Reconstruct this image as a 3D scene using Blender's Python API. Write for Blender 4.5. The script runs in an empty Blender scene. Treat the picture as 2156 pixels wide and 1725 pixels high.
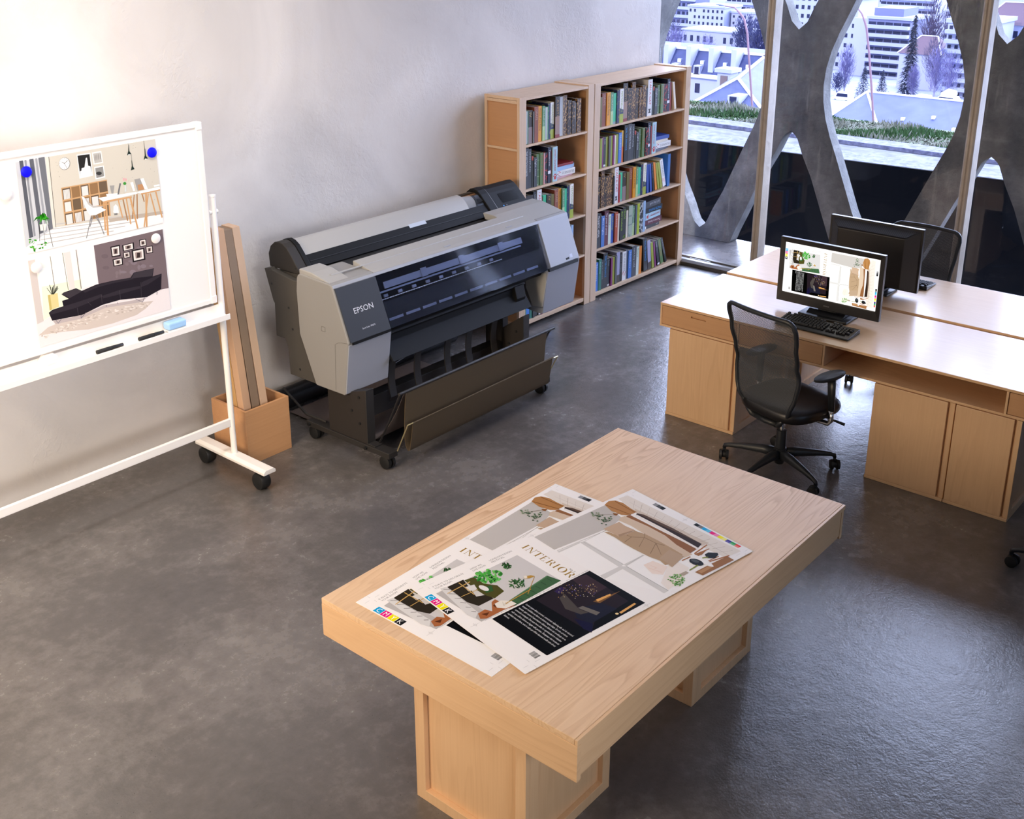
import bpy, bmesh, math, random
import numpy as np
from mathutils import Vector, Matrix

SC = bpy.context.scene
COL = SC.collection
PI = math.pi

# ------------------------------------------------------------------ camera
cam_data = bpy.data.cameras.new('camera')
cam = bpy.data.objects.new('camera', cam_data)
COL.objects.link(cam)
SC.camera = cam
cam_data.sensor_fit = 'HORIZONTAL'
cam_data.sensor_width = 36.0
cam_data.lens = 2380.92432 * 36.0 / 2156.0
cam_data.shift_x = (1078.0 - 1073.80835) / 2156.0
cam_data.shift_y = (634.305991 - 862.5) / 2156.0
cam_data.clip_start, cam_data.clip_end = 0.05, 3000
PITCH, YAW = 0.332436601, 0.701032583
fw = Vector((math.cos(PITCH)*math.cos(YAW), math.cos(PITCH)*math.sin(YAW), -math.sin(PITCH)))
rt = Vector((math.sin(YAW), -math.cos(YAW), 0))
up = rt.cross(fw)
cam.matrix_world = Matrix(((rt.x, up.x, -fw.x, 0), (rt.y, up.y, -fw.y, 0), (rt.z, up.z, -fw.z, 3.05), (0, 0, 0, 1)))

# ------------------------------------------------------------------ world, sun, room lamp and added fills, exposure
SC.view_settings.view_transform = 'Standard'
SC.view_settings.look = 'None'
SC.view_settings.gamma = 1.0
SC.view_settings.use_curve_mapping = False
SC.view_settings.exposure = 0.0
SC.cycles.max_bounces = 8
SC.cycles.diffuse_bounces = 5
SC.cycles.transparent_max_bounces = 12
SC.cycles.sample_clamp_indirect = 6.0
SC.cycles.caustics_reflective = False
SC.cycles.caustics_refractive = False
SC.cycles.use_denoising = True

world = bpy.data.worlds.new('sky')
SC.world = world
world.use_nodes = True
wb = world.node_tree.nodes['Background']
wb.inputs[1].default_value = 1.0
# hazy sky: blue-white all round, with an added bright lobe over the town for glare indoors
_n, _l = world.node_tree.nodes, world.node_tree.links
_g = _n.new('ShaderNodeTexCoord')
_d = _n.new('ShaderNodeVectorMath')
_d.operation = 'DOT_PRODUCT'
_d.inputs[1].default_value = (0.90, -0.15, 0.41)
_l.new(_g.outputs['Generated'], _d.inputs[0])
_r = _n.new('ShaderNodeValToRGB')
_r.color_ramp.elements[0].position, _r.color_ramp.elements[0].color = 0.35, (1.7, 2.2, 4.0, 1)
_r.color_ramp.elements[1].position, _r.color_ramp.elements[1].color = 0.97, (10.5, 12.2, 17.5, 1)
_l.new(_d.outputs['Value'], _r.inputs[0])
_l.new(_r.outputs[0], wb.inputs[0])

def light(name, kind, loc, aim, energy, color, size=1.0, size_y=None, spread=180):
    d = bpy.data.lights.new(name, kind)
    d.energy = energy
    d.color = color
    if kind == 'AREA':
        d.shape = 'RECTANGLE'
        d.size = size
        d.size_y = size_y or size
        d.spread = math.radians(spread)
    else:
        d.angle = size
    o = bpy.data.objects.new(name, d)
    COL.objects.link(o)
    o.location = loc
    o.rotation_euler = (Vector(aim) - Vector(loc)).to_track_quat('-Z', 'Y').to_euler()
    return o

light('sun', 'SUN', (-40, 10, 60), (60, -10, -8), 2.5, (1.0, 0.97, 0.92), 0.02)
light('warm_lamp', 'AREA', (-0.9, 3.4, 2.5), (3.2, 4.6, 1.2), 108, (1.0, 0.79, 0.57), 1.6, 1.6, 125)
light('front_fill', 'AREA', (0.4, -2.4, 2.9), (2.1, 5.5, 0.7), 23, (1.0, 0.96, 0.94), 1.5, 1.0, 55)  # added fill for the wall below the whiteboard, no real fixture
light('side_fill', 'AREA', (3.6, -2.7, 2.3), (3.6, 4.0, 0.9), 20, (0.50, 0.68, 1.0), 5.0, 1.6, 120)  # added cool fill for faces turned to the right, no fixture there
light('wall_fill', 'AREA', (2.4, 3.7, 4.2), (2.7, 5.55, 1.2), 34, (1.0, 0.95, 0.92), 3.6, 0.4, 100)  # added strip of fill that brightens the left wall, not a fitted lamp
light('overhead_fill', 'AREA', (3.0, 1.2, 4.2), (3.0, 1.2, 0), 3, (1.0, 0.95, 0.9), 2.5, 2.5)  # added weak overall fill from above, not a fitted lamp

# ------------------------------------------------------------------ colour and materials
def lin(h):
    h = h.lstrip('#')
    r = []
    for i in (0, 2, 4):
        c = int(h[i:i+2], 16) / 255
        r.append(c/12.92 if c <= 0.04045 else ((c+0.055)/1.055)**2.4)
    return tuple(r) + (1.0,)

class NT:
    def __init__(s, m):
        m.use_nodes = True
        s.t = m.node_tree
        s.b = s.t.nodes.get('Principled BSDF')
    def n(s, typ, ins=None, **kw):
        x = s.t.nodes.new(typ)
        for k, v in kw.items():
            setattr(x, k, v)
        for k, v in (ins or {}).items():
            if isinstance(v, tuple) and len(v) == 2 and hasattr(v[0], 'outputs'):
                s.t.links.new(v[0].outputs[v[1]], x.inputs[k])
            elif hasattr(v, 'outputs'):
                s.t.links.new(v.outputs[0], x.inputs[k])
            else:
                x.inputs[k].default_value = v
        return x
    def to(s, a, sock, out=0):
        s.t.links.new(a.outputs[out], s.b.inputs[sock])
    def ramp(s, fac, stops):
        r = s.n('ShaderNodeValToRGB', {0: fac})
        e = r.color_ramp.elements
        while len(e) > 1:
            e.remove(e[-1])
        e[0].position, e[0].color = stops[0]
        for p, c in stops[1:]:
            x = e.new(p)
            x.color = c
        return r

MATS = {}
def mat(name, color='808080', rough=0.5, metal=0.0, spec=0.5, emit=None, estr=0.0, coat=0.0):
    if name in MATS:
        return MATS[name]
    m = bpy.data.materials.new(name)
    t = NT(m)
    c = lin(color) if isinstance(color, str) else color
    b = t.b
    b.inputs['Base Color'].default_value = c
    b.inputs['Roughness'].default_value = rough
    b.inputs['Metallic'].default_value = metal
    b.inputs['Specular IOR Level'].default_value = spec
    b.inputs['Coat Weight'].default_value = coat
    if emit:
        b.inputs['Emission Color'].default_value = lin(emit)
        b.inputs['Emission Strength'].default_value = estr
    MATS[name] = m
    return m

def wood(name, axis, light_c, dark_c, rough=0.45, ring=14.0, contrast=0.5, bump=0.0, coat=0.0):
    """Grain running along one object axis: long stretched noise bands, fine pores and faint blotches."""
    if name in MATS:
        return MATS[name]
    m = bpy.data.materials.new(name)
    t = NT(m)
    tc = t.n('ShaderNodeTexCoord')
    oi = t.n('ShaderNodeObjectInfo')
    off = t.n('ShaderNodeVectorMath', {0: (oi, 'Random'), 1: (3.1, 5.7, 4.3)}, operation='MULTIPLY')
    add = t.n('ShaderNodeVectorMath', {0: (tc, 'Object'), 1: off}, operation='ADD')
    sc = [1.0, 1.0, 1.0]
    sc['xyz'.index(axis)] = 0.09
    mp = t.n('ShaderNodeMapping', {'Vector': add, 'Scale': tuple(sc)})
    n1 = t.n('ShaderNodeTexNoise', {'Vector': mp, 'Scale': 5.0, 'Detail': 3.0, 'Roughness': 0.45})
    mu = t.n('ShaderNodeMath', {0: (n1, 'Fac'), 1: ring}, operation='MULTIPLY')
    fr = t.n('ShaderNodeMath', {0: mu}, operation='FRACT')
    sc2 = [60.0, 60.0, 60.0]
    sc2['xyz'.index(axis)] = 1.6
    mp2 = t.n('ShaderNodeMapping', {'Vector': add, 'Scale': tuple(sc2)})
    n2 = t.n('ShaderNodeTexNoise', {'Vector': mp2, 'Scale': 2.0, 'Detail': 2.0})
    n3 = t.n('ShaderNodeTexNoise', {'Vector': add, 'Scale': 3.0, 'Detail': 4.0})
    r1 = t.ramp((fr, 0), [(0.0, (0, 0, 0, 1)), (0.5, (0.2, 0.2, 0.2, 1)), (0.88, (1, 1, 1, 1)), (1.0, (0, 0, 0, 1))])
    msk = t.n('ShaderNodeTexNoise', {'Vector': add, 'Scale': 1.1, 'Detail': 1.0})
    mr = t.n('ShaderNodeMapRange', {0: (msk, 'Fac'), 1: 0.40, 2: 0.62, 3: contrast*0.25, 4: contrast})
    a1 = t.n('ShaderNodeMath', {0: (r1, 0), 1: (mr, 0)}, operation='MULTIPLY')
    a2 = t.n('ShaderNodeMath', {0: (n2, 'Fac'), 1: 0.35, 2: (a1, 0)}, operation='MULTIPLY_ADD')
    a3 = t.n('ShaderNodeMath', {0: (n3, 'Fac'), 1: 0.35, 2: (a2, 0)}, operation='MULTIPLY_ADD')
    a4 = t.n('ShaderNodeMath', {0: (a3, 0), 1: 0.25}, operation='SUBTRACT', use_clamp=True)
    mx = t.n('ShaderNodeMix', {0: (a4, 0), 6: lin(light_c), 7: lin(dark_c)}, data_type='RGBA')
    t.t.links.new(mx.outputs[2], t.b.inputs['Base Color'])
    t.b.inputs['Roughness'].default_value = rough
    t.b.inputs['Coat Weight'].default_value = coat
    t.b.inputs['Coat Roughness'].default_value = 0.22
    if bump:
        bp = t.n('ShaderNodeBump', {'Strength': bump, 'Distance': 0.003, 'Height': (r1, 0)}, invert=True)
        t.to(bp, 'Normal')
    MATS[name] = m
    return m

def concrete_floor():
    m = bpy.data.materials.new('floor_concrete')
    t = NT(m)
    tc = t.n('ShaderNodeTexCoord')
    n1 = t.n('ShaderNodeTexNoise', {'Vector': (tc, 'Object'), 'Scale': 1.3, 'Detail': 9.0, 'Roughness': 0.62})
    n2 = t.n('ShaderNodeTexNoise', {'Vector': (tc, 'Object'), 'Scale': 14.0, 'Detail': 6.0, 'Roughness': 0.7})
    n3 = t.n('ShaderNodeTexNoise', {'Vector': (tc, 'Object'), 'Scale': 75.0, 'Detail': 3.0, 'Roughness': 0.6})
    v = t.n('ShaderNodeTexVoronoi', {'Vector': (tc, 'Object'), 'Scale': 34.0, 'Randomness': 1.0})
    pit = t.n('ShaderNodeMapRange', {0: (v, 'Distance'), 1: 0.04, 2: 0.08, 3: 1.0, 4: 0.0})
    n4 = t.n('ShaderNodeTexNoise', {'Vector': (tc, 'Object'), 'Scale': 2.3, 'Detail': 3.0})
    pm = t.n('ShaderNodeMapRange', {0: (n4, 'Fac'), 1: 0.45, 2: 0.62, 3: 0.0, 4: 1.0})
    pits = t.n('ShaderNodeMath', {0: (pit, 0), 1: (pm, 0)}, operation='MULTIPLY')
    s = t.n('ShaderNodeMath', {0: (n2, 'Fac'), 1: 0.55, 2: (n1, 'Fac')}, operation='MULTIPLY_ADD')
    c = t.ramp((s, 0), [(0.35, lin('474543')), (0.75, lin('5e5a58')), (1.15, lin('7a7572'))])
    mx = t.n('ShaderNodeMix', {0: (pits, 0), 6: (c, 0), 7: lin('33302f')}, data_type='RGBA')
    t.t.links.new(mx.outputs[2], t.b.inputs['Base Color'])
    rr = t.n('ShaderNodeMapRange', {0: (s, 0), 1: 0.5, 2: 1.0, 3: 0.17, 4: 0.30})
    t.to(rr, 'Roughness')
    h = t.n('ShaderNodeMath', {0: (n3, 'Fac'), 1: 0.45, 2: (n2, 'Fac')}, operation='MULTIPLY_ADD')
    h2 = t.n('ShaderNodeMath', {0: (h, 0), 1: (pits, 0)}, operation='SUBTRACT')
    bp = t.n('ShaderNodeBump', {'Strength': 0.36, 'Distance': 0.006, 'Height': (h2, 0)})
    t.to(bp, 'Normal')
    t.b.inputs['Specular IOR Level'].default_value = 0.8
    return m

def plaster(name, lo, hi, bump=0.35, scale=1.0, rough=0.85, streak=False):
    if name in MATS:
        return MATS[name]
    m = bpy.data.materials.new(name)
    t = NT(m)
    tc = t.n('ShaderNodeTexCoord')
    vec = (tc, 'Object')
    if streak:
        vec = t.n('ShaderNodeMapping', {'Vector': (tc, 'Object'), 'Scale': (1, 1, 0.4)})
    n1 = t.n('ShaderNodeTexNoise', {'Vector': vec, 'Scale': 1.1*scale, 'Detail': 6.0, 'Roughness': 0.55, 'Distortion': 0.6})
    n2 = t.n('ShaderNodeTexNoise', {'Vector': (tc, 'Object'), 'Scale': 26.0*scale, 'Detail': 5.0, 'Roughness': 0.6, 'Distortion': 0.8})
    n3 = t.n('ShaderNodeTexNoise', {'Vector': vec, 'Scale': 2.6*scale, 'Detail': 4.0})
    mk = t.n('ShaderNodeMapRange', {0: (n3, 'Fac'), 1: 0.46, 2: 0.62, 3: 0.12, 4: 1.0})
    c = t.ramp((n1, 'Fac'), [(0.3, lin(lo)), (0.7, lin(hi))])
    t.to(c, 'Base Color')
    h = t.n('ShaderNodeMath', {0: (n2, 'Fac'), 1: (mk, 0)}, operation='MULTIPLY')
    bp = t.n('ShaderNodeBump', {'Strength': bump, 'Distance': 0.012, 'Height': (h, 0)})
    t.to(bp, 'Normal')
    t.b.inputs['Roughness'].default_value = rough
    MATS[name] = m
    return m

def lattice_concrete():
    m = bpy.data.materials.new('lattice_concrete')
    t = NT(m)
    tc = t.n('ShaderNodeTexCoord')
    st = t.n('ShaderNodeMapping', {'Vector': (tc, 'Object'), 'Scale': (1, 6.0, 0.7)})
    n1 = t.n('ShaderNodeTexNoise', {'Vector': (tc, 'Object'), 'Scale': 3.2, 'Detail': 9.0, 'Roughness': 0.65})
    n2 = t.n('ShaderNodeTexNoise', {'Vector': st, 'Scale': 2.2, 'Detail': 5.0, 'Roughness': 0.6})
    n3 = t.n('ShaderNodeTexNoise', {'Vector': (tc, 'Object'), 'Scale': 30.0, 'Detail': 4.0, 'Roughness': 0.7})
    c = t.ramp((n1, 'Fac'), [(0.30, lin('3f3f3f')), (0.52, lin('5f5f5d')), (0.72, lin('7c7b79'))])
    k = t.n('ShaderNodeMapRange', {0: (n2, 'Fac'), 1: 0.60, 2: 0.74, 3: 0.0, 4: 0.65})
    k2 = t.n('ShaderNodeMath', {0: (k, 0), 1: (n3, 'Fac')}, operation='MULTIPLY')
    mx = t.n('ShaderNodeMix', {0: (k2, 0), 6: (c, 0), 7: lin('a8a39b')}, data_type='RGBA')
    t.t.links.new(mx.outputs[2], t.b.inputs['Base Color'])
    t.b.inputs['Roughness'].default_value = 0.75
    h = t.n('ShaderNodeMath', {0: (n3, 'Fac'), 1: 0.5, 2: (n1, 'Fac')}, operation='MULTIPLY_ADD')
    bp = t.n('ShaderNodeBump', {'Strength': 0.6, 'Distance': 0.02, 'Height': (h, 0)})
    t.to(bp, 'Normal')
    return m

def ink_mat(name, glow=0.0, rough=0.45):
    """Printed colours (or a lit screen) taken from the mesh's own colour attribute."""
    if name in MATS:
        return MATS[name]
    m = bpy.data.materials.new(name)
    t = NT(m)
    a = t.n('ShaderNodeVertexColor', layer_name='ink')
    t.to(a, 'Base Color')
    t.b.inputs['Roughness'].default_value = rough
    t.b.inputs['Specular IOR Level'].default_value = 0.04
    if glow:
        t.b.inputs['Base Color'].default_value = (0, 0, 0, 1)
        t.t.links.remove(t.b.inputs['Base Color'].links[0])
        t.to(a, 'Emission Color')
        t.b.inputs['Emission Strength'].default_value = glow
    MATS[name] = m
    return m

def glass_mat(name, tint='ffffff', refl=0.06, rough=0.02):
    if name in MATS:
        return MATS[name]
    m = bpy.data.materials.new(name)
    t = NT(m)
    t.t.nodes.remove(t.b)
    out = t.t.nodes['Material Output']
    tr = t.n('ShaderNodeBsdfTransparent', {0: lin(tint)})
    gl = t.n('ShaderNodeBsdfGlossy', {'Color': (1, 1, 1, 1), 'Roughness': rough})
    lw = t.n('ShaderNodeLayerWeight', {'Blend': 0.12})
    f = t.n('ShaderNodeMath', {0: (lw, 'Fresnel'), 1: refl*4, 2: refl*0.2}, operation='MULTIPLY_ADD', use_clamp=True)
    mx = t.n('ShaderNodeMixShader', {0: (f, 0), 1: tr, 2: gl})
    t.t.links.new(mx.outputs[0], out.inputs[0])
    MATS[name] = m
    return m

def mesh_fabric(name, axes=('Y', 'Z'), pitch=0.0085, color='44474b', open_at=0.42):
    """Woven chair mesh: a regular grid of small see-through holes."""
    if name in MATS:
        return MATS[name]
    m = bpy.data.materials.new(name)
    t = NT(m)
    tc = t.n('ShaderNodeTexCoord')
    sp = t.n('ShaderNodeSeparateXYZ', {0: (tc, 'Object')})
    k = 2*PI/pitch
    u = t.n('ShaderNodeMath', {0: (sp, axes[0]), 1: k}, operation='MULTIPLY')
    w = t.n('ShaderNodeMath', {0: (sp, axes[1]), 1: k*0.62}, operation='MULTIPLY')
    p = t.n('ShaderNodeMath', {0: (u, 0), 1: (w, 0)}, operation='ADD')
    q = t.n('ShaderNodeMath', {0: (u, 0), 1: (w, 0)}, operation='SUBTRACT')
    s1 = t.n('ShaderNodeMath', {0: (p, 0)}, operation='SINE')
    s2 = t.n('ShaderNodeMath', {0: (q, 0)}, operation='SINE')
    pr = t.n('ShaderNodeMath', {0: (s1, 0), 1: (s2, 0)}, operation='MULTIPLY')
    cmpn = t.n('ShaderNodeMath', {0: (pr, 0), 1: open_at}, operation='LESS_THAN')
    t.b.inputs['Base Color'].default_value = lin(color)
    t.b.inputs['Roughness'].default_value = 0.6
    t.to(cmpn, 'Alpha')
    MATS[name] = m
    return m

# ------------------------------------------------------------------ mesh builder
class MB:
    def __init__(s):
        s.v, s.f, s.m = [], [], []
        s.mi = 0
    def add(s, vs, fs):
        b = len(s.v)
        s.v += [tuple(p) for p in vs]
        s.f += [tuple(b+i for i in f) for f in fs]
        s.m += [s.mi]*len(fs)
        return s
    def box(s, x0, x1, y0, y1, z0, z1):
        return s.add([(x, y, z) for x in (x0, x1) for y in (y0, y1) for z in (z0, z1)],
                     [(0, 1, 3, 2), (4, 6, 7, 5), (0, 4, 5, 1), (2, 3, 7, 6), (0, 2, 6, 4), (1, 5, 7, 3)])
    def prism(s, poly, axis, a0, a1):
        n = len(poly)
        f = {'x': lambda a, p: (a, p[0], p[1]), 'y': lambda a, p: (p[0], a, p[1]), 'z': lambda a, p: (p[0], p[1], a)}[axis]
        return s.add([f(a0, p) for p in poly] + [f(a1, p) for p in poly],
                     [tuple(range(n)), tuple(range(2*n-1, n-1, -1))] + [(i, (i+1) % n, n+(i+1) % n, n+i) for i in range(n)])
    def tube(s, path, r, n=10, cap=True, flat=1.0):
        path = [Vector(p) for p in path]
        rs = r if isinstance(r, (list, tuple)) else [r]*len(path)
        vs, prev = [], None
        for i, p in enumerate(path):
            d = (path[min(i+1, len(path)-1)] - path[max(i-1, 0)]).normalized()
            if prev is None:
                ref = Vector((0, 0, 1)) if abs(d.z) < 0.9 else Vector((1, 0, 0))
                a = d.cross(ref).normalized()
            else:
                a = (prev - d*prev.dot(d)).normalized()
            prev = a
            b = d.cross(a)
            for k in range(n):
                t = 2*PI*k/n
                vs.append(p + a*(rs[i]*math.cos(t)) + b*(rs[i]*math.sin(t)*flat))
        fs = [(i*n+k, i*n+(k+1) % n, (i+1)*n+(k+1) % n, (i+1)*n+k) for i in range(len(path)-1) for k in range(n)]
        if cap:
            fs += [tuple(range(n-1, -1, -1)), tuple((len(path)-1)*n+k for k in range(n))]
        return s.add(vs, fs)
    def cyl(s, p0, p1, r0, r1=None, n=20):
        return s.tube([p0, p1], [r0, r0 if r1 is None else r1], n)
    def lathe(s, prof, c=(0, 0, 0), axis='z', n=24):
        vs = []
        for r, h in prof:
            for k in range(n):
                t = 2*PI*k/n
                a, b = r*math.cos(t), r*math.sin(t)
                q = {'z': (a, b, h), 'x': (h, a, b), 'y': (b, h, a)}[axis]
                vs.append((c[0]+q[0], c[1]+q[1], c[2]+q[2]))
        m = len(prof)
        fs = [(i*n+k, i*n+(k+1) % n, (i+1)*n+(k+1) % n, (i+1)*n+k) for i in range(m-1) for k in range(n)]
        fs += [tuple(range(n-1, -1, -1)), tuple((m-1)*n+k for k in range(n))]
        return s.add(vs, fs)
    def sheet(s, fn, nu, nv, thick=None):
        g = [[Vector(fn(i/nu, j/nv)) for j in range(nv+1)] for i in range(nu+1)]
        w = nv+1
        vs = [g[i][j] for i in range(nu+1) for j in range(nv+1)]
        fs = [(i*w+j, (i+1)*w+j, (i+1)*w+j+1, i*w+j+1) for i in range(nu) for j in range(nv)]
        if thick:
            th = Vector(thick)
            N = len(vs)
            vs = vs + [p+th for p in vs]
            fs += [tuple(N+k for k in reversed(f)) for f in fs[:]]
            for i in range(nu):
                fs += [(i*w, N+i*w, N+(i+1)*w, (i+1)*w), ((i+1)*w+nv, N+(i+1)*w+nv, N+i*w+nv, i*w+nv)]
            for j in range(nv):
                fs += [(j+1, N+j+1, N+j, j), (nu*w+j, N+nu*w+j, N+nu*w+j+1, nu*w+j+1)]
        return s.add(vs, fs)
    def move(s, mtx):
        s.v = [tuple(mtx @ Vector(p)) for p in s.v]
        return s

def build(name, mb, mats, parent=None, org=None, bevel=0.0, seg=2, smooth=False, sub=0, recalc=True):
    me = bpy.data.meshes.new(name)
    o_ = Vector(org) if org is not None else Vector((0, 0, 0))
    me.from_pydata([tuple(Vector(p)-o_) for p in mb.v], [], mb.f)
    for x in (mats if isinstance(mats, (list, tuple)) else [mats]):
        me.materials.append(x)
    me.polygons.foreach_set('material_index', mb.m)
    if recalc:
        bm = bmesh.new()
        bm.from_mesh(me)
        bmesh.ops.recalc_face_normals(bm, faces=bm.faces)
        bm.to_mesh(me)
        bm.free()
    if smooth:
        me.polygons.foreach_set('use_smooth', [True]*len(me.polygons))
        if smooth != 'all':
            try:
                me.set_sharp_from_angle(angle=math.radians(40))
            except Exception:
                pass
    me.update()
    o = bpy.data.objects.new(name, me)
    COL.objects.link(o)
    if parent is not None:
        o.parent = parent
    if bevel:
        b = o.modifiers.new('edge', 'BEVEL')
        b.width, b.segments, b.limit_method, b.angle_limit = bevel, seg, 'ANGLE', math.radians(40)
    if sub:
        b = o.modifiers.new('smooth', 'SUBSURF')
        b.levels = b.render_levels = sub
    return o

def tag(o, label, cat, group=None, kind=None):
    o['label'], o['category'] = label, cat
    if group:
        o['group'] = group
    if kind:
        o['kind'] = kind
    return o

def thing(name, label, cat, loc=(0, 0, 0), rz=0.0, group=None):
    o = bpy.data.objects.new(name, None)
    o.empty_display_size = 0.05
    COL.objects.link(o)
    o.location = loc
    o.rotation_euler = (0, 0, rz)
    return tag(o, label, cat, group)

def part(t, name, mb, m, label=None, **kw):
    """A part given in world coordinates of an unrotated thing (its mesh is stored relative to the thing's base)."""
    org = Vector(t.location)
    p = t.parent
    while p is not None:
        org += Vector(p.location)
        p = p.parent
    o = build(name, mb, m, parent=t, org=org, **kw)
    if label:
        o['label'] = label
    return o

def struct(name, mb, m, **kw):
    o = build(name, mb, m, **kw)
    o['kind'] = 'structure'
    return o

def copy_thing(o, parent=None):
    c = o.copy()
    COL.objects.link(c)
    if parent is not None:
        c.parent = parent
    for ch in list(o.children):
        copy_thing(ch, c)
    return c

# ------------------------------------------------------------------ lettering
_T = {}
def text_shape(s, spacing=1.0):
    """Letter outlines of a line of text as flat polygons, height about 1, starting at x = 0."""
    key = (s, spacing)
    if key not in _T:
        cu = bpy.data.curves.new('lettering', 'FONT')
        cu.body = s
        cu.size = 1.0
        cu.space_character = spacing
        cu.resolution_u = 2
        ob = bpy.data.objects.new('lettering', cu)
        COL.objects.link(ob)
        bpy.context.view_layer.update()
        me = bpy.data.meshes.new_from_object(ob.evaluated_get(bpy.context.evaluated_depsgraph_get()))
        vs = [(v.co.x, v.co.y) for v in me.vertices]
        fs = [tuple(p.vertices) for p in me.polygons]
        bpy.data.objects.remove(ob)
        bpy.data.curves.remove(cu)
        bpy.data.meshes.remove(me)
        x0 = min(p[0] for p in vs)
        vs = [(x-x0, y) for x, y in vs]
        _T[key] = (vs, fs, max(p[0] for p in vs), max(p[1] for p in vs))
    return _T[key]

def text_mb(s, width, org, ux, uy, spacing=1.0, height=None, mb=None):
    vs, fs, w, h = text_shape(s, spacing)
    k = width/w
    ky = (height/h) if height else k
    org, ux, uy = Vector(org), Vector(ux), Vector(uy)
    mb = mb or MB()
    mb.add([org + ux*(x*k) + uy*(y*ky) for x, y in vs], fs)
    return mb

class Canvas:
    """Flat printed artwork: coloured polygons stacked in thin ink layers on a sheet."""
    def __init__(s):
        s.v, s.f, s.c = [], [], []
    def poly(s, color, layer, pts):
        b = len(s.v)
        lj = layer+(len(s.f) % 15)*0.055
        s.v += [(p[0], p[1], lj) for p in pts]
        s.f.append(tuple(range(b, b+len(pts))))
        s.c.append(lin(color))
    def rect(s, color, layer, u0, u1, v0, v1):
        s.poly(color, layer, [(u0, v0), (u1, v0), (u1, v1), (u0, v1)])
    def text(s, txt, color, layer, org, ux, uy, width, height=None, spacing=1.0):
        vs, fs, w, h = text_shape(txt, spacing)
        k = width/w
        ky = height/h if height else k
        b = len(s.v)
        s.v += [(org[0]+ux[0]*x*k+uy[0]*y*ky, org[1]+ux[1]*x*k+uy[1]*y*ky, layer) for x, y in vs]
        s.f += [tuple(b+i for i in f) for f in fs]
        s.c += [lin(color)]*len(fs)
    def load(s, blob, su=0.001, sv=0.001, base=0):
        for it in blob.split(';'):
            h, d = it.split(':')
            n = [int(x) for x in d.split(',')]
            s.poly(h[:6], base+int(h[6:]), [(n[i]*su, n[i+1]*sv) for i in range(0, len(n), 2)])
    def build(s, name, place, step, m, parent, org=(0, 0, 0)):
        """place(u, v, w) gives the point on the sheet, w the height of the ink."""
        me = bpy.data.meshes.new(name)
        o_ = Vector(org)
        me.from_pydata([tuple(Vector(place(u, v, 0.0004+l*step))-o_) for u, v, l in s.v], [], s.f)
        ca = me.color_attributes.new('ink', 'FLOAT_COLOR', 'CORNER')
        buf = []
        for f, c in zip(s.f, s.c):
            buf += list(c)*len(f)
        ca.data.foreach_set('color', buf)
        me.materials.append(m)
        me.update()
        o = bpy.data.objects.new(name, me)
        COL.objects.link(o)
        o.parent = parent
        return o
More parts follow.
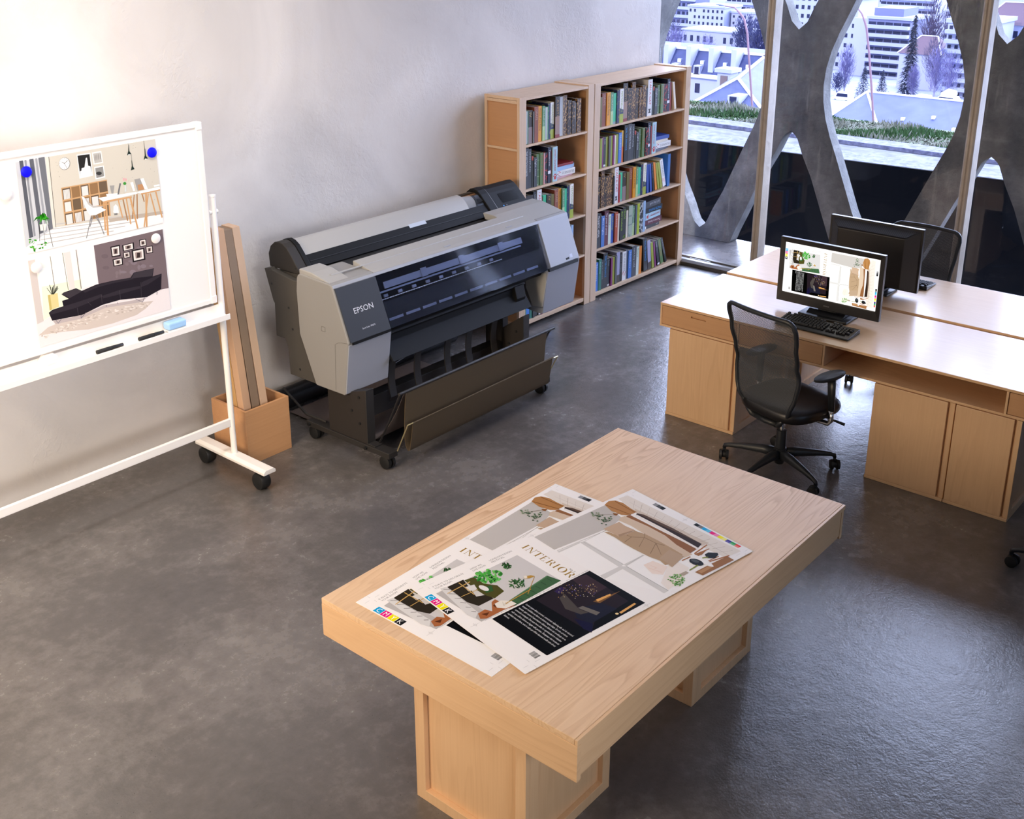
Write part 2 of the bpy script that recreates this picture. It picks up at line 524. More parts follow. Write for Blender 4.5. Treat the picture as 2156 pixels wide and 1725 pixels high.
POSTER_DESK="cbc6ba0:0,0,1000,0,1000,1000,0,1000;eeece91:-9,913,191,778,1000,859,1000,1000,0,1000;bdbab82:63,929,611,967,610,957,63,919;bdbab82:94,883,701,942,701,932,94,873;bdbab82:124,837,792,917,792,906,124,827;bdbab82:155,791,886,892,885,881,155,781;bdbab82:185,745,980,866,980,855,185,735;b4a99c2:584,809,1001,855,1004,895,590,853;c3c6cb1:0,0,219,0,200,777,-11,924;5659622:26,-6,51,-6,47,827,20,835;8d90972:60,-6,73,-6,64,822,51,826;5f626b2:92,-6,120,-6,118,806,89,814;6d70782:152,-6,194,-6,186,785,158,793;9a9da42:131,-6,144,-6,145,797,129,802;d9d4ca2:198,1,220,0,204,778,186,778;5c57503:221,1,205,779,208,780,224,1;8e8d882:362,115,358,136,351,153,341,166,329,173,316,173,304,166,294,153,287,135,283,114,283,93,287,72,294,55,304,42,316,35,329,35,341,42,351,55,358,72,362,93;efefed3:357,112,353,131,347,147,337,159,327,165,315,165,304,159,295,147,289,131,285,112,285,92,289,73,295,57,304,45,315,39,327,39,337,45,347,57,353,73,357,92;4444444:350,112,354,113,355,110,350,108;4444444:343,136,347,140,348,138,345,133;4444444:330,151,332,157,334,156,333,150;4444444:315,153,315,160,317,160,317,153;4444444:302,141,299,146,301,148,303,143;4444444:293,119,289,121,290,124,294,122;4444444:292,92,288,91,287,94,292,95;4444444:299,68,295,64,294,66,297,71;4444444:311,53,310,47,308,48,309,54;4444444:327,51,327,44,325,44,324,50;4444444:340,63,343,57,341,55,339,61;4444444:349,85,353,83,352,79,348,82;3333335:322,100,306,77,304,80,320,103;3333335:322,104,348,75,346,72,320,100;3333335:320,102,333,153,335,152,322,101;f2f1ee2:413,29,511,34,510,291,413,295;2b2b2b3:418,42,504,46,504,275,420,279;e8e8e64:422,217,433,212,436,185,457,182,474,83,483,80,484,170,499,180,502,232,504,275,420,279;e6e4df2:521,33,590,33,594,170,523,170;b5b3ae3:529,49,583,48,586,156,532,158;8c8a864:544,97,541,122,538,132,536,120,537,95,540,70,544,60,545,71;8c8a864:557,96,554,121,551,131,549,120,550,94,553,69,557,59,558,70;8c8a864:570,95,567,120,564,130,562,119,563,93,566,68,570,58,571,70;8c8a864:583,95,580,120,577,130,575,118,576,93,579,67,583,58,584,69;f0efec2:526,198,595,199,596,334,525,337;8c8c8a3:532,211,589,211,589,320,532,325;3a3a3a4:574,283,573,289,570,293,565,296,559,298,553,297,547,294,541,289,537,284,535,278,534,271,536,265,539,261,544,258,550,257,556,258,562,260,567,265,572,270,574,277;c49d722:277,359,606,363,601,778,271,778;6b5a493:283,372,339,372,337,494,281,493;d9d7d44:289,388,333,389,331,494,287,493;8f8d8b5:296,392,295,493,296,493,298,392;8f8d8b5:306,392,304,493,306,493,307,393;8f8d8b5:315,392,314,493,315,494,317,393;8f8d8b5:325,393,323,493,325,494,327,393;8f6f4e3:281,510,337,510,335,633,279,633;d9d7d44:287,527,330,527,329,633,285,633;6b5a493:279,650,335,650,333,774,277,774;d9d7d44:285,666,328,667,327,774,283,774;8f6f4e3:347,372,404,373,402,494,345,494;6b5a493:345,510,402,511,400,633,343,633;8f6f4e3:343,650,400,650,398,774,341,774;d9d7d44:349,667,393,667,392,774,348,774;8f8d8b5:356,671,355,774,357,774,358,671;8f8d8b5:366,671,364,774,366,774,368,671;8f8d8b5:376,671,374,774,376,774,377,671;8f8d8b5:385,671,384,774,386,774,387,671;6b5a493:412,373,469,374,468,495,410,494;d9d7d44:418,389,463,390,461,494,417,494;8f6f4e3:410,511,468,511,466,633,408,633;d9d7d44:416,527,461,528,459,633,415,633;8f8d8b5:423,531,422,633,424,633,425,532;8f8d8b5:433,532,432,633,434,633,435,532;8f8d8b5:443,532,442,633,444,633,445,532;8f8d8b5:453,532,452,633,453,633,455,532;6b5a493:408,650,466,650,464,774,406,774;d9d7d44:414,667,459,667,458,774,413,774;8f6f4e3:477,374,536,374,534,495,476,495;6b5a493:476,511,534,512,533,634,474,633;d9d7d44:482,528,527,528,526,634,481,633;8f6f4e3:474,650,533,650,531,774,472,774;6b5a493:544,374,603,375,602,496,543,495;8f6f4e3:542,512,602,512,600,634,541,634;6b5a493:541,650,600,650,599,773,539,774;c99d705:573,598,559,996,573,1000,587,601;c99d705:559,594,545,934,557,937,571,596;c99d705:597,614,593,780,603,782,606,615;c99d705:756,615,788,999,800,999,769,615;c99d705:728,620,740,927,750,928,737,621;c99d705:667,616,684,834,694,834,676,615;a67c555:703,620,720,882,729,882,712,619;c99d705:880,608,858,1002,871,1007,893,612;c99d705:900,613,840,994,850,1000,909,618;a67c555:813,594,795,884,804,887,822,597;c99d705:914,621,942,894,952,893,924,620;c99d705:958,612,988,935,999,935,969,611;a67c555:792,594,757,870,765,873,799,597;a67c555:852,608,862,702,870,701,861,607;c99d706:558,597,775,607,776,625,561,620;c99d706:846,592,1000,593,1000,609,849,613;f7f6f47:527,550,813,568,818,591,558,600;f7f6f47:807,573,997,561,1000,594,845,597;9b9a988:621,437,656,444,640,540,628,539;9b9a988:809,421,854,420,878,559,824,560;6f70738:695,431,706,437,681,556,669,555;b98a639:828,489,865,490,878,559,830,556;f4f4f39:854,427,880,427,905,563,880,562;f4f4f39:775,448,797,447,805,554,791,555;f4f4f39:588,523,673,542,666,566,590,552;f4f4f39:953,532,998,533,999,551,955,553;3f8f3c9:746,449,741,460,732,463,724,455,721,442,725,431,735,428,743,436;e9a3a89:736,399,733,411,729,415,725,408,724,396,727,384,731,380,735,386;e9a3a89:752,407,749,419,745,422,741,416,740,403,743,392,747,388,751,394;cdd5d610:731,464,740,467,739,540,727,541;85868a8:461,723,405,974,410,978,466,727;85868a8:474,728,439,853,445,857,479,732;85868a8:485,735,520,866,525,863,490,732;85868a8:500,734,535,979,541,978,505,732;e9e7e49:409,493,426,506,453,566,481,626,558,659,539,663,575,702,534,720,495,736,454,729,435,669,420,576;bcbab810:426,506,453,566,481,626,556,658,483,650,450,601;eeeeec5:631,683,650,660,665,700,664,770,640,769,624,748;7777775:631,763,655,765,653,788,629,783;22302c5:791,-3,794,24,796,23,792,-3;22302c5:794,16,798,17,796,89,807,125,774,133,787,86;22302c5:806,120,805,207,807,207,808,121;22302c5:804,199,808,201,809,267,820,303,791,311,801,264;22302c5:912,-4,912,95,914,95,914,-4;22302c5:912,90,917,91,917,172,930,209,897,215,908,169;f5fbfb6:798,131,795,134,790,135,785,131,783,127,785,123,791,123,796,126;f5fbfb6:921,214,918,217,913,218,907,214,905,210,908,206,913,206,919,209;1f7a147:124,663,102,613,82,671,109,629;3aa1287:126,663,140,600,151,634,147,617;2c8f1e7:124,669,129,611,133,647,136,628;1f7a147:133,668,158,649,182,686,165,666;3aa1287:136,665,123,622,111,691,130,639;2c8f1e7:124,668,147,619,165,675,154,635;3aa1287:119,652,137,638,150,736,144,655;3aa1287:125,669,151,631,172,700,158,648;2c8f1e7:131,673,142,608,147,687,149,625;2c8f1e7:128,664,143,625,157,657,150,641;3aa1287:122,652,139,590,151,645,146,607;3aa1287:126,653,91,619,65,654,98,635;1760107:131,653,149,638,162,719,156,655;1f7a147:122,654,130,587,137,608,137,603;1760107:116,651,84,621,60,665,91,637;3aa1287:137,661,116,629,96,714,123,646;1f7a147:124,669,112,600,100,661,119,617;2c8f1e7:127,660,143,599,152,669,150,615;3aa1287:122,655,146,648,168,706,153,665;1760107:124,663,146,663,168,707,153,680;1f7a147:123,665,121,601,116,669,128,617;1760107:115,655,128,589,134,653,135,606;1760107:124,657,132,608,138,656,139,625;2c8f1e7:135,654,119,603,105,658,126,619;3aa1287:135,659,121,611,111,642,128,628;2c8f1e7:129,673,139,634,145,705,146,650;dedcd86:99,709,146,714,134,786,100,780;3c3a386:121,717,118,946,120,946,123,717;3c3a386:97,715,84,889,87,890,100,716;3c3a386:154,729,167,989,170,989,157,729;3aa1288:39,954,37,979,47,992,49,966;3aa1288:67,882,51,876,47,858,63,863;1f7a148:34,857,17,855,12,841,28,842;3aa1288:31,948,16,941,12,922,27,929;58a83a8:33,948,36,968,51,975,48,955;3aa1288:41,861,31,885,32,896,42,872;58a83a8:43,927,33,951,34,962,44,938;1f7a148:36,961,35,986,46,998,47,973;58a83a8:42,952,29,941,28,918,41,929;1f7a148:38,965,43,967,60,956,55,954;58a83a8:17,893,13,880,21,855,25,868;1f7a148:51,885,37,905,35,913,49,892;1f7a148:67,965,73,972,91,967,85,960;58a83a8:130,938,131,940,144,929,143,927;3aa1288:113,940,113,941,125,928,125,928;1f7a148:117,931,112,925,119,906,124,912;58a83a8:112,942,113,953,127,951,125,941;3aa1288:103,980,92,976,93,959,104,963;1f7a148:87,975,74,976,73,963,86,963;1f7a148:104,937,91,938,89,926,102,925;1f7a148:91,966,92,969,105,960,104,956;3aa1288:131,936,120,932,122,914,132,919;8d887c2:268,73,267,75,265,75,264,72,265,70,267,70;8d887c2:832,34,830,37,828,36,828,33,829,31,831,31;8d887c2:950,702,949,705,947,704,946,701,947,698,950,699;8d887c2:279,235,278,238,276,237,276,234,277,232,279,233;8d887c2:662,247,661,249,659,249,658,246,659,243,661,244;8d887c2:763,290,762,293,760,292,759,289,760,286,762,287;8d887c2:817,306,815,308,813,307,812,304,814,302,816,302;8d887c2:819,486,817,488,815,487,815,484,816,482,818,483;8d887c2:274,180,273,183,271,182,270,179,271,177,273,177;8d887c2:943,337,942,340,940,339,939,336,940,334,942,334;8d887c2:889,634,888,637,886,636,885,633,886,630,889,631;8d887c2:692,642,691,645,689,644,688,641,689,639,692,639;8d887c2:809,516,808,518,806,518,805,515,806,512,808,513;8d887c2:767,426,766,429,764,428,763,425,764,422,767,423;8d887c2:828,64,826,66,824,66,824,63,825,60,827,61;8d887c2:907,183,906,185,903,185,903,182,904,179,906,180;8d887c2:214,452,212,455,211,454,210,451,211,449,213,449;8d887c2:704,608,703,611,701,610,700,607,701,604,703,605;8d887c2:946,492,945,494,942,494,942,490,943,488,945,489;8d887c2:848,63,847,66,844,65,844,62,845,60,847,60;8d887c2:797,396,796,399,794,398,793,395,794,393,797,393;8d887c2:777,96,776,98,774,97,773,95,774,92,776,93;8d887c2:759,700,758,703,756,702,755,699,756,696,759,697;8d887c2:273,110,271,113,270,112,269,109,270,107,272,108;8d887c2:793,308,791,311,789,310,788,307,790,305,792,305;8d887c2:278,234,276,236,274,235,274,233,275,230,277,231;8d887c2:972,374,970,377,968,376,967,373,969,371,971,371;8d887c2:800,141,799,143,797,142,796,140,797,137,799,138;8d887c2:722,555,721,557,719,556,718,553,720,551,722,551;8d887c2:722,378,721,381,719,380,718,377,719,375,721,375;8d887c2:922,165,921,168,919,167,918,164,919,162,921,162"
POSTER_SOFA="e6dedd0:0,0,1000,0,1000,1000,0,1000;f1f1e61:47,0,336,2,346,457,327,554,47,710;e3ead02:67,323,344,352,327,554,48,703;f6f6f02:59,117,271,122,276,279,70,295;cbc2bd3:0,0,48,0,48,711,2,726;8a80784:150,7,152,389,157,390,154,7;8a80784:237,3,243,436,247,437,241,3;8a80784:333,2,334,460,340,461,338,2;ded4cf3:247,6,292,6,294,438,252,441;ebe5e63:343,2,465,1,467,456,344,460;74666a3:465,1,1000,0,1000,732,904,721,465,455;80737a4:757,300,751,306,738,306,721,299,708,289,704,279,710,273,723,274,740,280,752,290;6c5f634:866,223,860,240,849,248,835,243,825,227,823,207,828,190,840,183,853,188,863,203;80737a4:755,435,749,450,736,456,720,449,708,433,705,414,711,399,724,393,740,399,752,415;80737a4:893,412,890,419,882,421,872,417,865,409,863,400,866,392,874,390,884,394,891,402;7c6e724:623,390,620,403,613,408,605,405,599,394,598,380,601,368,608,362,616,365,622,376;7c6e724:646,388,642,406,636,416,629,413,624,399,624,379,627,360,634,351,641,354,645,368;6c5f634:843,238,837,255,825,261,810,256,800,240,797,220,802,204,815,198,829,203,840,219;80737a4:774,322,767,337,753,343,737,336,724,320,721,301,727,286,741,280,757,287,770,303;6c5f634:846,514,843,531,838,541,832,539,828,525,828,506,831,489,837,479,842,481,846,495;7c6e724:789,448,786,455,781,458,775,456,771,449,770,440,772,432,777,429,783,431,788,438;6c5f634:631,150,628,157,621,159,612,156,605,148,603,139,606,133,614,131,623,134,629,141;80737a4:845,171,838,177,822,175,802,168,786,157,780,147,787,141,804,143,824,150,840,161;7c6e724:668,257,662,261,649,260,632,254,620,245,615,236,621,232,634,233,650,239,663,248;7c6e724:614,430,611,441,607,447,601,444,598,435,597,423,599,412,604,407,609,409,613,418;80737a4:830,154,826,164,817,168,807,164,799,154,797,141,801,131,810,127,820,131,828,141;6c5f634:559,301,553,311,540,313,524,307,511,294,507,280,513,270,527,268,543,274,555,287;7c6e724:767,174,763,188,755,194,745,191,739,179,737,163,741,150,749,143,758,147,765,159;7c6e724:707,314,704,326,696,331,687,327,681,317,679,303,683,291,690,286,699,290,705,300;80737a4:685,403,679,410,665,411,648,404,635,392,631,381,636,374,650,373,667,380,680,391;80737a4:814,526,808,530,792,528,774,521,760,510,755,501,761,497,776,498,794,506,809,516;6c5f634:808,358,805,369,799,375,792,372,788,362,786,349,789,338,795,332,802,335,807,345;6c5f634:561,164,555,178,542,182,526,176,514,162,510,144,516,131,530,127,546,133,558,147;80737a4:795,391,791,408,784,416,776,413,771,400,770,381,773,364,781,355,788,358,794,372;80737a4:734,158,729,174,717,181,703,176,693,160,690,141,696,124,708,117,721,123,732,138;80737a4:840,395,834,408,822,413,808,407,798,393,794,377,800,364,812,360,826,366,836,379;1f1a1e5:584,61,656,62,653,198,586,187;e8ddd86:592,75,648,77,646,182,593,174;9b8a847:602,93,638,95,636,162,602,157;3b30308:613,100,630,108,626,156,609,152;1f1a1e5:673,76,764,74,762,156,674,153;e8ddd86:683,84,753,83,753,147,683,144;9b8a847:695,95,741,95,740,135,696,134;3b30308:709,99,731,103,727,132,705,130;1f1a1e5:806,62,861,66,861,150,806,146;e8ddd86:812,72,855,74,855,141,812,138;9b8a847:820,84,847,86,847,128,820,126;3b30308:828,89,842,94,839,125,825,122;1f1a1e5:850,159,906,164,905,254,851,245;e8ddd86:857,169,900,173,899,243,857,237;9b8a847:864,182,892,185,891,229,864,226;3b30308:873,187,886,193,883,226,870,222;1f1a1e5:673,164,727,168,726,242,674,237;e8ddd86:679,173,721,176,720,233,680,229;9b8a847:687,183,713,186,713,222,687,220;3b30308:695,188,708,192,705,219,692,216;1f1a1e5:740,160,840,167,839,312,739,308;e8ddd86:751,177,829,182,828,296,750,292;9b8a847:765,198,815,202,814,275,764,272;3b30308:780,207,804,215,799,269,774,265;1f1a1e5:589,214,666,218,664,306,591,300;e8ddd86:598,224,657,227,656,295,599,291;9b8a847:609,236,646,239,646,282,609,279;3b30308:620,241,639,247,635,279,617,276;cdc0b62:-1,858,71,796,199,767,369,740,617,768,867,837,798,905,723,950,543,967,351,954,170,896;ddd2c93:392,828,386,828,374,822,368,817,374,816,386,822;e3dad23:167,871,162,873,154,868,150,863,155,861,163,865;b5a79c3:326,876,321,878,311,873,307,867,312,865,322,870;c2b4a93:588,848,580,849,565,843,559,834,566,833,581,839;e3dad23:684,828,677,828,663,822,656,815,664,815,678,821;b5a79c3:241,831,236,835,225,830,221,821,227,816,237,821;e3dad23:115,889,109,891,98,885,93,878,99,876,110,882;ddd2c93:833,857,825,860,810,854,804,844,811,840,826,847;ddd2c93:459,811,455,813,447,810,444,804,448,802,455,806;e3dad23:662,822,654,826,640,820,633,809,641,805,655,811;c2b4a93:329,852,323,857,312,851,307,841,313,836,324,841;e3dad23:573,827,570,830,564,827,561,822,564,820,570,823;ddd2c93:535,811,530,814,519,810,515,802,520,799,530,804;ddd2c93:389,815,386,818,380,816,377,809,381,805,386,808;c2b4a93:547,840,539,844,525,837,518,827,526,823,541,830;b5a79c3:127,888,124,893,118,890,116,883,119,879,125,882;b5a79c3:432,843,424,844,410,837,404,830,411,829,425,835;ddd2c93:726,869,722,875,715,872,713,863,717,857,723,860;b5a79c3:655,821,648,822,635,816,629,809,636,808,649,813;ddd2c93:674,880,669,885,659,880,654,871,660,867,670,871;b5a79c3:413,807,408,812,398,808,394,799,399,794,409,798;e3dad23:595,838,588,841,576,835,570,827,577,825,589,830;c2b4a93:355,855,351,858,346,855,343,849,347,846,352,848;e3dad23:584,842,577,845,563,838,556,829,564,826,578,832;c2b4a93:317,839,312,840,301,835,296,829,301,827,312,832;c2b4a93:28,880,24,883,18,880,15,874,19,870,25,873;ddd2c93:182,849,176,852,166,847,161,839,166,837,177,841;ddd2c93:537,814,531,815,522,811,517,805,522,804,532,808;c2b4a93:706,850,700,854,691,850,686,841,692,837,701,842;e3dad23:67,882,62,887,53,882,49,873,54,868,63,873;e3dad23:742,846,737,847,726,843,721,837,727,836,737,840;b5a79c3:525,830,519,834,508,829,503,820,509,815,520,821;e3dad23:255,890,248,894,236,888,230,878,237,873,249,879;b5a79c3:416,848,409,851,396,845,390,836,397,833,410,840;e3dad23:304,822,297,824,283,817,276,809,284,806,298,813;b5a79c3:28,871,25,875,20,872,18,866,21,863,26,865;c2b4a93:408,813,403,819,396,816,393,807,397,801,405,804;c2b4a93:406,870,399,870,385,863,378,857,385,858,399,864;e3dad23:262,859,258,862,252,859,249,854,253,851,259,854;e3dad23:716,835,710,838,698,833,693,825,699,822,710,827;e3dad23:657,846,649,848,636,842,629,833,636,831,650,837;e3dad23:776,858,771,861,760,856,756,849,761,846,771,851;ddd2c93:591,834,585,838,574,833,570,824,575,820,586,825;e3dad23:764,873,760,875,754,872,751,867,754,865,761,868;b5a79c3:631,872,624,875,611,869,605,860,612,856,625,862;b5a79c3:107,868,100,872,87,865,82,855,88,852,101,858;c2b4a93:384,879,377,878,362,871,355,865,363,866,377,873;b5a79c3:176,883,172,885,163,881,160,875,164,873,172,877;ddd2c93:378,869,374,870,366,866,363,862,367,861,375,864;b5a79c3:142,879,138,881,132,878,129,873,133,870,139,873;e3dad23:188,886,183,891,173,886,169,877,174,872,184,877;ddd2c93:275,880,269,883,260,879,256,871,261,867,270,872;b5a79c3:61,904,55,904,42,898,36,892,43,892,55,898;b5a79c3:794,855,788,857,778,852,773,846,778,844,789,849;e3dad23:698,864,691,868,678,862,672,852,679,847,692,853;e3dad23:301,859,294,860,282,854,276,847,283,846,295,852;e3dad23:792,864,788,868,780,864,776,857,780,853,788,857;b5a79c3:391,861,386,863,378,859,374,853,378,852,387,856;c2b4a93:629,877,624,881,614,876,610,868,615,864,625,869;c2b4a93:515,820,508,820,494,813,488,807,495,808,508,814;c2b4a93:209,856,205,858,198,854,195,849,199,848,206,851;e3dad23:786,880,778,882,763,876,756,867,764,865,779,871;e3dad23:354,881,349,885,339,881,334,872,340,868,350,872;b5a79c3:343,884,338,890,330,886,326,877,331,871,339,875;ddd2c93:171,843,167,846,159,842,156,835,160,832,168,836;ddd2c93:538,806,533,809,525,805,521,798,526,795,534,799;c2b4a93:293,866,289,870,283,866,280,860,284,857,290,860;ddd2c93:760,859,756,864,749,861,745,853,750,848,757,851;c2b4a93:589,881,582,883,567,876,560,868,568,866,582,873;ddd2c93:789,866,784,871,774,866,770,857,775,852,785,856;c2b4a93:253,854,247,855,234,850,228,843,235,841,247,847;b5a79c3:211,878,207,883,202,880,200,873,203,869,208,871;b5a79c3:141,843,138,850,133,847,131,838,134,832,139,835;c2b4a93:671,845,663,844,648,837,640,831,648,832,663,838;e3dad23:177,840,170,844,157,838,151,828,158,824,171,830;e3dad23:504,865,499,867,491,863,487,857,491,856,500,860;c2b4a93:672,847,667,848,658,843,654,839,658,838,667,842;ddd2c93:58,913,51,917,38,910,32,901,39,897,52,904;e3dad23:222,836,217,840,207,836,203,827,208,822,218,827;ddd2c93:463,820,459,824,453,821,451,815,454,811,460,814;e3dad23:73,900,68,904,58,899,54,891,59,888,69,892;e3dad23:778,882,773,886,763,882,759,874,764,870,774,874;ddd2c93:264,827,256,829,242,822,236,814,243,812,257,819;e3dad23:348,832,343,834,335,831,332,825,336,823,344,827;c2b4a93:245,856,242,858,235,854,232,850,236,849,242,852;e3dad23:417,820,410,822,396,816,389,807,397,804,411,811;b5a79c3:51,893,46,895,37,890,32,884,37,882,46,887;b5a79c3:592,875,587,875,577,871,573,866,578,865,588,869;e3dad23:51,887,47,893,40,889,37,881,41,875,48,879;e3dad23:167,860,163,862,155,859,151,853,155,851,163,855;c2b4a93:798,892,792,895,780,889,774,881,781,878,793,883;e3dad23:59,887,52,887,39,880,32,874,39,874,53,881;b5a79c3:210,844,204,844,192,839,187,833,193,832,204,838;b5a79c3:538,814,530,819,515,812,509,801,517,797,531,804;e3dad23:581,839,576,841,565,837,561,830,566,828,576,833;e3dad23:478,815,470,815,456,809,449,802,457,802,471,809;e3dad23:764,847,757,850,745,844,739,835,745,832,758,838;ddd2c93:138,848,134,852,126,848,122,840,127,836,135,840;ddd2c93:131,856,125,858,116,853,111,846,116,844,126,849;b5a79c3:109,872,105,873,97,869,94,864,98,863,105,867;c2b4a93:146,854,139,856,125,850,119,841,126,839,139,845;c2b4a93:792,844,784,848,768,841,761,829,769,825,785,832;e3dad23:217,849,213,854,207,851,204,843,208,838,214,841;e3dad23:400,863,394,866,383,861,378,853,384,851,395,856;e3dad23:458,837,451,838,437,832,431,825,438,824,451,831;ddd2c93:495,875,491,880,482,876,479,867,483,862,492,866;ddd2c93:804,859,800,863,792,860,789,853,793,848,801,852;ddd2c93:68,890,64,891,58,888,56,884,59,883,65,886;c2b4a93:729,877,723,881,712,876,707,867,713,862,724,867;e3dad23:97,882,93,885,85,881,81,874,86,871,94,874;c2b4a93:199,861,193,864,182,859,177,851,183,848,194,853;c2b4a93:591,866,584,870,570,864,564,854,571,850,585,856;c2b4a93:246,887,242,891,235,888,232,880,236,876,243,880;ddd2c93:195,893,191,899,183,895,180,886,184,880,192,884;ddd2c93:389,843,382,845,367,838,360,830,368,828,383,834;b5a79c3:374,853,369,856,360,852,356,844,361,841,370,845;ddd2c93:518,826,511,828,497,821,491,814,498,812,512,818;ddd2c93:822,864,818,868,812,865,809,858,813,855,819,857;e3dad23:119,890,113,892,102,886,97,879,103,878,114,883;e3dad23:262,854,257,859,248,855,244,845,249,840,258,845;e3dad23:574,814,570,816,563,812,560,807,564,805,571,808;ddd2c93:322,858,315,859,301,852,295,846,302,845,315,852;b5a79c3:373,819,367,824,357,819,352,809,358,804,368,809;ddd2c93:449,861,444,865,434,860,430,852,435,848,444,853;e3dad23:117,896,113,897,106,894,103,889,106,887,114,891;b5a79c3:270,859,263,861,251,855,245,846,251,844,264,850;c2b4a93:94,857,89,860,81,856,77,849,82,846,90,850;ddd2c93:829,871,823,875,814,870,809,863,814,859,824,864;c2b4a93:367,854,362,855,352,851,348,845,353,845,362,849;b5a79c3:819,880,815,885,809,882,806,874,810,868,816,871;b5a79c3:625,835,620,840,611,836,607,827,612,822,621,826;c2b4a93:534,811,528,815,516,810,511,800,517,796,529,801;e3dad23:208,853,201,853,188,846,181,840,188,840,202,847;ddd2c93:436,877,430,877,419,872,414,866,420,866,430,871;e3dad23:207,859,202,864,194,861,191,851,196,846,203,849;ddd2c93:556,846,550,847,539,842,534,835,540,833,551,839;c2b4a93:495,848,489,850,478,845,473,838,479,836,490,841;ddd2c93:642,877,637,881,627,876,622,868,628,864,638,868;e3dad23:723,868,716,868,701,862,694,854,702,854,716,860;b5a79c3:693,884,685,886,670,879,663,870,671,868,686,875;b5a79c3:706,845,701,847,692,843,688,837,693,835,702,839;b5a79c3:736,870,731,873,723,869,719,862,724,860,732,863;c2b4a93:201,848,196,852,189,849,185,841,190,837,197,840;ddd2c93:295,821,290,822,282,818,279,813,283,812,291,815;ddd2c93:156,868,152,872,145,868,142,861,146,857,153,860;e3dad23:515,816,509,818,498,813,493,806,499,803,510,808;c2b4a93:162,855,159,860,153,857,151,850,154,845,160,847;ddd2c93:719,857,715,862,706,858,703,849,707,844,716,848;e3dad23:576,823,571,829,562,825,558,815,563,809,572,813;e3dad23:410,813,405,817,397,813,393,805,398,801,406,805;b9adab4:111,741,329,767,484,723,817,778,754,806,491,757,307,803,125,785;2420279:89,634,115,611,195,603,191,539,239,536,193,465,210,449,300,437,338,484,448,456,572,462,708,481,737,431,898,442,881,537,954,531,937,720,818,768,612,711,475,712,320,763,105,734;3c373d10:194,458,300,439,344,489,246,531;3c373d10:742,434,898,443,876,530,712,493;322d3410:96,629,195,607,324,598,476,582,483,615,367,647,282,662,100,661;322d3410:479,606,621,591,774,610,774,641,617,643,486,640;322d3410:347,491,452,462,572,467,708,485,736,508,570,492,455,492,359,515;322d3410:792,570,886,547,951,534,947,557,834,620,778,627;4a454b11:368,626,391,682,393,681,369,625;4a454b11:474,589,472,695,474,695,477,589;4a454b11:614,596,611,703,613,704,617,597;4a454b11:783,567,773,743,775,744,785,568;4a454b11:289,666,291,757,293,758,292,666;77707a9:128,735,142,784,145,782,131,733;77707a9:145,785,171,743,168,739,142,780;77707a9:309,758,306,799,309,800,313,759;77707a9:309,802,350,748,348,743,306,797;77707a9:727,752,778,816,780,811,729,748;77707a9:781,816,800,767,796,763,777,812;77707a9:901,735,896,773,900,775,905,738;77707a9:500,723,498,745,502,747,503,724;77707a9:586,731,587,754,590,755,590,732;d8ca905:99,433,168,437,165,595,98,610;c2b06c6:99,433,115,434,114,608,98,610;3a3b336:135,440,151,342,147,340,132,438;3a3b336:135,440,143,371,139,369,131,438;3a3b336:134,439,139,355,136,354,130,438;3a3b336:139,443,177,369,174,365,137,439;3a3b336:134,440,140,358,137,356,131,438;3a3b336:139,443,174,357,171,353,136,439;3a3b336:128,435,101,347,98,349,125,437;3a3b336:135,440,147,349,144,347,131,438;3a3b336:140,444,178,389,176,384,137,439;3a3b336:135,440,144,377,140,375,131,438;3a3b336:139,443,173,381,170,376,136,439;3a3b336:131,437,123,324,119,324,127,437;3a3b336:137,442,158,373,155,370,134,438;3a3b336:132,438,127,347,123,347,128,438"
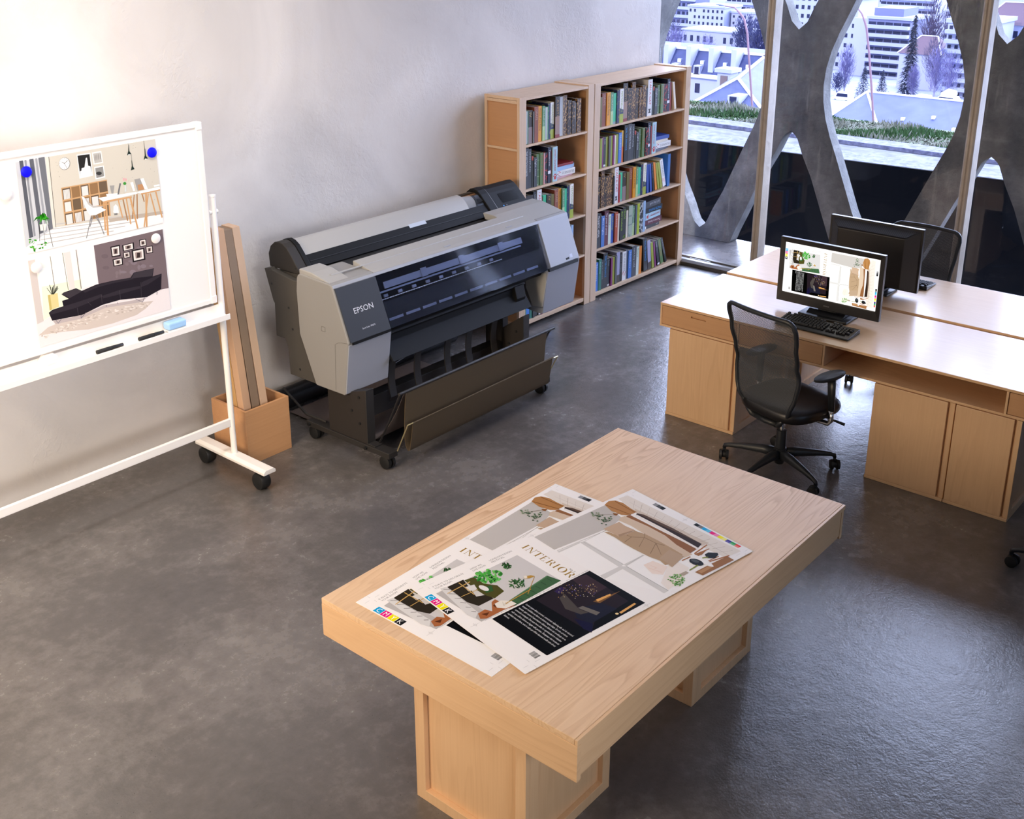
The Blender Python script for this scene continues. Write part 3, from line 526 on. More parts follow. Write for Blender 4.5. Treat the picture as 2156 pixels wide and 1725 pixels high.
SPREAD="f6f4f11:1032,34,1078,26,1098,603,855,578,680,618,569,394,563,144,566,157,804,164;c3beb82:566,26,950,23,930,139,854,159,809,159,564,143;e4dcd12:1029,19,1078,26,1098,603,1017,593,1009,486,1004,146;d2c3b23:1022,118,1047,452,1050,487,1014,482,997,153;b9ab9c4:1067,75,1011,121,1011,122,1068,76;b9ab9c4:1068,116,1012,157,1013,158,1069,118;b9ab9c4:1069,158,1014,192,1014,193,1069,159;b9ab9c4:1070,198,1015,226,1015,228,1070,200;b9ab9c4:1071,239,1017,261,1016,262,1071,240;b9ab9c4:1072,278,1018,295,1017,296,1071,280;b9ab9c4:1073,317,1019,328,1019,330,1072,319;b9ab9c4:1074,356,1021,361,1020,363,1073,358;b9ab9c4:1075,394,1022,394,1021,396,1073,396;b9ab9c4:1075,432,1023,427,1022,428,1074,434;b9ab9c4:1076,469,1025,459,1023,461,1075,471;b9ab9c4:1077,506,1026,491,1025,492,1076,508;b9ab9c4:1078,543,1027,522,1026,524,1076,544;b9ab9c4:1078,579,1028,554,1027,555,1077,580;c2b6a84:1043,69,1039,586,1041,585,1044,68;2f20185:1002,153,1014,267,1023,474,983,486,982,298,984,162;5d46366:1002,153,1015,179,1025,322,1023,474,1006,274;8f5e386:928,141,970,143,975,304,983,486,924,491,925,352;efe9e27:984,160,993,161,996,304,991,484,980,489,980,319;d3bda48:905,146,929,133,948,138,961,252,961,343,944,417,939,501,898,497,912,428,911,385,907,293,913,207;b498788:798,173,812,182,821,234,897,243,910,290,913,345,912,428,910,479,841,495,806,486,814,453,803,408,798,336,798,284,803,226;8a70559:805,278,853,268,854,265,806,275;8a70559:853,268,888,302,890,300,855,266;8a70559:889,301,913,282,912,280,888,300;8a70559:889,300,824,334,824,337,889,302;8a70559:887,301,891,359,894,358,890,300;8a70559:891,359,904,392,907,390,894,358;8a70559:892,357,821,395,821,398,892,360;8a70559:855,266,850,245,847,247,853,268;8a70559:891,358,846,428,848,428,894,359;c4a88d10:813,154,898,155,894,192,901,243,851,237,817,237,817,198;a98d7211:817,237,851,237,901,243,881,233,826,222;b79d8210:822,441,898,422,904,491,860,501,815,512,822,470;b27f4a7:950,20,983,10,1008,23,1018,59,1010,109,1008,146,988,145,959,140,944,121,936,73;8a5a2c8:950,29,972,147,976,144,955,26;8a5a2c8:1000,30,998,144,1002,142,1005,27;8a5a2c8:927,90,943,108,924,114,921,103;4b61469:876,104,872,105,869,103,870,98,874,97,877,99;7d8f729:859,110,854,112,851,109,852,105,856,103,860,106;5f73589:869,39,865,41,861,38,862,34,867,32,870,35;4b61469:881,96,877,98,874,95,875,91,879,89,883,92;4b61469:872,111,868,113,865,110,866,106,870,104,873,107;7d8f729:891,122,887,123,884,121,885,117,889,115,892,118;7d8f729:888,56,883,58,880,55,881,51,885,49,889,52;3c53389:857,83,853,84,849,81,850,77,855,76,858,78;3c53389:856,118,851,119,848,116,849,112,853,111,857,113;4b61469:889,116,885,117,881,114,882,110,887,109,890,111;4b61469:887,78,883,80,880,77,881,73,885,71,888,74;7d8f729:865,44,861,45,858,43,859,38,863,37,866,39;5f73589:869,65,865,67,861,64,862,60,867,58,870,61;3c53389:846,141,841,142,838,139,839,135,843,134,847,136;7d8f729:857,60,852,61,849,59,850,54,854,53,858,55;3c53389:880,126,875,128,872,125,873,121,877,119,881,122;4b61469:873,74,868,75,865,72,866,68,870,67,874,69;7d8f729:862,49,857,51,854,48,855,44,860,42,863,45;3c53389:864,122,859,123,856,120,857,116,861,115,865,117;5f73589:881,98,876,99,873,96,874,92,878,91,882,93;4b61469:873,115,869,117,866,114,867,110,871,108,874,111;3c53389:840,123,835,124,832,121,833,117,838,116,841,118;5f73589:868,36,863,38,860,35,861,31,866,29,869,32;5f73589:892,111,887,112,884,110,885,105,889,104,893,107;4b61469:854,92,849,94,846,91,847,87,851,85,855,88;7d8f729:881,50,877,52,873,49,875,45,879,43,882,46;7d8f729:866,104,862,106,859,103,860,99,864,97,867,100;4b61469:860,101,856,103,853,100,854,96,858,94,861,97;5f73589:872,125,868,127,865,124,866,120,870,118,873,121;4b61469:868,112,864,114,861,111,862,107,866,105,870,108;7d8f729:879,66,874,67,871,65,872,60,876,59,880,62;4b61469:867,70,862,72,859,69,860,65,865,63,868,66;3c53389:861,109,857,111,854,108,855,104,859,102,862,105;5f73589:866,61,862,62,858,59,859,55,864,54,867,56;5f73589:895,121,891,123,887,120,889,116,893,114,896,117;4b61469:904,108,900,110,897,107,898,103,902,101,906,104;7d8f729:854,57,850,59,847,56,848,52,852,50,855,53;5f73589:866,62,862,64,859,61,860,57,864,55,867,58;7d8f729:863,50,859,52,855,49,856,45,861,43,864,46;7d8f729:892,109,888,110,884,108,885,103,890,102,893,105;4b61469:869,78,865,80,861,77,862,73,867,71,870,74;3c53389:875,78,871,80,867,77,868,73,873,71,876,74;6b5a408:861,55,935,109,936,108,862,53;6b5a408:833,126,928,103,929,102,834,125;b3ada63:567,157,812,170,813,168,568,155;b3ada63:681,174,852,165,853,163,681,173;d6d4d03:674,167,695,173,693,384,667,387;d6d4d03:691,384,795,384,798,390,692,399;d6d4d03:668,385,690,398,692,607,668,607;d6d4d03:572,381,677,383,687,401,571,408;d6d4d03:564,160,674,164,673,171,564,170;9c9a964:686,171,691,384,692,384,687,171;9c9a964:690,399,691,607,693,606,692,399;9c9a964:697,394,794,386,794,384,697,393;9c9a964:692,384,687,171,686,171,691,384;f0dfd24:746,433,793,436,806,498,753,524,728,494;e8cbb85:762,453,768,479,770,477,764,452;e8cbb85:770,477,757,477,756,479,769,479;e8cbb85:744,459,760,511,762,510,746,458;efe6dc3:806,498,858,479,862,554,794,587,696,603,708,556;9b6b415:855,587,936,588,1030,593,1029,626,861,620;9b6b415:925,502,1015,512,966,525,920,519;b98a5d6:866,592,930,593,928,607,868,608;a5683a7:947,505,1033,494,1036,488,950,499;a5683a7:947,513,1017,517,1020,513,950,509;a5683a7:948,577,1037,598,1041,592,953,572;a5683a7:949,571,1004,575,1007,571,952,567;a5683a7:875,507,930,510,934,505,878,502;f5f3f08:936,607,931,606,926,599,923,588,920,572,918,553,918,533,920,515,923,499,927,488,931,483,936,483,941,490,945,503,947,519,949,538,949,558,947,576,944,591,940,602;1e21249:919,573,913,575,907,574,901,571,896,565,892,558,890,549,890,540,891,531,895,524,900,520,906,517,912,518,918,522,923,527,927,535,929,544,929,553,927,561,924,568;1e21249:974,531,995,530,1020,554,1012,565,983,573,962,553;4a4f5210:917,553,915,554,912,553,909,551,906,548,904,543,903,538,902,533,903,529,904,525,906,523,909,522,912,523,915,525,918,529,920,533,921,538,922,543,921,547,920,551;7d8a339:846,570,897,566,900,560,849,564;7d8a339:946,544,968,554,972,549,950,539;b2a4937:798,559,835,561,835,576,805,577;4a7d368:747,600,743,602,740,599,741,595,746,594,749,596;5e94448:752,594,748,596,744,593,746,589,750,588,753,590;a7c98f8:754,576,750,578,747,575,748,571,753,570,756,572;4a7d368:773,570,768,571,765,569,766,565,771,564,774,566;5e94448:789,553,785,555,781,552,783,548,787,547,790,549;7fae628:758,590,754,592,751,589,752,585,757,584,760,586;a7c98f8:786,602,782,604,779,601,780,597,784,596,787,599;7fae628:767,566,763,567,760,565,761,561,766,559,769,562;7fae628:768,599,763,600,760,598,762,594,766,593,769,595;a7c98f8:748,580,743,582,740,579,742,575,746,574,749,576;4a7d368:782,596,777,597,774,595,775,591,780,589,783,592;7fae628:778,589,774,590,771,588,772,584,777,582,780,585;4a7d368:767,594,763,596,760,593,761,589,766,588,769,590;5e94448:739,602,734,603,731,601,733,597,737,596,740,598;a7c98f8:791,574,787,575,784,573,785,569,790,567,793,570;a7c98f8:785,553,781,555,778,552,779,548,783,547,786,549;4a7d368:749,570,745,571,742,569,743,565,748,563,751,566;a7c98f8:774,587,770,588,767,586,768,582,773,580,776,583;7fae628:751,613,747,614,744,612,745,608,750,606,753,609;a7c98f8:773,567,769,568,766,566,767,562,771,561,775,563;7fae628:747,591,743,593,740,590,741,586,745,585,748,587;7fae628:803,569,798,571,795,568,796,564,801,563,804,565;4a7d368:775,584,770,586,767,583,769,579,773,578,776,580;4a7d368:758,607,754,609,751,606,752,602,757,601,760,603;7fae628:743,588,738,590,735,587,737,583,741,582,744,584;7fae628:788,596,784,598,781,595,782,592,786,590,789,593;7fae628:768,609,764,610,761,608,762,604,767,602,770,605;7fae628:762,591,757,592,754,590,756,586,760,585,763,587;5e94448:770,575,766,577,763,574,764,570,769,569,772,571;7fae628:777,598,773,600,770,597,771,593,776,592,779,595;5e94448:747,561,743,562,740,560,741,556,746,554,749,557;a7c98f8:744,591,740,592,737,590,738,586,743,584,746,587;7fae628:794,560,790,561,787,559,788,555,793,553,796,556;7fae628:800,574,795,575,792,573,794,569,798,567,801,570;5e94448:751,604,746,605,743,603,745,599,749,598,752,600;4a7d368:780,562,776,564,773,561,774,557,779,556,782,558;a7c98f8:773,569,769,570,766,568,767,564,772,562,775,565;5e94448:788,576,784,578,781,575,782,571,787,570,790,572;a7c98f8:791,562,786,563,783,561,784,557,789,555,792,558;a7c98f8:748,576,744,578,741,575,742,571,746,570,749,572;5e94448:749,593,744,595,741,592,743,588,747,587,750,589;4a7d368:759,586,755,588,752,585,753,581,757,580,760,582;4a7d368:788,558,784,560,781,557,782,553,786,552,790,554;5e94448:789,590,785,592,782,589,783,585,788,584,791,586;7fae628:796,584,791,586,788,583,790,579,794,578,797,580;7fae628:767,562,763,563,760,561,761,557,765,555,768,558;a7c98f8:775,558,770,560,767,557,769,553,773,552,776,554;4a7d368:770,558,765,559,762,557,764,553,768,551,771,554;a7c98f8:796,561,792,562,789,560,790,556,795,554,798,557;4a7d368:773,606,768,607,765,605,767,601,771,600,774,602;5e94448:789,567,785,568,782,566,783,562,788,560,791,563;5e94448:758,597,754,598,751,596,752,592,756,590,759,593;a7c98f8:797,592,793,594,790,591,791,587,796,586,799,588;5e94448:778,589,774,590,771,588,772,584,777,583,780,585;7fae628:770,565,766,566,763,564,764,560,768,558,771,561;7fae628:741,598,737,600,734,597,735,593,740,592,743,594;4a7d368:784,594,779,595,776,593,778,589,782,587,785,590;a7c98f8:766,551,762,552,758,550,760,546,764,544,767,547;4a7d368:782,571,778,573,775,570,776,566,781,565,784,567;4a7d368:764,559,760,561,757,558,758,554,763,553,766,555;cfccca1:432,82,443,314,67,325,48,92;b9b5b22:48,92,117,87,112,320,67,325;3f63403:194,295,426,258,443,314,216,327;2d4a304:221,299,230,326,232,324,224,297;2d4a304:252,295,259,321,262,319,255,293;2d4a304:283,290,290,316,292,314,286,289;2d4a304:315,286,320,311,323,309,318,284;2d4a304:347,282,351,306,354,305,350,280;2d4a304:379,278,382,302,385,300,382,276;2d4a304:412,274,414,297,416,295,415,272;57805a5:198,298,422,263,424,257,199,293;4b4a1d4:176,89,215,94,217,150,247,190,243,234,189,247,174,205,172,151;2e5a2c5:203,168,231,177,215,209,185,202;2b24193:103,83,176,83,146,197,180,210,187,245,117,247,100,203;dad8d54:77,75,102,81,92,275,62,298,54,265;dad8d54:149,125,187,133,177,163,145,154;8d8a865:83,88,103,107,105,105,85,85;8d8a865:81,123,100,141,102,138,83,120;8d8a865:80,157,96,174,99,171,82,155;8d8a865:79,191,93,206,95,204,81,189;8d8a865:77,225,90,238,92,236,79,222;8d8a865:76,258,87,270,90,267,78,255;e8e6e36:205,194,201,196,198,195,194,192,191,188,189,181,187,174,187,167,188,161,190,155,193,152,197,150,200,151,204,154,207,159,209,165,211,172,211,179,210,186,208,191;c7a15c5:78,119,186,112,187,107,80,115;c7a15c5:149,89,146,185,150,183,153,87;c7a15c5:104,165,177,168,179,165,105,162;4fae458:246,138,244,132,248,121,255,114,257,120,252,132;4fae458:242,110,237,108,236,99,240,91,246,92,247,102;3c96388:227,110,233,104,242,102,246,106,239,113,230,115;4fae458:256,107,249,109,243,104,244,97,251,94,257,100;6cc45c8:237,99,231,98,229,89,233,81,239,82,241,91;6cc45c8:236,146,238,138,247,128,254,126,251,134,242,144;2c7a2a8:268,160,262,162,257,155,259,147,266,146,270,153;4fae458:298,134,305,130,312,132,313,139,306,143,298,140;4fae458:251,145,244,147,238,142,239,135,246,132,252,137;2c7a2a8:292,151,297,144,307,138,312,141,307,148,297,153;3c96388:207,125,211,117,221,110,227,111,223,119,213,126;6cc45c8:262,121,269,116,277,117,279,123,272,128,263,127;6cc45c8:246,166,253,160,262,159,264,164,258,170,249,171;6cc45c8:276,88,283,83,290,86,291,92,284,97,276,94;2c7a2a8:237,170,235,165,239,153,246,147,248,153,243,164;3c96388:222,140,220,134,224,123,231,117,233,122,228,134;3c96388:265,117,265,110,273,99,280,95,279,102,272,113;2c7a2a8:246,153,253,149,261,151,261,158,254,162,247,159;2c7a2a8:272,102,279,96,288,95,291,100,284,106,275,107;6cc45c8:253,161,260,158,267,161,268,167,261,171,253,168;3c96388:274,116,272,110,277,99,284,93,285,98,280,110;6cc45c8:267,169,273,163,283,160,286,164,280,171,270,173;2c7a2a8:227,135,231,127,240,119,246,119,243,127,233,135;6cc45c8:265,124,267,116,275,105,282,102,281,110,272,121;6cc45c8:218,154,223,146,233,140,238,142,233,150,224,156;2c7a2a8:244,167,248,159,257,151,263,151,260,159,250,167;3c96388:244,168,242,163,247,151,253,146,255,151,250,163;4fae458:240,91,247,87,254,89,255,96,248,100,240,97;4fae458:263,166,267,159,276,151,282,151,279,159,269,167;4fae458:231,81,238,76,246,78,247,84,241,89,233,87;6cc45c8:289,125,286,121,289,109,295,102,298,107,295,118;3c96388:221,139,217,136,219,125,224,117,228,121,227,132;2c7a2a8:294,143,300,136,310,131,314,134,309,141,298,146;3c96388:264,110,259,109,258,100,262,92,267,93,269,102;2c7a2a8:305,127,298,128,295,120,297,112,304,112,307,119;2c7a2a8:256,123,263,117,272,116,275,121,268,127,259,128;4fae458:233,104,236,96,246,88,252,87,249,95,239,104;6cc45c8:217,147,220,139,230,131,236,131,232,139,223,147;2c7a2a8:233,79,240,75,248,77,249,84,242,88,234,86;4fae458:273,157,269,153,270,142,276,135,280,139,278,150;6cc45c8:272,156,268,152,271,141,276,134,280,138,278,149;6cc45c8:249,102,255,96,265,94,267,99,261,105,251,107;4fae458:272,144,266,143,264,134,268,126,274,127,276,136;4fae458:253,96,248,94,247,84,252,76,257,78,257,88;3c96388:254,174,253,168,258,157,265,151,266,157,261,169;4fae458:245,122,252,115,261,112,265,116,259,123,249,125;2c7a2a8:240,163,245,156,255,152,259,155,254,162,244,166;4fae458:257,147,259,140,268,130,275,128,273,135,264,145;3c96388:229,152,223,150,223,140,227,132,232,134,233,144;4fae458:247,160,253,154,262,154,265,159,258,165,249,165;3c96388:245,121,240,119,241,108,246,100,250,103,250,114;4fae458:225,106,232,100,241,99,243,104,237,110,228,111;6cc45c8:241,145,248,139,257,138,259,143,253,149,244,150;4fae458:252,117,252,110,259,98,265,94,266,101,259,112;4fae458:267,112,273,105,283,104,286,108,279,115,270,116;6cc45c8:283,123,288,115,298,108,304,109,299,117,289,124;4fae458:240,107,236,103,239,92,245,85,248,89,246,100;3c96388:231,119,225,119,222,111,225,103,231,103,234,111;3c96388:295,154,290,152,291,141,296,133,300,136,300,147;6cc45c8:311,135,305,135,302,127,305,119,311,119,314,127;2c7a2a8:225,105,218,107,213,102,214,94,221,92,226,98;2c7a2a8:209,122,216,116,225,115,228,119,221,126,212,127;2c7a2a8:266,142,260,144,254,138,256,130,263,129,268,134;6cc45c8:276,148,276,141,283,130,290,125,290,132,283,144;4fae458:257,105,263,98,273,94,277,98,271,105,261,108;4fae458:219,126,226,121,234,122,235,128,229,133,220,132;6cc45c8:254,136,248,136,245,128,248,120,254,120,257,128;2c7a2a8:290,129,293,121,303,113,309,112,306,120,296,129;2c7a2a8:307,125,300,126,296,120,298,112,304,110,309,117;6cc45c8:222,142,217,140,217,130,221,122,226,124,226,134;244a248:314,223,314,217,317,205,320,199,321,204,318,216;3e6f3a8:317,221,316,217,317,205,320,198,322,203,320,215;244a248:303,222,306,216,314,204,320,200,317,206,309,218;2f5b2d8:304,249,308,243,318,233,324,230,320,237,310,246;3e6f3a8:318,239,323,233,334,226,340,224,335,230,324,238;244a248:296,256,297,250,303,237,308,231,307,238,301,250;3e6f3a8:320,238,326,233,337,229,342,230,336,234,325,238;244a248:307,226,312,221,323,213,329,212,324,217,313,225;2f5b2d8:311,212,308,208,307,198,309,192,312,195,313,205;244a248:318,246,319,239,326,227,331,221,330,228,323,240;244a248:320,222,324,216,334,205,340,201,336,208,326,218;3e6f3a8:331,244,327,243,323,235,323,229,327,231,331,238;3e6f3a8:319,216,325,213,335,212,339,214,333,217,323,218;244a248:314,263,315,257,322,245,327,239,326,246,319,258;2f5b2d8:307,221,308,215,316,203,322,197,320,204,312,216;3e6f3a8:298,213,295,209,294,199,295,193,299,196,300,206;3e6f3a8:313,253,310,248,310,238,313,231,315,235,315,246;244a248:296,220,301,218,310,221,312,226,306,227,298,224;2f5b2d8:301,218,305,212,315,202,321,199,317,205,307,215;3e6f3a8:300,242,301,235,308,223,313,217,312,224,305,236;3e6f3a8:270,227,276,223,287,219,292,219,286,224,275,228;3e6f3a8:301,238,303,231,310,219,315,214,313,221,306,233;244a248:294,255,291,251,290,241,292,235,294,238,295,248;3e6f3a8:274,225,280,223,290,223,293,226,287,229,278,228;244a248:326,237,331,231,342,222,348,219,343,226,332,235;244a248:311,214,306,213,301,206,301,201,305,202,310,209;3e6f3a8:312,225,318,220,329,215,334,215,328,220,317,225;2f5b2d8:289,247,295,244,305,243,309,246,303,249,293,249;2f5b2d8:300,228,306,224,317,221,321,222,315,226,305,229;244a248:299,229,300,223,306,210,311,204,310,211,304,223;3e6f3a8:295,223,301,221,310,222,313,225,307,227,298,226;3e6f3a8:318,236,316,231,317,220,321,213,322,218,321,229;2f5b2d8:292,225,287,223,283,216,283,210,287,212,292,219;2f5b2d8:303,258,308,252,319,245,325,244,319,250,308,257;2f5b2d8:279,247,280,241,286,229,292,223,290,230,284,242;3e6f3a8:314,239,319,233,330,224,336,222,331,228,320,237;3e6f3a8:357,111,353,109,352,101,355,95,359,97,360,105;31402a8:359,127,357,122,360,113,365,107,367,112,363,121;3e6f3a8:359,135,355,135,352,129,353,123,358,123,361,129;2f5b2d8:354,111,359,106,367,106,370,109,364,113,356,114;31402a8:347,136,348,130,354,121,359,117,358,123,352,132;2f5b2d8:348,125,344,123,344,114,347,108,351,110,351,119;31402a8:366,115,363,112,364,103,368,97,371,100,370,109;2f5b2d8:340,127,337,126,336,118,339,112,342,114,343,121;31402a8:343,106,345,100,352,91,357,88,356,94,349,103;2f5b2d8:354,108,353,103,357,94,362,88,363,93,359,102;2f5b2d8:368,128,364,128,360,122,362,116,366,116,370,122;2f5b2d8:362,119,359,116,360,107,364,102,367,105,366,113;3e6f3a8:339,129,339,123,345,114,350,110,350,116,344,125;3e6f3a8:359,124,357,119,361,110,365,104,367,109,364,118;2f5b2d8:339,102,344,98,352,97,354,100,349,104,341,105;31402a8:354,115,351,112,352,103,356,97,359,100,358,109;3e6f3a8:358,125,356,121,358,112,363,106,365,110,362,119;3e6f3a8:338,132,343,127,351,124,355,126,350,131,341,134;3e6f3a8:338,116,342,110,351,104,355,104,352,110,343,116;3e6f3a8:349,121,344,121,341,116,342,110,347,110,350,115;2f5b2d8:349,122,347,118,350,108,354,103,356,107,354,116;3e6f3a8:351,120,355,114,363,108,368,107,364,113,356,119;b98f3d9:356,209,381,218,389,232,365,231,350,221;b98f3d9:386,232,296,300,296,303,386,235;b98f3d9:196,299,323,288,325,284,198,295;e9e3d510:364,220,359,223,354,224,351,221,350,216,353,211,357,207,362,207,366,209,366,214;a7643a6:87,281,120,277,133,302,166,258,186,252,192,293,216,327,170,321,93,323,74,310;5c2f177:94,291,122,300,102,311;5c2f177:156,278,168,274,156,295;e8e2d68:167,273,197,271,223,297,227,322,179,320,159,297;c5bda89:186,302,197,282,195,282,184,301;c5bda89:185,302,202,292,202,290,185,301;c5bda89:185,303,207,301,208,299,185,301;0202021:567,333,575,605,115,606,105,335;231a202:442,333,540,343,538,560,362,572,310,610,293,349;3a2a303:479,333,540,343,540,451,462,454;1a1b2b3:357,470,457,509,475,567,345,572,331,519;2e1f4d4:378,349,416,342,424,364,380,373;1412334:321,511,350,576,316,608,304,579;4a44404:365,390,396,386,372,483,383,520,355,511,336,453;6d68625:373,477,394,479,414,545,393,549;8f7a5a6:513,429,511,430,510,428,512,426,514,427;8f7a5a6:454,412,452,412,451,411,453,409,455,409;e8c98a6:493,428,491,429,490,427,491,425,494,425;6b5fb06:495,408,493,409,492,407,494,405,496,405;e8c98a6:396,378,394,379,393,377,395,375,397,375;f0e3c06:484,431,481,432,480,430,482,428,484,429;8f7a5a6:415,423,413,424,412,422,414,420,416,420;e8c98a6:417,373,414,374,413,372,415,370,417,370;f0e3c06:515,408,513,409,512,407,514,405,516,406;c79a556:395,372,392,373,391,371,393,369,395,370;6b5fb06:492,397,489,398,488,396,490,394,492,395;6b5fb06:453,383,451,384,450,382,451,380,454,381;f0e3c06:407,429,405,430,404,428,406,426,408,427;6b5fb06:422,374,419,375,418,373,420,371,422,371;8f7a5a6:464,392,462,393,461,391,463,389,465,390;e8c98a6:384,399,382,400,381,398,382,396,384,397;c79a556:438,351,436,352,435,350,436,348,439,349;e8c98a6:471,433,469,434,468,432,470,430,472,431;6b5fb06:438,392,436,393,435,391,437,389,439,390;8f7a5a6:492,406,489,407,488,405,490,403,492,404;6b5fb06:467,434,464,435,463,433,465,431,467,431;c79a556:444,371,442,372,441,370,443,368,445,368;6b5fb06:432,429,430,430,429,428,430,426,433,427;6b5fb06:440,397,437,398,436,396,438,394,440,394;f0e3c06:444,432,442,433,441,431,443,429,445,429;8f7a5a6:450,389,447,390,446,388,448,386,450,387;e8c98a6:484,413,481,414,480,412,482,410,484,411;8f7a5a6:413,385,411,386,410,384,412,382,414,383;6b5fb06:455,365,452,366,451,364,453,362,455,362;6b5fb06:473,382,470,383,469,381,471,379,473,380;8f7a5a6:401,367,398,368,397,366,399,364,401,364;8f7a5a6:464,370,462,371,461,369,463,367,465,367;8f7a5a6:429,377,427,378,426,376,428,374,430,374;8f7a5a6:464,465,462,466,461,464,463,462,465,463;c79a556:420,357,418,358,417,356,419,354,421,355;e8c98a6:479,377,476,378,475,376,477,374,479,375;f0e3c06:389,364,387,365,386,363,388,361,390,362;f0e3c06:414,391,412,392,411,390,412,388,414,389;8f7a5a6:475,410,473,411,472,409,474,407,476,408;e8c98a6:431,409,428,409,427,408,429,406,431,406;e8c98a6:488,425,486,425,485,423,487,421,489,422;8f7a5a6:423,360,421,361,420,359,421,357,424,358;8f7a5a6:446,370,443,370,442,368,444,366,446,367;8f7a5a6:428,421,426,422,425,420,427,418,429,419;c79a556:438,379,436,380,435,378,436,376,439,376;f0e3c06:417,330,414,331,413,329,415,327,417,327;8f7a5a6:391,377,389,377,388,376,389,374,392,374;e8c98a6:487,425,485,425,484,424,486,422,488,422;8f7a5a6:389,387,387,388,386,386,388,384,390,385;c79a556:503,406,500,407,499,405,501,403,503,404;6b5fb06:474,455,471,456,471,454,472,452,474,453;f0e3c06:497,445,494,446,493,444,495,442,497,442;f0e3c06:440,440,437,440,436,439,438,437,440,437;6b5fb06:440,367,437,368,436,366,438,364,440,365;8f7a5a6:435,375,433,376,432,374,433,372,436,372;c79a556:464,420,461,421,460,419,462,417,464,418;8f7a5a6:438,383,436,384,435,382,437,380,439,381;8f7a5a6:483,444,481,444,480,443,482,441,484,441;8f7a5a6:477,416,474,417,473,415,475,413,477,413;e8c98a6:428,414,426,414,425,413,426,411,429,411;f0e3c06:426,335,423,336,422,334,424,332,426,333;6b5fb06:417,423,415,424,414,422,416,420,418,421;f0e3c06:451,384,448,385,447,383,449,381,451,382;c79a556:413,409,410,410,409,408,411,406,413,406;e8c98a6:506,403,504,404,503,402,505,400,507,400;f0e3c06:405,352,402,353,402,351,403,349,405,349;8f7a5a6:442,411,440,412,439,410,441,408,443,409;c79a556:366,387,364,388,363,386,365,384,367,384;8f7a5a6:415,396,412,397,411,395,413,393,415,394;c79a556:489,440,487,441,486,439,487,437,490,438;8f7a5a6:468,399,465,400,464,398,466,396,468,396;f0e3c06:496,404,493,405,492,403,494,401,496,402;c79a556:513,420,510,421,509,419,511,417,513,418;c79a556:427,423,424,424,423,422,425,420,427,421;8f7a5a6:385,393,382,393,381,392,383,390,385,390;c79a556:474,419,472,419,471,418,473,415,475,416;e8c98a6:447,402,445,403,444,401,445,399,448,399;f0e3c06:443,388,440,389,439,387,441,385,443,386;e8c98a6:448,354,446,355,445,353,447,351,449,352;c79a556:517,405,515,406,514,404,516,402,518,402;f0e3c06:448,449,446,450,445,448,447,446,449,447;e8c98a6:409,366,406,367,405,365,407,363,409,363;f0e3c06:468,443,466,444,465,442,467,440,469,440;e8c98a6:497,431,495,432,494,430,496,428,498,429;6b5fb06:480,384,477,385,476,383,478,381,480,382;8f7a5a6:412,391,410,392,409,390,411,388,413,389;6b5fb06:484,450,481,451,480,449,482,447,484,447;6b5fb06:427,393,424,394,423,392,425,390,427,390;f0e3c06:464,458,461,459,460,457,462,455,464,456;6b5fb06:442,354,440,355,439,353,441,351,443,351;e0a8605:455,481,520,487,516,496,453,494;e0a8605:465,587,545,581,546,590,464,597;f5d9a06:458,592,454,594,449,592,447,588,448,584,452,582,457,584,459,588;7a56304:441,482,561,498,510,501,452,505"
# ------------------------------------------------------------------ shared materials
LW, DW = 'e3bd93', 'c09267'
woodx = wood('maple_along_x', 'x', LW, DW, contrast=0.25)
woody = wood('maple_along_y', 'y', LW, DW, contrast=0.25)
woodz = wood('maple_along_z', 'z', LW, DW, contrast=0.22)
desktop_m = wood('desk_top_maple', 'y', LW, DW, rough=0.36, contrast=0.22, coat=0.45)
pinetop = wood('pine_top', 'x', 'e8c69f', 'b98a5f', rough=0.55, ring=26, contrast=0.55, bump=0.12)
drawer_m = wood('drawer_front_veneer', 'y', 'c99b70', 'a87a50', rough=0.5, ring=10, contrast=0.2)
panel_m = wood('side_panel_veneer', 'y', 'c29267', 'a97b52', rough=0.5, ring=10, contrast=0.15)
beech = wood('beech_box_veneer', 'x', 'cb9a6e', 'a8774e', rough=0.5, ring=8, contrast=0.3)
black_pl = mat('black_plastic', '17181a', 0.4)
soft_black = mat('soft_black', '131415', 0.55)
dark_metal = mat('dark_metal', '2b2b2c', 0.45, 0.3)
white_metal = mat('white_enamel', 'f1eeea', 0.35)
chrome = mat('chrome', 'c9c9cb', 0.15, 1.0)

# ------------------------------------------------------------------ room shell
floor_m = concrete_floor()
wall_m = plaster('plaster_wall', 'cbc6c2', 'e4dfda', bump=0.6)
struct('floor', MB().box(-1.6, 8.62, -3.1, 5.55, -0.12, 0), floor_m)
struct('wall_left', MB().box(-1.6, 8.62, 5.55, 5.75, 0, 4.3), wall_m)
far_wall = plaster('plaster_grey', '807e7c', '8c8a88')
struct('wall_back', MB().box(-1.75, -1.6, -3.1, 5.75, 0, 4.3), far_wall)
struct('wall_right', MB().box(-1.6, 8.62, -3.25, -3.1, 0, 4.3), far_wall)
struct('ceiling', MB().box(-1.75, 9.75, -3.25, 5.75, 4.3, 4.5), mat('ceiling_paint', 'd8d6d3', 0.9))
struct('ground_terrace', MB().box(8.62, 9.62, -6, 7.6, -0.14, -0.002), floor_m)

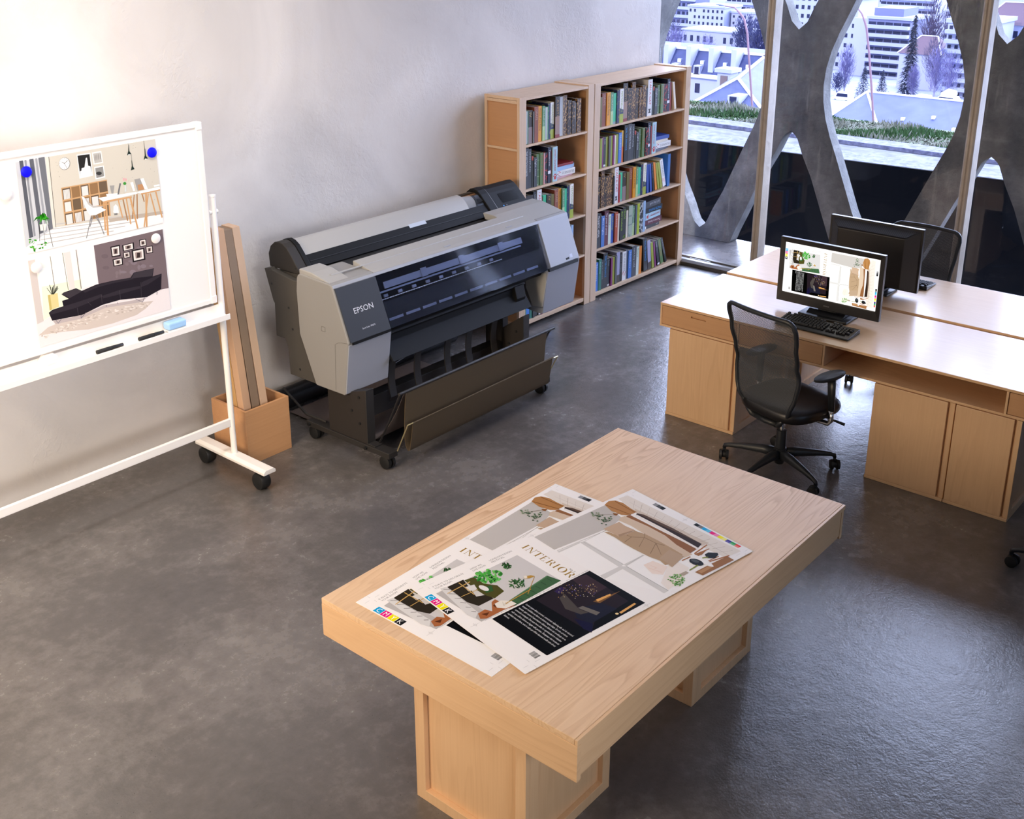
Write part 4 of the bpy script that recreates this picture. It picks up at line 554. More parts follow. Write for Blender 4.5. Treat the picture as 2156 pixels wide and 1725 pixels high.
# window wall: floor rail, mullions, panes
rail_m = mat('rail_metal', '6b665f', 0.35, 0.6)
mull_m = plaster('mullion_metal', 'a3988a', 'c0b4a3', bump=0.3, scale=4, rough=0.45)
mb = MB().prism([(8.54, 0.0), (8.74, 0.0), (8.74, 0.035), (8.70, 0.055), (8.66, 0.055), (8.655, 0.03), (8.625, 0.03), (8.62, 0.05), (8.57, 0.05), (8.54, 0.03)], 'y', 1.0, 5.55)
struct('trim_1', mb, rail_m, bevel=0.003)
ys = [4.455 - 1.70*k for k in range(3)]
struct('wall_sky_block', MB().box(8.56, 8.76, -3.25, 0.99, 0, 4.3), far_wall)  # added closed stretch out of view, cuts sky light on the right-hand floor
for i, y in enumerate(ys):
    w = 0.034
    prof = [(8.56, y-w), (8.66, y-w), (8.70, y-w*0.8), (8.70, y+w), (8.56, y+w), (8.548, y+w*0.6), (8.548, y+0.006), (8.558, y), (8.548, y-0.006), (8.548, y-w*0.6)]
    struct('trim_%d' % (i+2), MB().prism(prof, 'z', 0.03, 4.3), mull_m, bevel=0.003)
edges = [5.55] + ys
pane_m = glass_mat('window_glass')
for i in range(len(edges)-1):
    struct('window_%d' % (i+1), MB().box(8.636, 8.642, edges[i+1]+0.03, edges[i]-(0.03 if i else 0.0), 0.05, 4.3), pane_m)

# concrete lattice standing outside the glass: staggered rounded diamonds
def half_width(s):
    T = [(0, 0), (0.02, 0.035), (0.06, 0.07), (0.21, 0.135), (0.40, 0.235), (0.64, 0.335), (0.88, 0.435), (1.05, 0.51), (1.2, 0.565), (1.35, 0.60), (1.5, 0.612)]
    s = min(s, 3.0-s)
    for (a, b), (c, d) in zip(T, T[1:]):
        if s <= c:
            return b+(d-b)*(s-a)/(c-a)
    return T[-1][1]
def smooth_levels(z0, z1, n=36):
    return [z0+(z1-z0)*i/n for i in range(n+1)]
PER, CA = 1.78, 3.75
cu = bpy.data.curves.new('lattice', 'CURVE')
cu.dimensions = '2D'
cu.fill_mode = 'BOTH'
cu.extrude = 0.07
def spline(pts):
    sp = cu.splines.new('POLY')
    sp.points.add(len(pts)-1)
    for p, q in zip(sp.points, pts):
        p.co = (q[0], q[1], 0, 1)
    sp.use_cyclic_u = True
ylo, yhi, ztop = -5.6, 7.4, 4.55
bottom, top = [(ylo, 0.0)], []
for k in range(-6, 3):
    c = CA+PER/2+PER*k
    if c-0.7 < ylo or c+0.7 > yhi:
        continue
    zs = smooth_levels(0.0, 1.16)
    bottom += [(c-half_width(1.16-z), z) for z in zs] + [(c+half_width(1.16-z), z) for z in reversed(zs)]
    zs = smooth_levels(2.06, ztop)
    top = top + [(c-half_width(z-2.06), z) for z in reversed(zs)] + [(c+half_width(z-2.06), z) for z in zs]
bottom.append((yhi, 0.0))
spline(bottom + [(yhi, ztop)] + list(reversed(top)) + [(ylo, ztop)])
for k in range(-5, 3):
    c = CA+PER*k
    if c-0.7 < ylo or c+0.7 > yhi:
        continue
    zs = smooth_levels(0.1, 3.1, 60)
    spline([(c-half_width(z-0.1), z) for z in zs] + [(c+half_width(z-0.1), z) for z in reversed(zs[1:-1])])
tmp = bpy.data.objects.new('lattice', cu)
COL.objects.link(tmp)
bpy.context.view_layer.update()
me = bpy.data.meshes.new_from_object(tmp.evaluated_get(bpy.context.evaluated_depsgraph_get()))
bpy.data.objects.remove(tmp)
me.name = 'wall_lattice'
me.transform(Matrix(((0, 0, 1, 9.52), (1, 0, 0, 0), (0, 1, 0, 0), (0, 0, 0, 1))))
me.materials.clear()
me.materials.append(lattice_concrete())
lat = bpy.data.objects.new('wall_lattice', me)
COL.objects.link(lat)
lat['kind'] = 'structure'

# made-up black wall standing in for the empty dark band beyond the terrace
dx, dy = 12.12-11.88, 3.517-7.18
P0, P1 = (11.88-dx*4, 7.18-dy*4), (11.88+dx*5, 7.18+dy*5)
mb = MB().prism([P0, P1, (P1[0]+0.04, P1[1]), (P0[0]+0.04, P0[1])], 'z', -12, 0.4)
struct('wall_void_band', mb, mat('void_black', '0a0a0b', 0.9, spec=0.1))
struct('wall_terrace', MB().box(9.60, 9.64, -6, 7.6, -3, -0.01), mat('slab_edge_black', '101012', 0.9, spec=0.1))

# ------------------------------------------------------------------ the town outside
G0 = -11.5
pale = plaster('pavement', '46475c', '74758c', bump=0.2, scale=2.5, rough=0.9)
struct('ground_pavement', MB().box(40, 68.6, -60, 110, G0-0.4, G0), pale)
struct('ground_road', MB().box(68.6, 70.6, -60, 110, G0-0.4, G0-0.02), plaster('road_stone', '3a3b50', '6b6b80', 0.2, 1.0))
struct('trim_gutter', MB().box(70.6, 71.2, -60, 110, G0-0.4, G0-0.1), mat('gutter_dark', '3a3936', 0.9))  # gutter strip in one even dark tone
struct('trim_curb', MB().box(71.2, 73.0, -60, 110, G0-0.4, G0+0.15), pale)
rnd = random.Random(11)
mb = MB()
for i in range(15000):
    x, y = rnd.uniform(73.0, 79.5), rnd.uniform(8, 64)
    h = rnd.uniform(0.15, 0.5)*(0.5+0.5*math.sin(y*0.9+math.sin(x)))+0.12
    mb.mi = 0 if math.sin(y*0.55+x*0.8)+rnd.uniform(-0.8, 0.8) > 0.1 else 1
    a = rnd.uniform(0, PI)
    dxx, dyy = 0.10*math.cos(a), 0.10*math.sin(a)
    lx, ly = rnd.uniform(-0.2, 0.2), rnd.uniform(-0.2, 0.2)
    mb.add([(x-dxx, y-dyy, G0), (x+dxx, y+dyy, G0), (x+lx, y+ly, G0+h)], [(0, 1, 2)])
g = build('grass_verge', mb, [mat('grass_green', '2c4a20', 0.9), mat('grass_dry', '77786a', 0.9)], recalc=False)
tag(g, 'strip of green and dry grass beyond the curb outside the window', 'grass', kind='stuff')
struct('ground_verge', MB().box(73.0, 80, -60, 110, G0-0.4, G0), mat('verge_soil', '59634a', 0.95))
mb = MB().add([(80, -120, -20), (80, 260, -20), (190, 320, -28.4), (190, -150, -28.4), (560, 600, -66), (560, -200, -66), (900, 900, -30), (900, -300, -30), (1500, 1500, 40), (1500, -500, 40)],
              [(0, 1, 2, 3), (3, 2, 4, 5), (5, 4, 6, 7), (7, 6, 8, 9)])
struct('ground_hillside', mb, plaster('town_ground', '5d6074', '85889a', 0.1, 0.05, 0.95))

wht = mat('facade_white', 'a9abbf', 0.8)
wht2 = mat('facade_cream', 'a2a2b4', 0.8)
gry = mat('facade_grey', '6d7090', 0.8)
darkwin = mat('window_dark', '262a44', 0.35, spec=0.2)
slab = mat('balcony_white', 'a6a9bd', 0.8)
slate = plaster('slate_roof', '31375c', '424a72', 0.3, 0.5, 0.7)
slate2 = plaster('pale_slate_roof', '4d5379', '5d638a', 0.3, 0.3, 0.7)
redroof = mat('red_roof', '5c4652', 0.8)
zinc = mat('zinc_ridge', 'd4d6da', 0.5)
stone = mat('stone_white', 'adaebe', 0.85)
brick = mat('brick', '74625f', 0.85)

def house(label, D, ya, yb, zt, zb, wallm, cols, rows, win=(0.5, 0.5), deep=14, bands=False, roofz=0.8, top=None, cat='building', off=0.0):
    """Flat-roofed block whose street front stands at x = D, from y = ya (left) to yb (right)."""
    t = thing('apartment_building', label, cat, (D, (ya+yb)/2, zb))
    part(t, 'wall', MB().box(D, D+deep, yb, ya, zb, zt), wallm)
    part(t, 'roof', MB().box(D-0.4, D+deep+0.4, yb-0.4, ya+0.4, zt, zt+roofz), slab)
    if top:
        part(t, 'roof_structure', MB().box(D+2, D+deep-2, yb+(ya-yb)*top[0], yb+(ya-yb)*top[1], zt+roofz, zt+roofz+top[2]), wallm)
    cw, rh = (ya-yb)/cols, (zt-zb)/rows
    proto = None
    for r in range(rows):
        zc = zt-(r+0.55)*rh
        for c in range(cols):
            if not bands and (c*7+r*3+cols) % 11 == 0:
                continue
            yc = ya-(c+0.5)*cw
            if proto is None:
                hw, hh = cw*win[0]/2, rh*win[1]/2
                proto = build('window', MB().box(-0.12, 0.05, -hw, hw, -hh, hh), darkwin, parent=t)
                w = proto
            else:
                w = proto.copy()
                COL.objects.link(w)
            w.location = (0, yc-(ya+yb)/2, zc-zb)
        if bands:
            part(t, 'balcony', MB().box(D-1.5, D, yb+off*(ya-yb), ya, zt-(r+1)*rh-0.15, zt-(r+1)*rh+rh*0.32), slab)
    return t

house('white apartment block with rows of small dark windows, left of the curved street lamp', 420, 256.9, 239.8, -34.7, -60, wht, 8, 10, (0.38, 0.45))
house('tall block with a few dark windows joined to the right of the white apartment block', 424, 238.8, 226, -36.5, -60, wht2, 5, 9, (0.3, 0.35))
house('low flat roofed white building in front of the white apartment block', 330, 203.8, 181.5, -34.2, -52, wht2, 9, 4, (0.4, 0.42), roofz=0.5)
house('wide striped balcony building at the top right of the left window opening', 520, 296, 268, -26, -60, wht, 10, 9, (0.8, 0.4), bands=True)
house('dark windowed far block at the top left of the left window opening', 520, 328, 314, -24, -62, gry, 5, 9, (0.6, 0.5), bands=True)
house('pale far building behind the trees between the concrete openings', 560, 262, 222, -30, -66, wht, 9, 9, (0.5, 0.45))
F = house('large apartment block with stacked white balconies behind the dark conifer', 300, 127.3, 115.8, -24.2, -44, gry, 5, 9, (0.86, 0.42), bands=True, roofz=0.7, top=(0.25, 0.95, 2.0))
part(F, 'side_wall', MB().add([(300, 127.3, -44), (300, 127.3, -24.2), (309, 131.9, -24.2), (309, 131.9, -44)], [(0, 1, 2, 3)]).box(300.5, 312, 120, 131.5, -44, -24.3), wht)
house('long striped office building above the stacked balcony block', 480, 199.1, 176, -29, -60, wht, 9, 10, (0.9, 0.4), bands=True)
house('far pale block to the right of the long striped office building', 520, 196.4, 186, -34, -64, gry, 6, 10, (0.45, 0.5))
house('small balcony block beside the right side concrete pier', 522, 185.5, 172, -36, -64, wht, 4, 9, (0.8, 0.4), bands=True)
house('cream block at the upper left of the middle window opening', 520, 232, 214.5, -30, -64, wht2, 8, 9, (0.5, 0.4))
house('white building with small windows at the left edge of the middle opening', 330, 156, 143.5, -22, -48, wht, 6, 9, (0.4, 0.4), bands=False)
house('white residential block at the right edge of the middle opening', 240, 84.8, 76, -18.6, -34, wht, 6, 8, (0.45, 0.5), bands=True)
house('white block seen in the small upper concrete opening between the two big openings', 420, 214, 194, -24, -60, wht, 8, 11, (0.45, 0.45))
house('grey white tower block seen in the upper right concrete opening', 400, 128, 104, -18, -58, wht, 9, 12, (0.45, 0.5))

def gable(name, label, D, ya, yb, z_eave, z_ridge, zb, depth, roofm, wallm, hip=0.25):
    t = thing(name, label, 'building', (D, (ya+yb)/2, zb))
    part(t, 'wall', MB().box(D, D+depth, yb, ya, zb, z_eave), wallm)
    h = (ya-yb)*hip
    A, B, Cc, E = (D-0.4, ya+0.4, z_eave), (D-0.4, yb-0.4, z_eave), (D+depth+0.4, yb-0.4, z_eave), (D+depth+0.4, ya+0.4, z_eave)
    R0, R1 = (D+depth/2, ya-h, z_ridge), (D+depth/2, yb+h, z_ridge)
    part(t, 'roof', MB().add([A, B, Cc, E, R0, R1], [(0, 1, 5, 4), (1, 2, 5), (2, 3, 4, 5), (3, 0, 4), (3, 2, 1, 0)]), roofm)
    for p, q in ((R0, R1), (A, R0), (B, R1)):
        part(t, 'ridge', MB().tube([p, q], 0.16, 6), zinc)
    return t, (A, B, R0, R1)

# mansard house on the left
D = 150
t = thing('mansard_house', 'long mansard roofed white house with chimney walls, just above the right bookcase', 'building', (D, 91, -32))
part(t, 'wall', MB().box(D, D+12, 80, 106, -32, -20.6), stone)
part(t, 'cornice', MB().box(D-0.5, D+12, 79.6, 106.4, -20.7, -20.1), zinc)
part(t, 'roof', MB().prism([(D-0.2, -20.1), (D+2.2, -16.9), (D+9, -16.9), (D+12, -20.1)], 'y', 80, 106), slate)
part(t, 'ridge', MB().box(D+2.0, D+2.6, 80, 106, -17.0, -16.7), zinc)
for y in (103.4, 99.3, 95.3, 91.3, 87.4, 83.6):
    part(t, 'chimney_wall', MB().box(D-0.1, D+3.5, y-0.42, y+0.42, -19.8, -16.2), stone)
    part(t, 'skylight', MB().box(D+0.75, D+1.3, y-2.2, y-1.6, -18.9, -18.3), zinc)
for y in (97.4, 93.4, 89.5):
    part(t, 'dormer', MB().box(D-0.5, D+1.8, y-0.55, y+0.55, -20.2, -18.9), stone)
    part(t, 'dormer_window', MB().box(D-0.56, D-0.45, y-0.35, y+0.35, -20.1, -19.1), darkwin)
    part(t, 'window', MB().box(D-0.08, D+0.1, y-0.4, y+0.4, -23.0, -21.6), darkwin)
# brick chimneys in front of it
t = thing('chimney', 'stone and brick chimney stack left of the curved street lamp', 'chimney', (130, 73.7, -24))
part(t, 'shaft', MB().box(130, 132, 72.8, 74.7, -24, -16.6), stone)
part(t, 'brick_panel', MB().box(129.9, 130, 73.2, 74.2, -20, -17.0), brick)
part(t, 'cap', MB().box(129.7, 132.3, 72.5, 75.0, -16.6, -16.1), stone)
t = thing('chimney', 'stone and brick chimney stack beside the window mullion', 'chimney', (130, 69.0, -24))
part(t, 'shaft', MB().box(130, 132, 68.2, 70.0, -24, -16.6), stone)
part(t, 'brick_panel', MB().box(129.9, 130, 68.6, 69.5, -20, -17.0), brick)
part(t, 'cap', MB().box(129.7, 132.3, 67.9, 70.2, -16.6, -16.1), stone)
# stepped white terraces behind the chimneys
t = thing('terraced_house', 'white stepped rooftop terraces behind the brick chimneys', 'building', (138, 73, -30))
for i in range(5):
    part(t, 'step', MB().box(138+i*0.8, 139.5+i*0.8, 69.5-i*0.6, 77.5-i*1.9, -30, -18.2+i*0.42), stone)
# hip roofs close by
D = 110
t = thing('slate_roofed_house', 'grey hipped slate roof with white ridges and one dormer, above the grass', 'building', (D, 61, -24))
R0, Rb = (D+5, 63.4, -14.8), (D+19, 67.8, -14.15)
A, B, Cc = (D, 66.2, -17.3), (D, 57.4, -17.2), (D+19, 62.5, -18)
part(t, 'roof', MB().add([A, B, R0, Rb, Cc, (D+19, 72, -18)], [(0, 1, 2), (1, 4, 3, 2), (0, 2, 3, 5)]), slate)
for p, q in ((A, R0), (B, R0), (R0, Rb)):
    part(t, 'ridge', MB().tube([p, q], 0.2, 6), zinc)
part(t, 'wall', MB().box(D+0.4, D+3, 57.8, 65.8, -24, -17.3), stone)
part(t, 'dormer', MB().box(D+0.2, D+3, 60.5, 61.9, -17.1, -16.0), stone)
part(t, 'dormer_window', MB().box(D+0.12, D+0.22, 60.8, 61.6, -17.0, -16.1), darkwin)
t = thing('slate_roofed_house', 'wide pale slate roof behind the grass in the middle window opening', 'building', (D, 42, -24))
R0, R1 = (D+6, 48.6, -15.0), (D+6, 30, -15.0)
A, B, Cc = (D, 51.0, -17.9), (D, 28, -17.9), (D+12, 53, -17.9)
part(t, 'roof', MB().add([A, B, R1, R0, Cc, (D+12, 28, -17.9)], [(0, 1, 2, 3), (0, 3, 4), (3, 2, 5, 4)]), slate2)
for p, q in ((A, R0), (R0, R1), (Cc, R0), ((D, 44.4, -17.9), R0)):
    part(t, 'ridge', MB().tube([p, q], 0.14, 6), zinc)
part(t, 'wall', MB().box(D+0.4, D+11.6, 28.4, 50.6, -24, -17.9), stone)
for k, y in enumerate((45.6, 43.0, 40.2, 37.6, 35.0, 33.0)):
    f = 0.25+0.12*(k % 3)
    part(t, 'skylight', MB().box(D+6*f-0.25, D+6*f+0.2, y-0.16, y+0.16, -17.9+2.9*f-0.05, -17.9+2.9*f+0.25), zinc)
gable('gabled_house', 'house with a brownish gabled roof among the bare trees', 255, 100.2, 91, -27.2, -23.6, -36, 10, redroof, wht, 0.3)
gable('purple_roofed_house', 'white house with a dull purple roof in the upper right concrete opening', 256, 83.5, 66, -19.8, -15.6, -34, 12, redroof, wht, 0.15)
wh = [o for o in COL.objects if o.name.startswith('purple_roofed_house')][0]
for k in range(8):
    for r in range(2):
        part(wh, 'window', MB().box(255.9, 256.1, 81.8-k*1.9-0.45, 81.8-k*1.9+0.45, -22.4-r*2.4, -21.0-r*2.4), darkwin)

# trees
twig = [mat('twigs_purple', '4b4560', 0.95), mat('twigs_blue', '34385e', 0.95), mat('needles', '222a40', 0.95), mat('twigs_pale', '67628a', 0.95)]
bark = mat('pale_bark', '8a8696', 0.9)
def tree(label, x, y, z0, h, w, kind, seed):
    r = random.Random(seed)
    t = thing('bare_tree' if kind != 2 else 'conifer', label, 'tree', (x, y, z0))
    tr = MB().tube([(x, y, z0), (x+0.1, y+0.1, z0+h*0.45), (x, y, z0+h*0.85)], [h*0.018, h*0.012, h*0.004], 6)
    part(t, 'trunk', tr, bark)
    c = MB()
    n = 1500 if kind == 2 else 1300
    for i in range(n):
        if kind == 2:
            u = r.random()**0.7
            zz = z0+h*(1-u*0.95)
            rr = w*0.5*u*r.uniform(0.35, 1)
            a = r.uniform(0, 2*PI)
            p = Vector((x+rr*math.cos(a), y+rr*math.sin(a), zz))
            d = Vector((math.cos(a), math.sin(a), -0.45))*(h*0.05)
            s = Vector((-math.sin(a), math.cos(a), 0))*(h*0.012)
        else:
            a, b, rr = r.uniform(0, 2*PI), r.uniform(-1, 1), r.random()**0.45
            cb = math.sqrt(1-b*b)
            p = Vector((x+w*0.5*rr*cb*math.cos(a), y+w*0.5*rr*cb*math.sin(a), z0+h*(0.58+0.42*b*rr)))
            d = Vector((math.cos(a)*cb*0.6, math.sin(a)*cb*0.6, 0.9))*(h*r.uniform(0.04, 0.10))
            s = Vector((-math.sin(a), math.cos(a), 0.1))*(h*0.0045 if kind != 1 else h*0.012)
        c.add([p-s, p+s, p+d], [(0, 1, 2)])
    if kind != 2:
        for i in range(9):
            a = r.uniform(0, 2*PI)
            q = Vector((x+w*0.35*math.cos(a), y+w*0.35*math.sin(a), z0+h*r.uniform(0.6, 0.9)))
            c.tube([(x, y, z0+h*r.uniform(0.25, 0.45)), tuple(q)], [h*0.008, h*0.002], 4, cap=False)
    part(t, 'crown', c, twig[kind], recalc=False)
    return t
tree('bushy bare tree at the left edge of the left window opening', 250, 158.5, -33, 12, 8, 0, 1)
tree('smaller bare tree left of the low flat roofed building', 230, 143.5, -31, 8.9, 5.6, 3, 2)
tree('bare tree in front of the low flat roofed building', 300, 176.5, -40, 8.5, 7, 3, 3)
tree('dense dark tree right of the curved street lamp in the left opening', 240, 131.3, -32, 12.5, 6.5, 1, 4)
tree('dense dark tree right beside the left mullion', 228, 121.2, -31, 12.0, 6.6, 1, 5)
tree('tall dark conifer in front of the stacked balcony block', 205, 78.3, -29, 14.5, 3.6, 2, 6)
tree('low conifer left of the pole of the middle street lamp', 200, 84.6, -29.5, 6.2, 3.6, 2, 7)
tree('low conifer right of the pole of the middle street lamp', 193, 78.3, -28.3, 5.4, 3.2, 2, 8)
tree('bare tree near the left edge of the middle opening', 205, 90.4, -30, 9.5, 3.6, 3, 9)
tree('bare tree in front of the brownish gabled house', 235, 85, -32, 11, 5, 0, 10)
tree('tall bare tree above the brownish gabled house', 270, 99, -36, 20, 7, 0, 11)
tree('bushy bare tree behind the brownish gabled house', 296, 102.3, -37.5, 19.6, 9.5, 0, 12)
tree('white trunked bare tree behind the parked truck', 195, 69.8, -28, 9.5, 4, 3, 13)
tree('bare tree at the right edge of the middle opening', 192, 66.5, -27.5, 8.5, 4, 3, 14)
tree('slender pale tree right of the tall conifer', 198, 74.8, -28.8, 6.8, 2.3, 3, 15)
tree('dark shrubby tree at the lower left of the middle opening', 200, 89.6, -29.5, 4.5, 3.6, 1, 16)

# street lamps (bent poles)
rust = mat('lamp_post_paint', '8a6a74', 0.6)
k = 0.8878
for lab, pts, head in (('tall curved street lamp seen through the left window opening', [(48.0, -13.5), (48.4, -10.9), (49.0, -7.0), (49.4, -5.8), (49.9, -5.3), (50.4, -4.9), (51.4, -4.8)], (52.3, -4.7)),
                       ('tall curved street lamp seen through the middle window opening', [(36.9, -13.4), (37.4, -10.4), (37.9, -7.7), (38.3, -5.9), (38.5, -5.4), (38.8, -4.8), (39.2, -4.4)], (40.6, -4.2))):
    W = [(79.9, y*k, 3.05-(3.05-z)*k) for y, z in pts]
    H = (79.9, head[0]*k, 3.05-(3.05-head[1])*k)
    t = thing('street_lamp', lab, 'lamp post', W[0], group='street lamps outside')
    part(t, 'pole', MB().tube([(79.9, W[0][1], G0)] + W, [0.085]*6 + [0.06, 0.05], 8), rust, smooth=True)
    part(t, 'lamp_head', MB().tube([W[-1], ((W[-1][0]), (W[-1][1]+H[1])/2, W[-1][2]+0.05), H], [0.05, 0.17, 0.06], 8, flat=0.5), gry, smooth=True)

# vehicles far below
def vehicle(name, label, x, y, z, l, h, w, m):
    t = thing(name, label, 'vehicle', (x, y, z))
    part(t, 'body', MB().prism([(y-l/2, z+0.35), (y+l/2, z+0.35), (y+l/2, z+h*0.55), (y+l*0.33, z+h*0.6), (y+l*0.22, z+h), (y-l*0.4, z+h), (y-l/2, z+h*0.6)], 'x', x, x+w), m, bevel=0.08)
    part(t, 'window', MB().prism([(y-l*0.36, z+h*0.62), (y+l*0.27, z+h*0.62), (y+l*0.2, z+h*0.92), (y-l*0.34, z+h*0.92)], 'x', x-0.02, x+0.05), darkwin)
    for s in (-0.3, 0.3):
        part(t, 'wheel', MB().cyl((x-0.05, y+s*l, z+0.35), (x+0.25, y+s*l, z+0.35), 0.35, n=12), soft_black)
    return t
carw = mat('car_white', 'e6e6e8', 0.3)
vehicle('van', 'white van parked at the left of the middle opening', 190, 84.3, -29.0, 3.4, 1.9, 1.8, carw)
vehicle('car', 'white car parked left of the cement truck', 190, 70.3, -27.6, 3.2, 1.4, 1.7, carw)
vehicle('car', 'dark car parked between the conifers', 190, 75.8, -28, 3.2, 1.4, 1.7, mat('car_dark', '50525c', 0.3))
t = vehicle('truck', 'white cement truck parked near the right side trees', 188, 65.6, -27.2, 4.2, 1.5, 2, carw)
part(t, 'mixer_drum', MB().tube([(188.9, 66.4, -25.6), (188.9, 65.2, -25.3), (188.9, 64.0, -25.1)], [0.4, 0.85, 0.4], 12), carw, smooth=True)
# ------------------------------------------------------------------ big work table in front
def framed_cabinet(t, x0, x1, y0, y1, z0, z1, sides, m_body=None, fr=0.045, rec=0.022):
    """Carcass with recessed panels: the body sits back behind a frame of stiles and rails on the given sides."""
    ix0 = x0+(rec if '-x' in sides else 0)
    ix1 = x1-(rec if '+x' in sides else 0)
    iy0 = y0+(rec if '-y' in sides else 0)
    iy1 = y1-(rec if '+y' in sides else 0)
    part(t, 'body', MB().box(ix0, ix1, iy0, iy1, z0+0.004, z1), woodz)
    for sd in sides:
        ax = sd[1]
        lo, hi = {'-x': (x0, ix0), '+x': (ix1, x1), '-y': (y0, iy0), '+y': (iy1, y1)}[sd]
        a0, a1 = (y0, y1) if ax == 'x' else (ix0+(0.0004 if ix0 > x0 else 0), ix1-(0.0004 if ix1 < x1 else 0))
        mb = MB()
        # one continuous frame: outer rectangle minus inner rectangle, as a ring of four mitred bars
        O = [(a0, z0), (a1, z0), (a1, z1), (a0, z1)]
        I = [(a0+fr, z0+fr), (a1-fr, z0+fr), (a1-fr, z1-fr), (a0+fr, z1-fr)]
        P = lambda h, q: (h, q[0], q[1]) if ax == 'x' else (q[0], h, q[1])
        vs = [P(lo, q) for q in O]+[P(lo, q) for q in I]+[P(hi, q) for q in O]+[P(hi, q) for q in I]
        fs = []
        for i in range(4):
            j = (i+1) % 4
            fs += [(i, j, 4+j, 4+i), (8+i, 8+j, 12+j, 12+i), (i, j, 8+j, 8+i), (4+i, 4+j, 12+j, 12+i)]
        mb.add(vs, fs)
        part(t, 'frame', mb, woodz, bevel=0.0015)

TX0, TX1, TY0, TY1, TZ = 2.189, 4.006, 1.59, 2.719, 0.76
t = thing('work_table', 'long thick-topped light maple table in the foreground carrying two large prints', 'table', (3.1, 2.15, 0))
part(t, 'tabletop', MB().box(TX0+0.001, TX1, TY0+0.012, TY1, TZ-0.022, TZ), pinetop, bevel=0.0015)
part(t, 'end_board', MB().box(TX0, TX0+0.02, TY0, TY1, TZ-0.152, TZ-0.0225), woody, bevel=0.0012)
part(t, 'end_board', MB().box(TX1-0.02, TX1, TY0+0.004, TY1, TZ-0.152, TZ-0.0225), woody, bevel=0.0012)
part(t, 'side_board', MB().box(TX0+0.021, TX1-0.021, TY0+0.006, TY0+0.026, TZ-0.138, TZ-0.0225), woodx, bevel=0.0012)
part(t, 'side_board', MB().box(TX0+0.021, TX1-0.021, TY1-0.02, TY1, TZ-0.152, TZ-0.0225), woodx, bevel=0.0012)
part(t, 'edge_strip', MB().box(TX0, TX1, TY0, TY0+0.011, TZ-0.021, TZ-0.001), woodx, bevel=0.001)
part(t, 'underside', MB().box(TX0+0.021, TX1-0.021, TY0+0.012, TY1-0.021, TZ-0.152, TZ-0.1385), woodx)
t = thing('cabinet', 'square framed maple pedestal under the near left end of the work table', 'cabinet', (2.556, 2.14, 0), group='pedestals of the work table')
framed_cabinet(t, 2.313, 2.799, 1.885, 2.395, 0, 0.607, ('-x', '-y', '+y'))
part(t, 'back_panel', MB().box(2.345, 2.78, 2.3955, 2.412, 0.0, 0.6), woodz)
t = thing('cabinet', 'square framed maple pedestal under the far right end of the work table', 'cabinet', (3.614, 2.14, 0), group='pedestals of the work table')
framed_cabinet(t, 3.372, 3.857, 1.885, 2.395, 0, 0.607, ('-x', '-y', '+y'))

# ------------------------------------------------------------------ the printed spread
LU, LV = 1.134, 0.631
def serif(cv, ch, color, layer, o, w, h):
    """One high-contrast serif capital; letters read along +v and stand along +u."""
    def P(pts):
        cv.poly(color, layer, [(o[0]+y*h, o[1]+x*w) for x, y in pts])
    def stem(x, wd):
        P([(x-wd/2, 0), (x+wd/2, 0), (x+wd/2, 1), (x-wd/2, 1)])
        for y in (0, 0.965):
            P([(x-wd/2-0.12, y), (x+wd/2+0.12, y), (x+wd/2+0.12, y+0.035), (x-wd/2-0.12, y+0.035)])
    if ch == 'I':
        stem(0.5, 0.3)
    elif ch == 'N':
        stem(0.16, 0.05); stem(0.86, 0.05)
        P([(0.10, 1), (0.30, 1), (0.89, 0), (0.80, 0)])
    elif ch == 'T':
        stem(0.5, 0.17)
        P([(0.04, 0.95), (0.96, 0.95), (0.96, 1), (0.04, 1)])
        P([(0.04, 0.74), (0.07, 0.74), (0.16, 0.96), (0.04, 0.98)]); P([(0.96, 0.74), (0.93, 0.74), (0.84, 0.96), (0.96, 0.98)])
    elif ch == 'E':
        stem(0.24, 0.17)
        for y in (0, 0.96):
            P([(0.2, y), (0.9, y), (0.9, y+0.04), (0.2, y+0.04)])
        P([(0.3, 0.49), (0.7, 0.49), (0.7, 0.53), (0.3, 0.53)]); P([(0.90, 0), (0.86, 0.24), (0.75, 0.04)]); P([(0.88, 1), (0.84, 0.78), (0.74, 0.96)])
    elif ch == 'R':
        stem(0.24, 0.17)
        pts = [(0.3, 1), (0.6, 1)] + [(0.6+0.27*math.sin(a*PI/8), 0.75+0.25*math.cos(a*PI/8)) for a in range(1, 8)] + [(0.6, 0.5), (0.3, 0.5), (0.3, 0.535), (0.56, 0.535)] + [(0.56+0.14*math.sin(a*PI/8), 0.75-0.215*math.cos(a*PI/8)) for a in range(1, 8)] + [(0.56, 0.965), (0.3, 0.965)]
        P(pts)
        P([(0.5, 0.52), (0.66, 0.52), (0.98, 0.0), (0.78, 0.0)])
    elif ch == 'O':
        n = 20
        for i in range(n):
            a, b = 2*PI*i/n, 2*PI*(i+1)/n
            P([(0.5+0.47*math.cos(a), 0.5+0.52*math.sin(a)), (0.5+0.47*math.cos(b), 0.5+0.52*math.sin(b)), (0.5+0.27*math.cos(b), 0.5+0.485*math.sin(b)), (0.5+0.27*math.cos(a), 0.5+0.485*math.sin(a))])

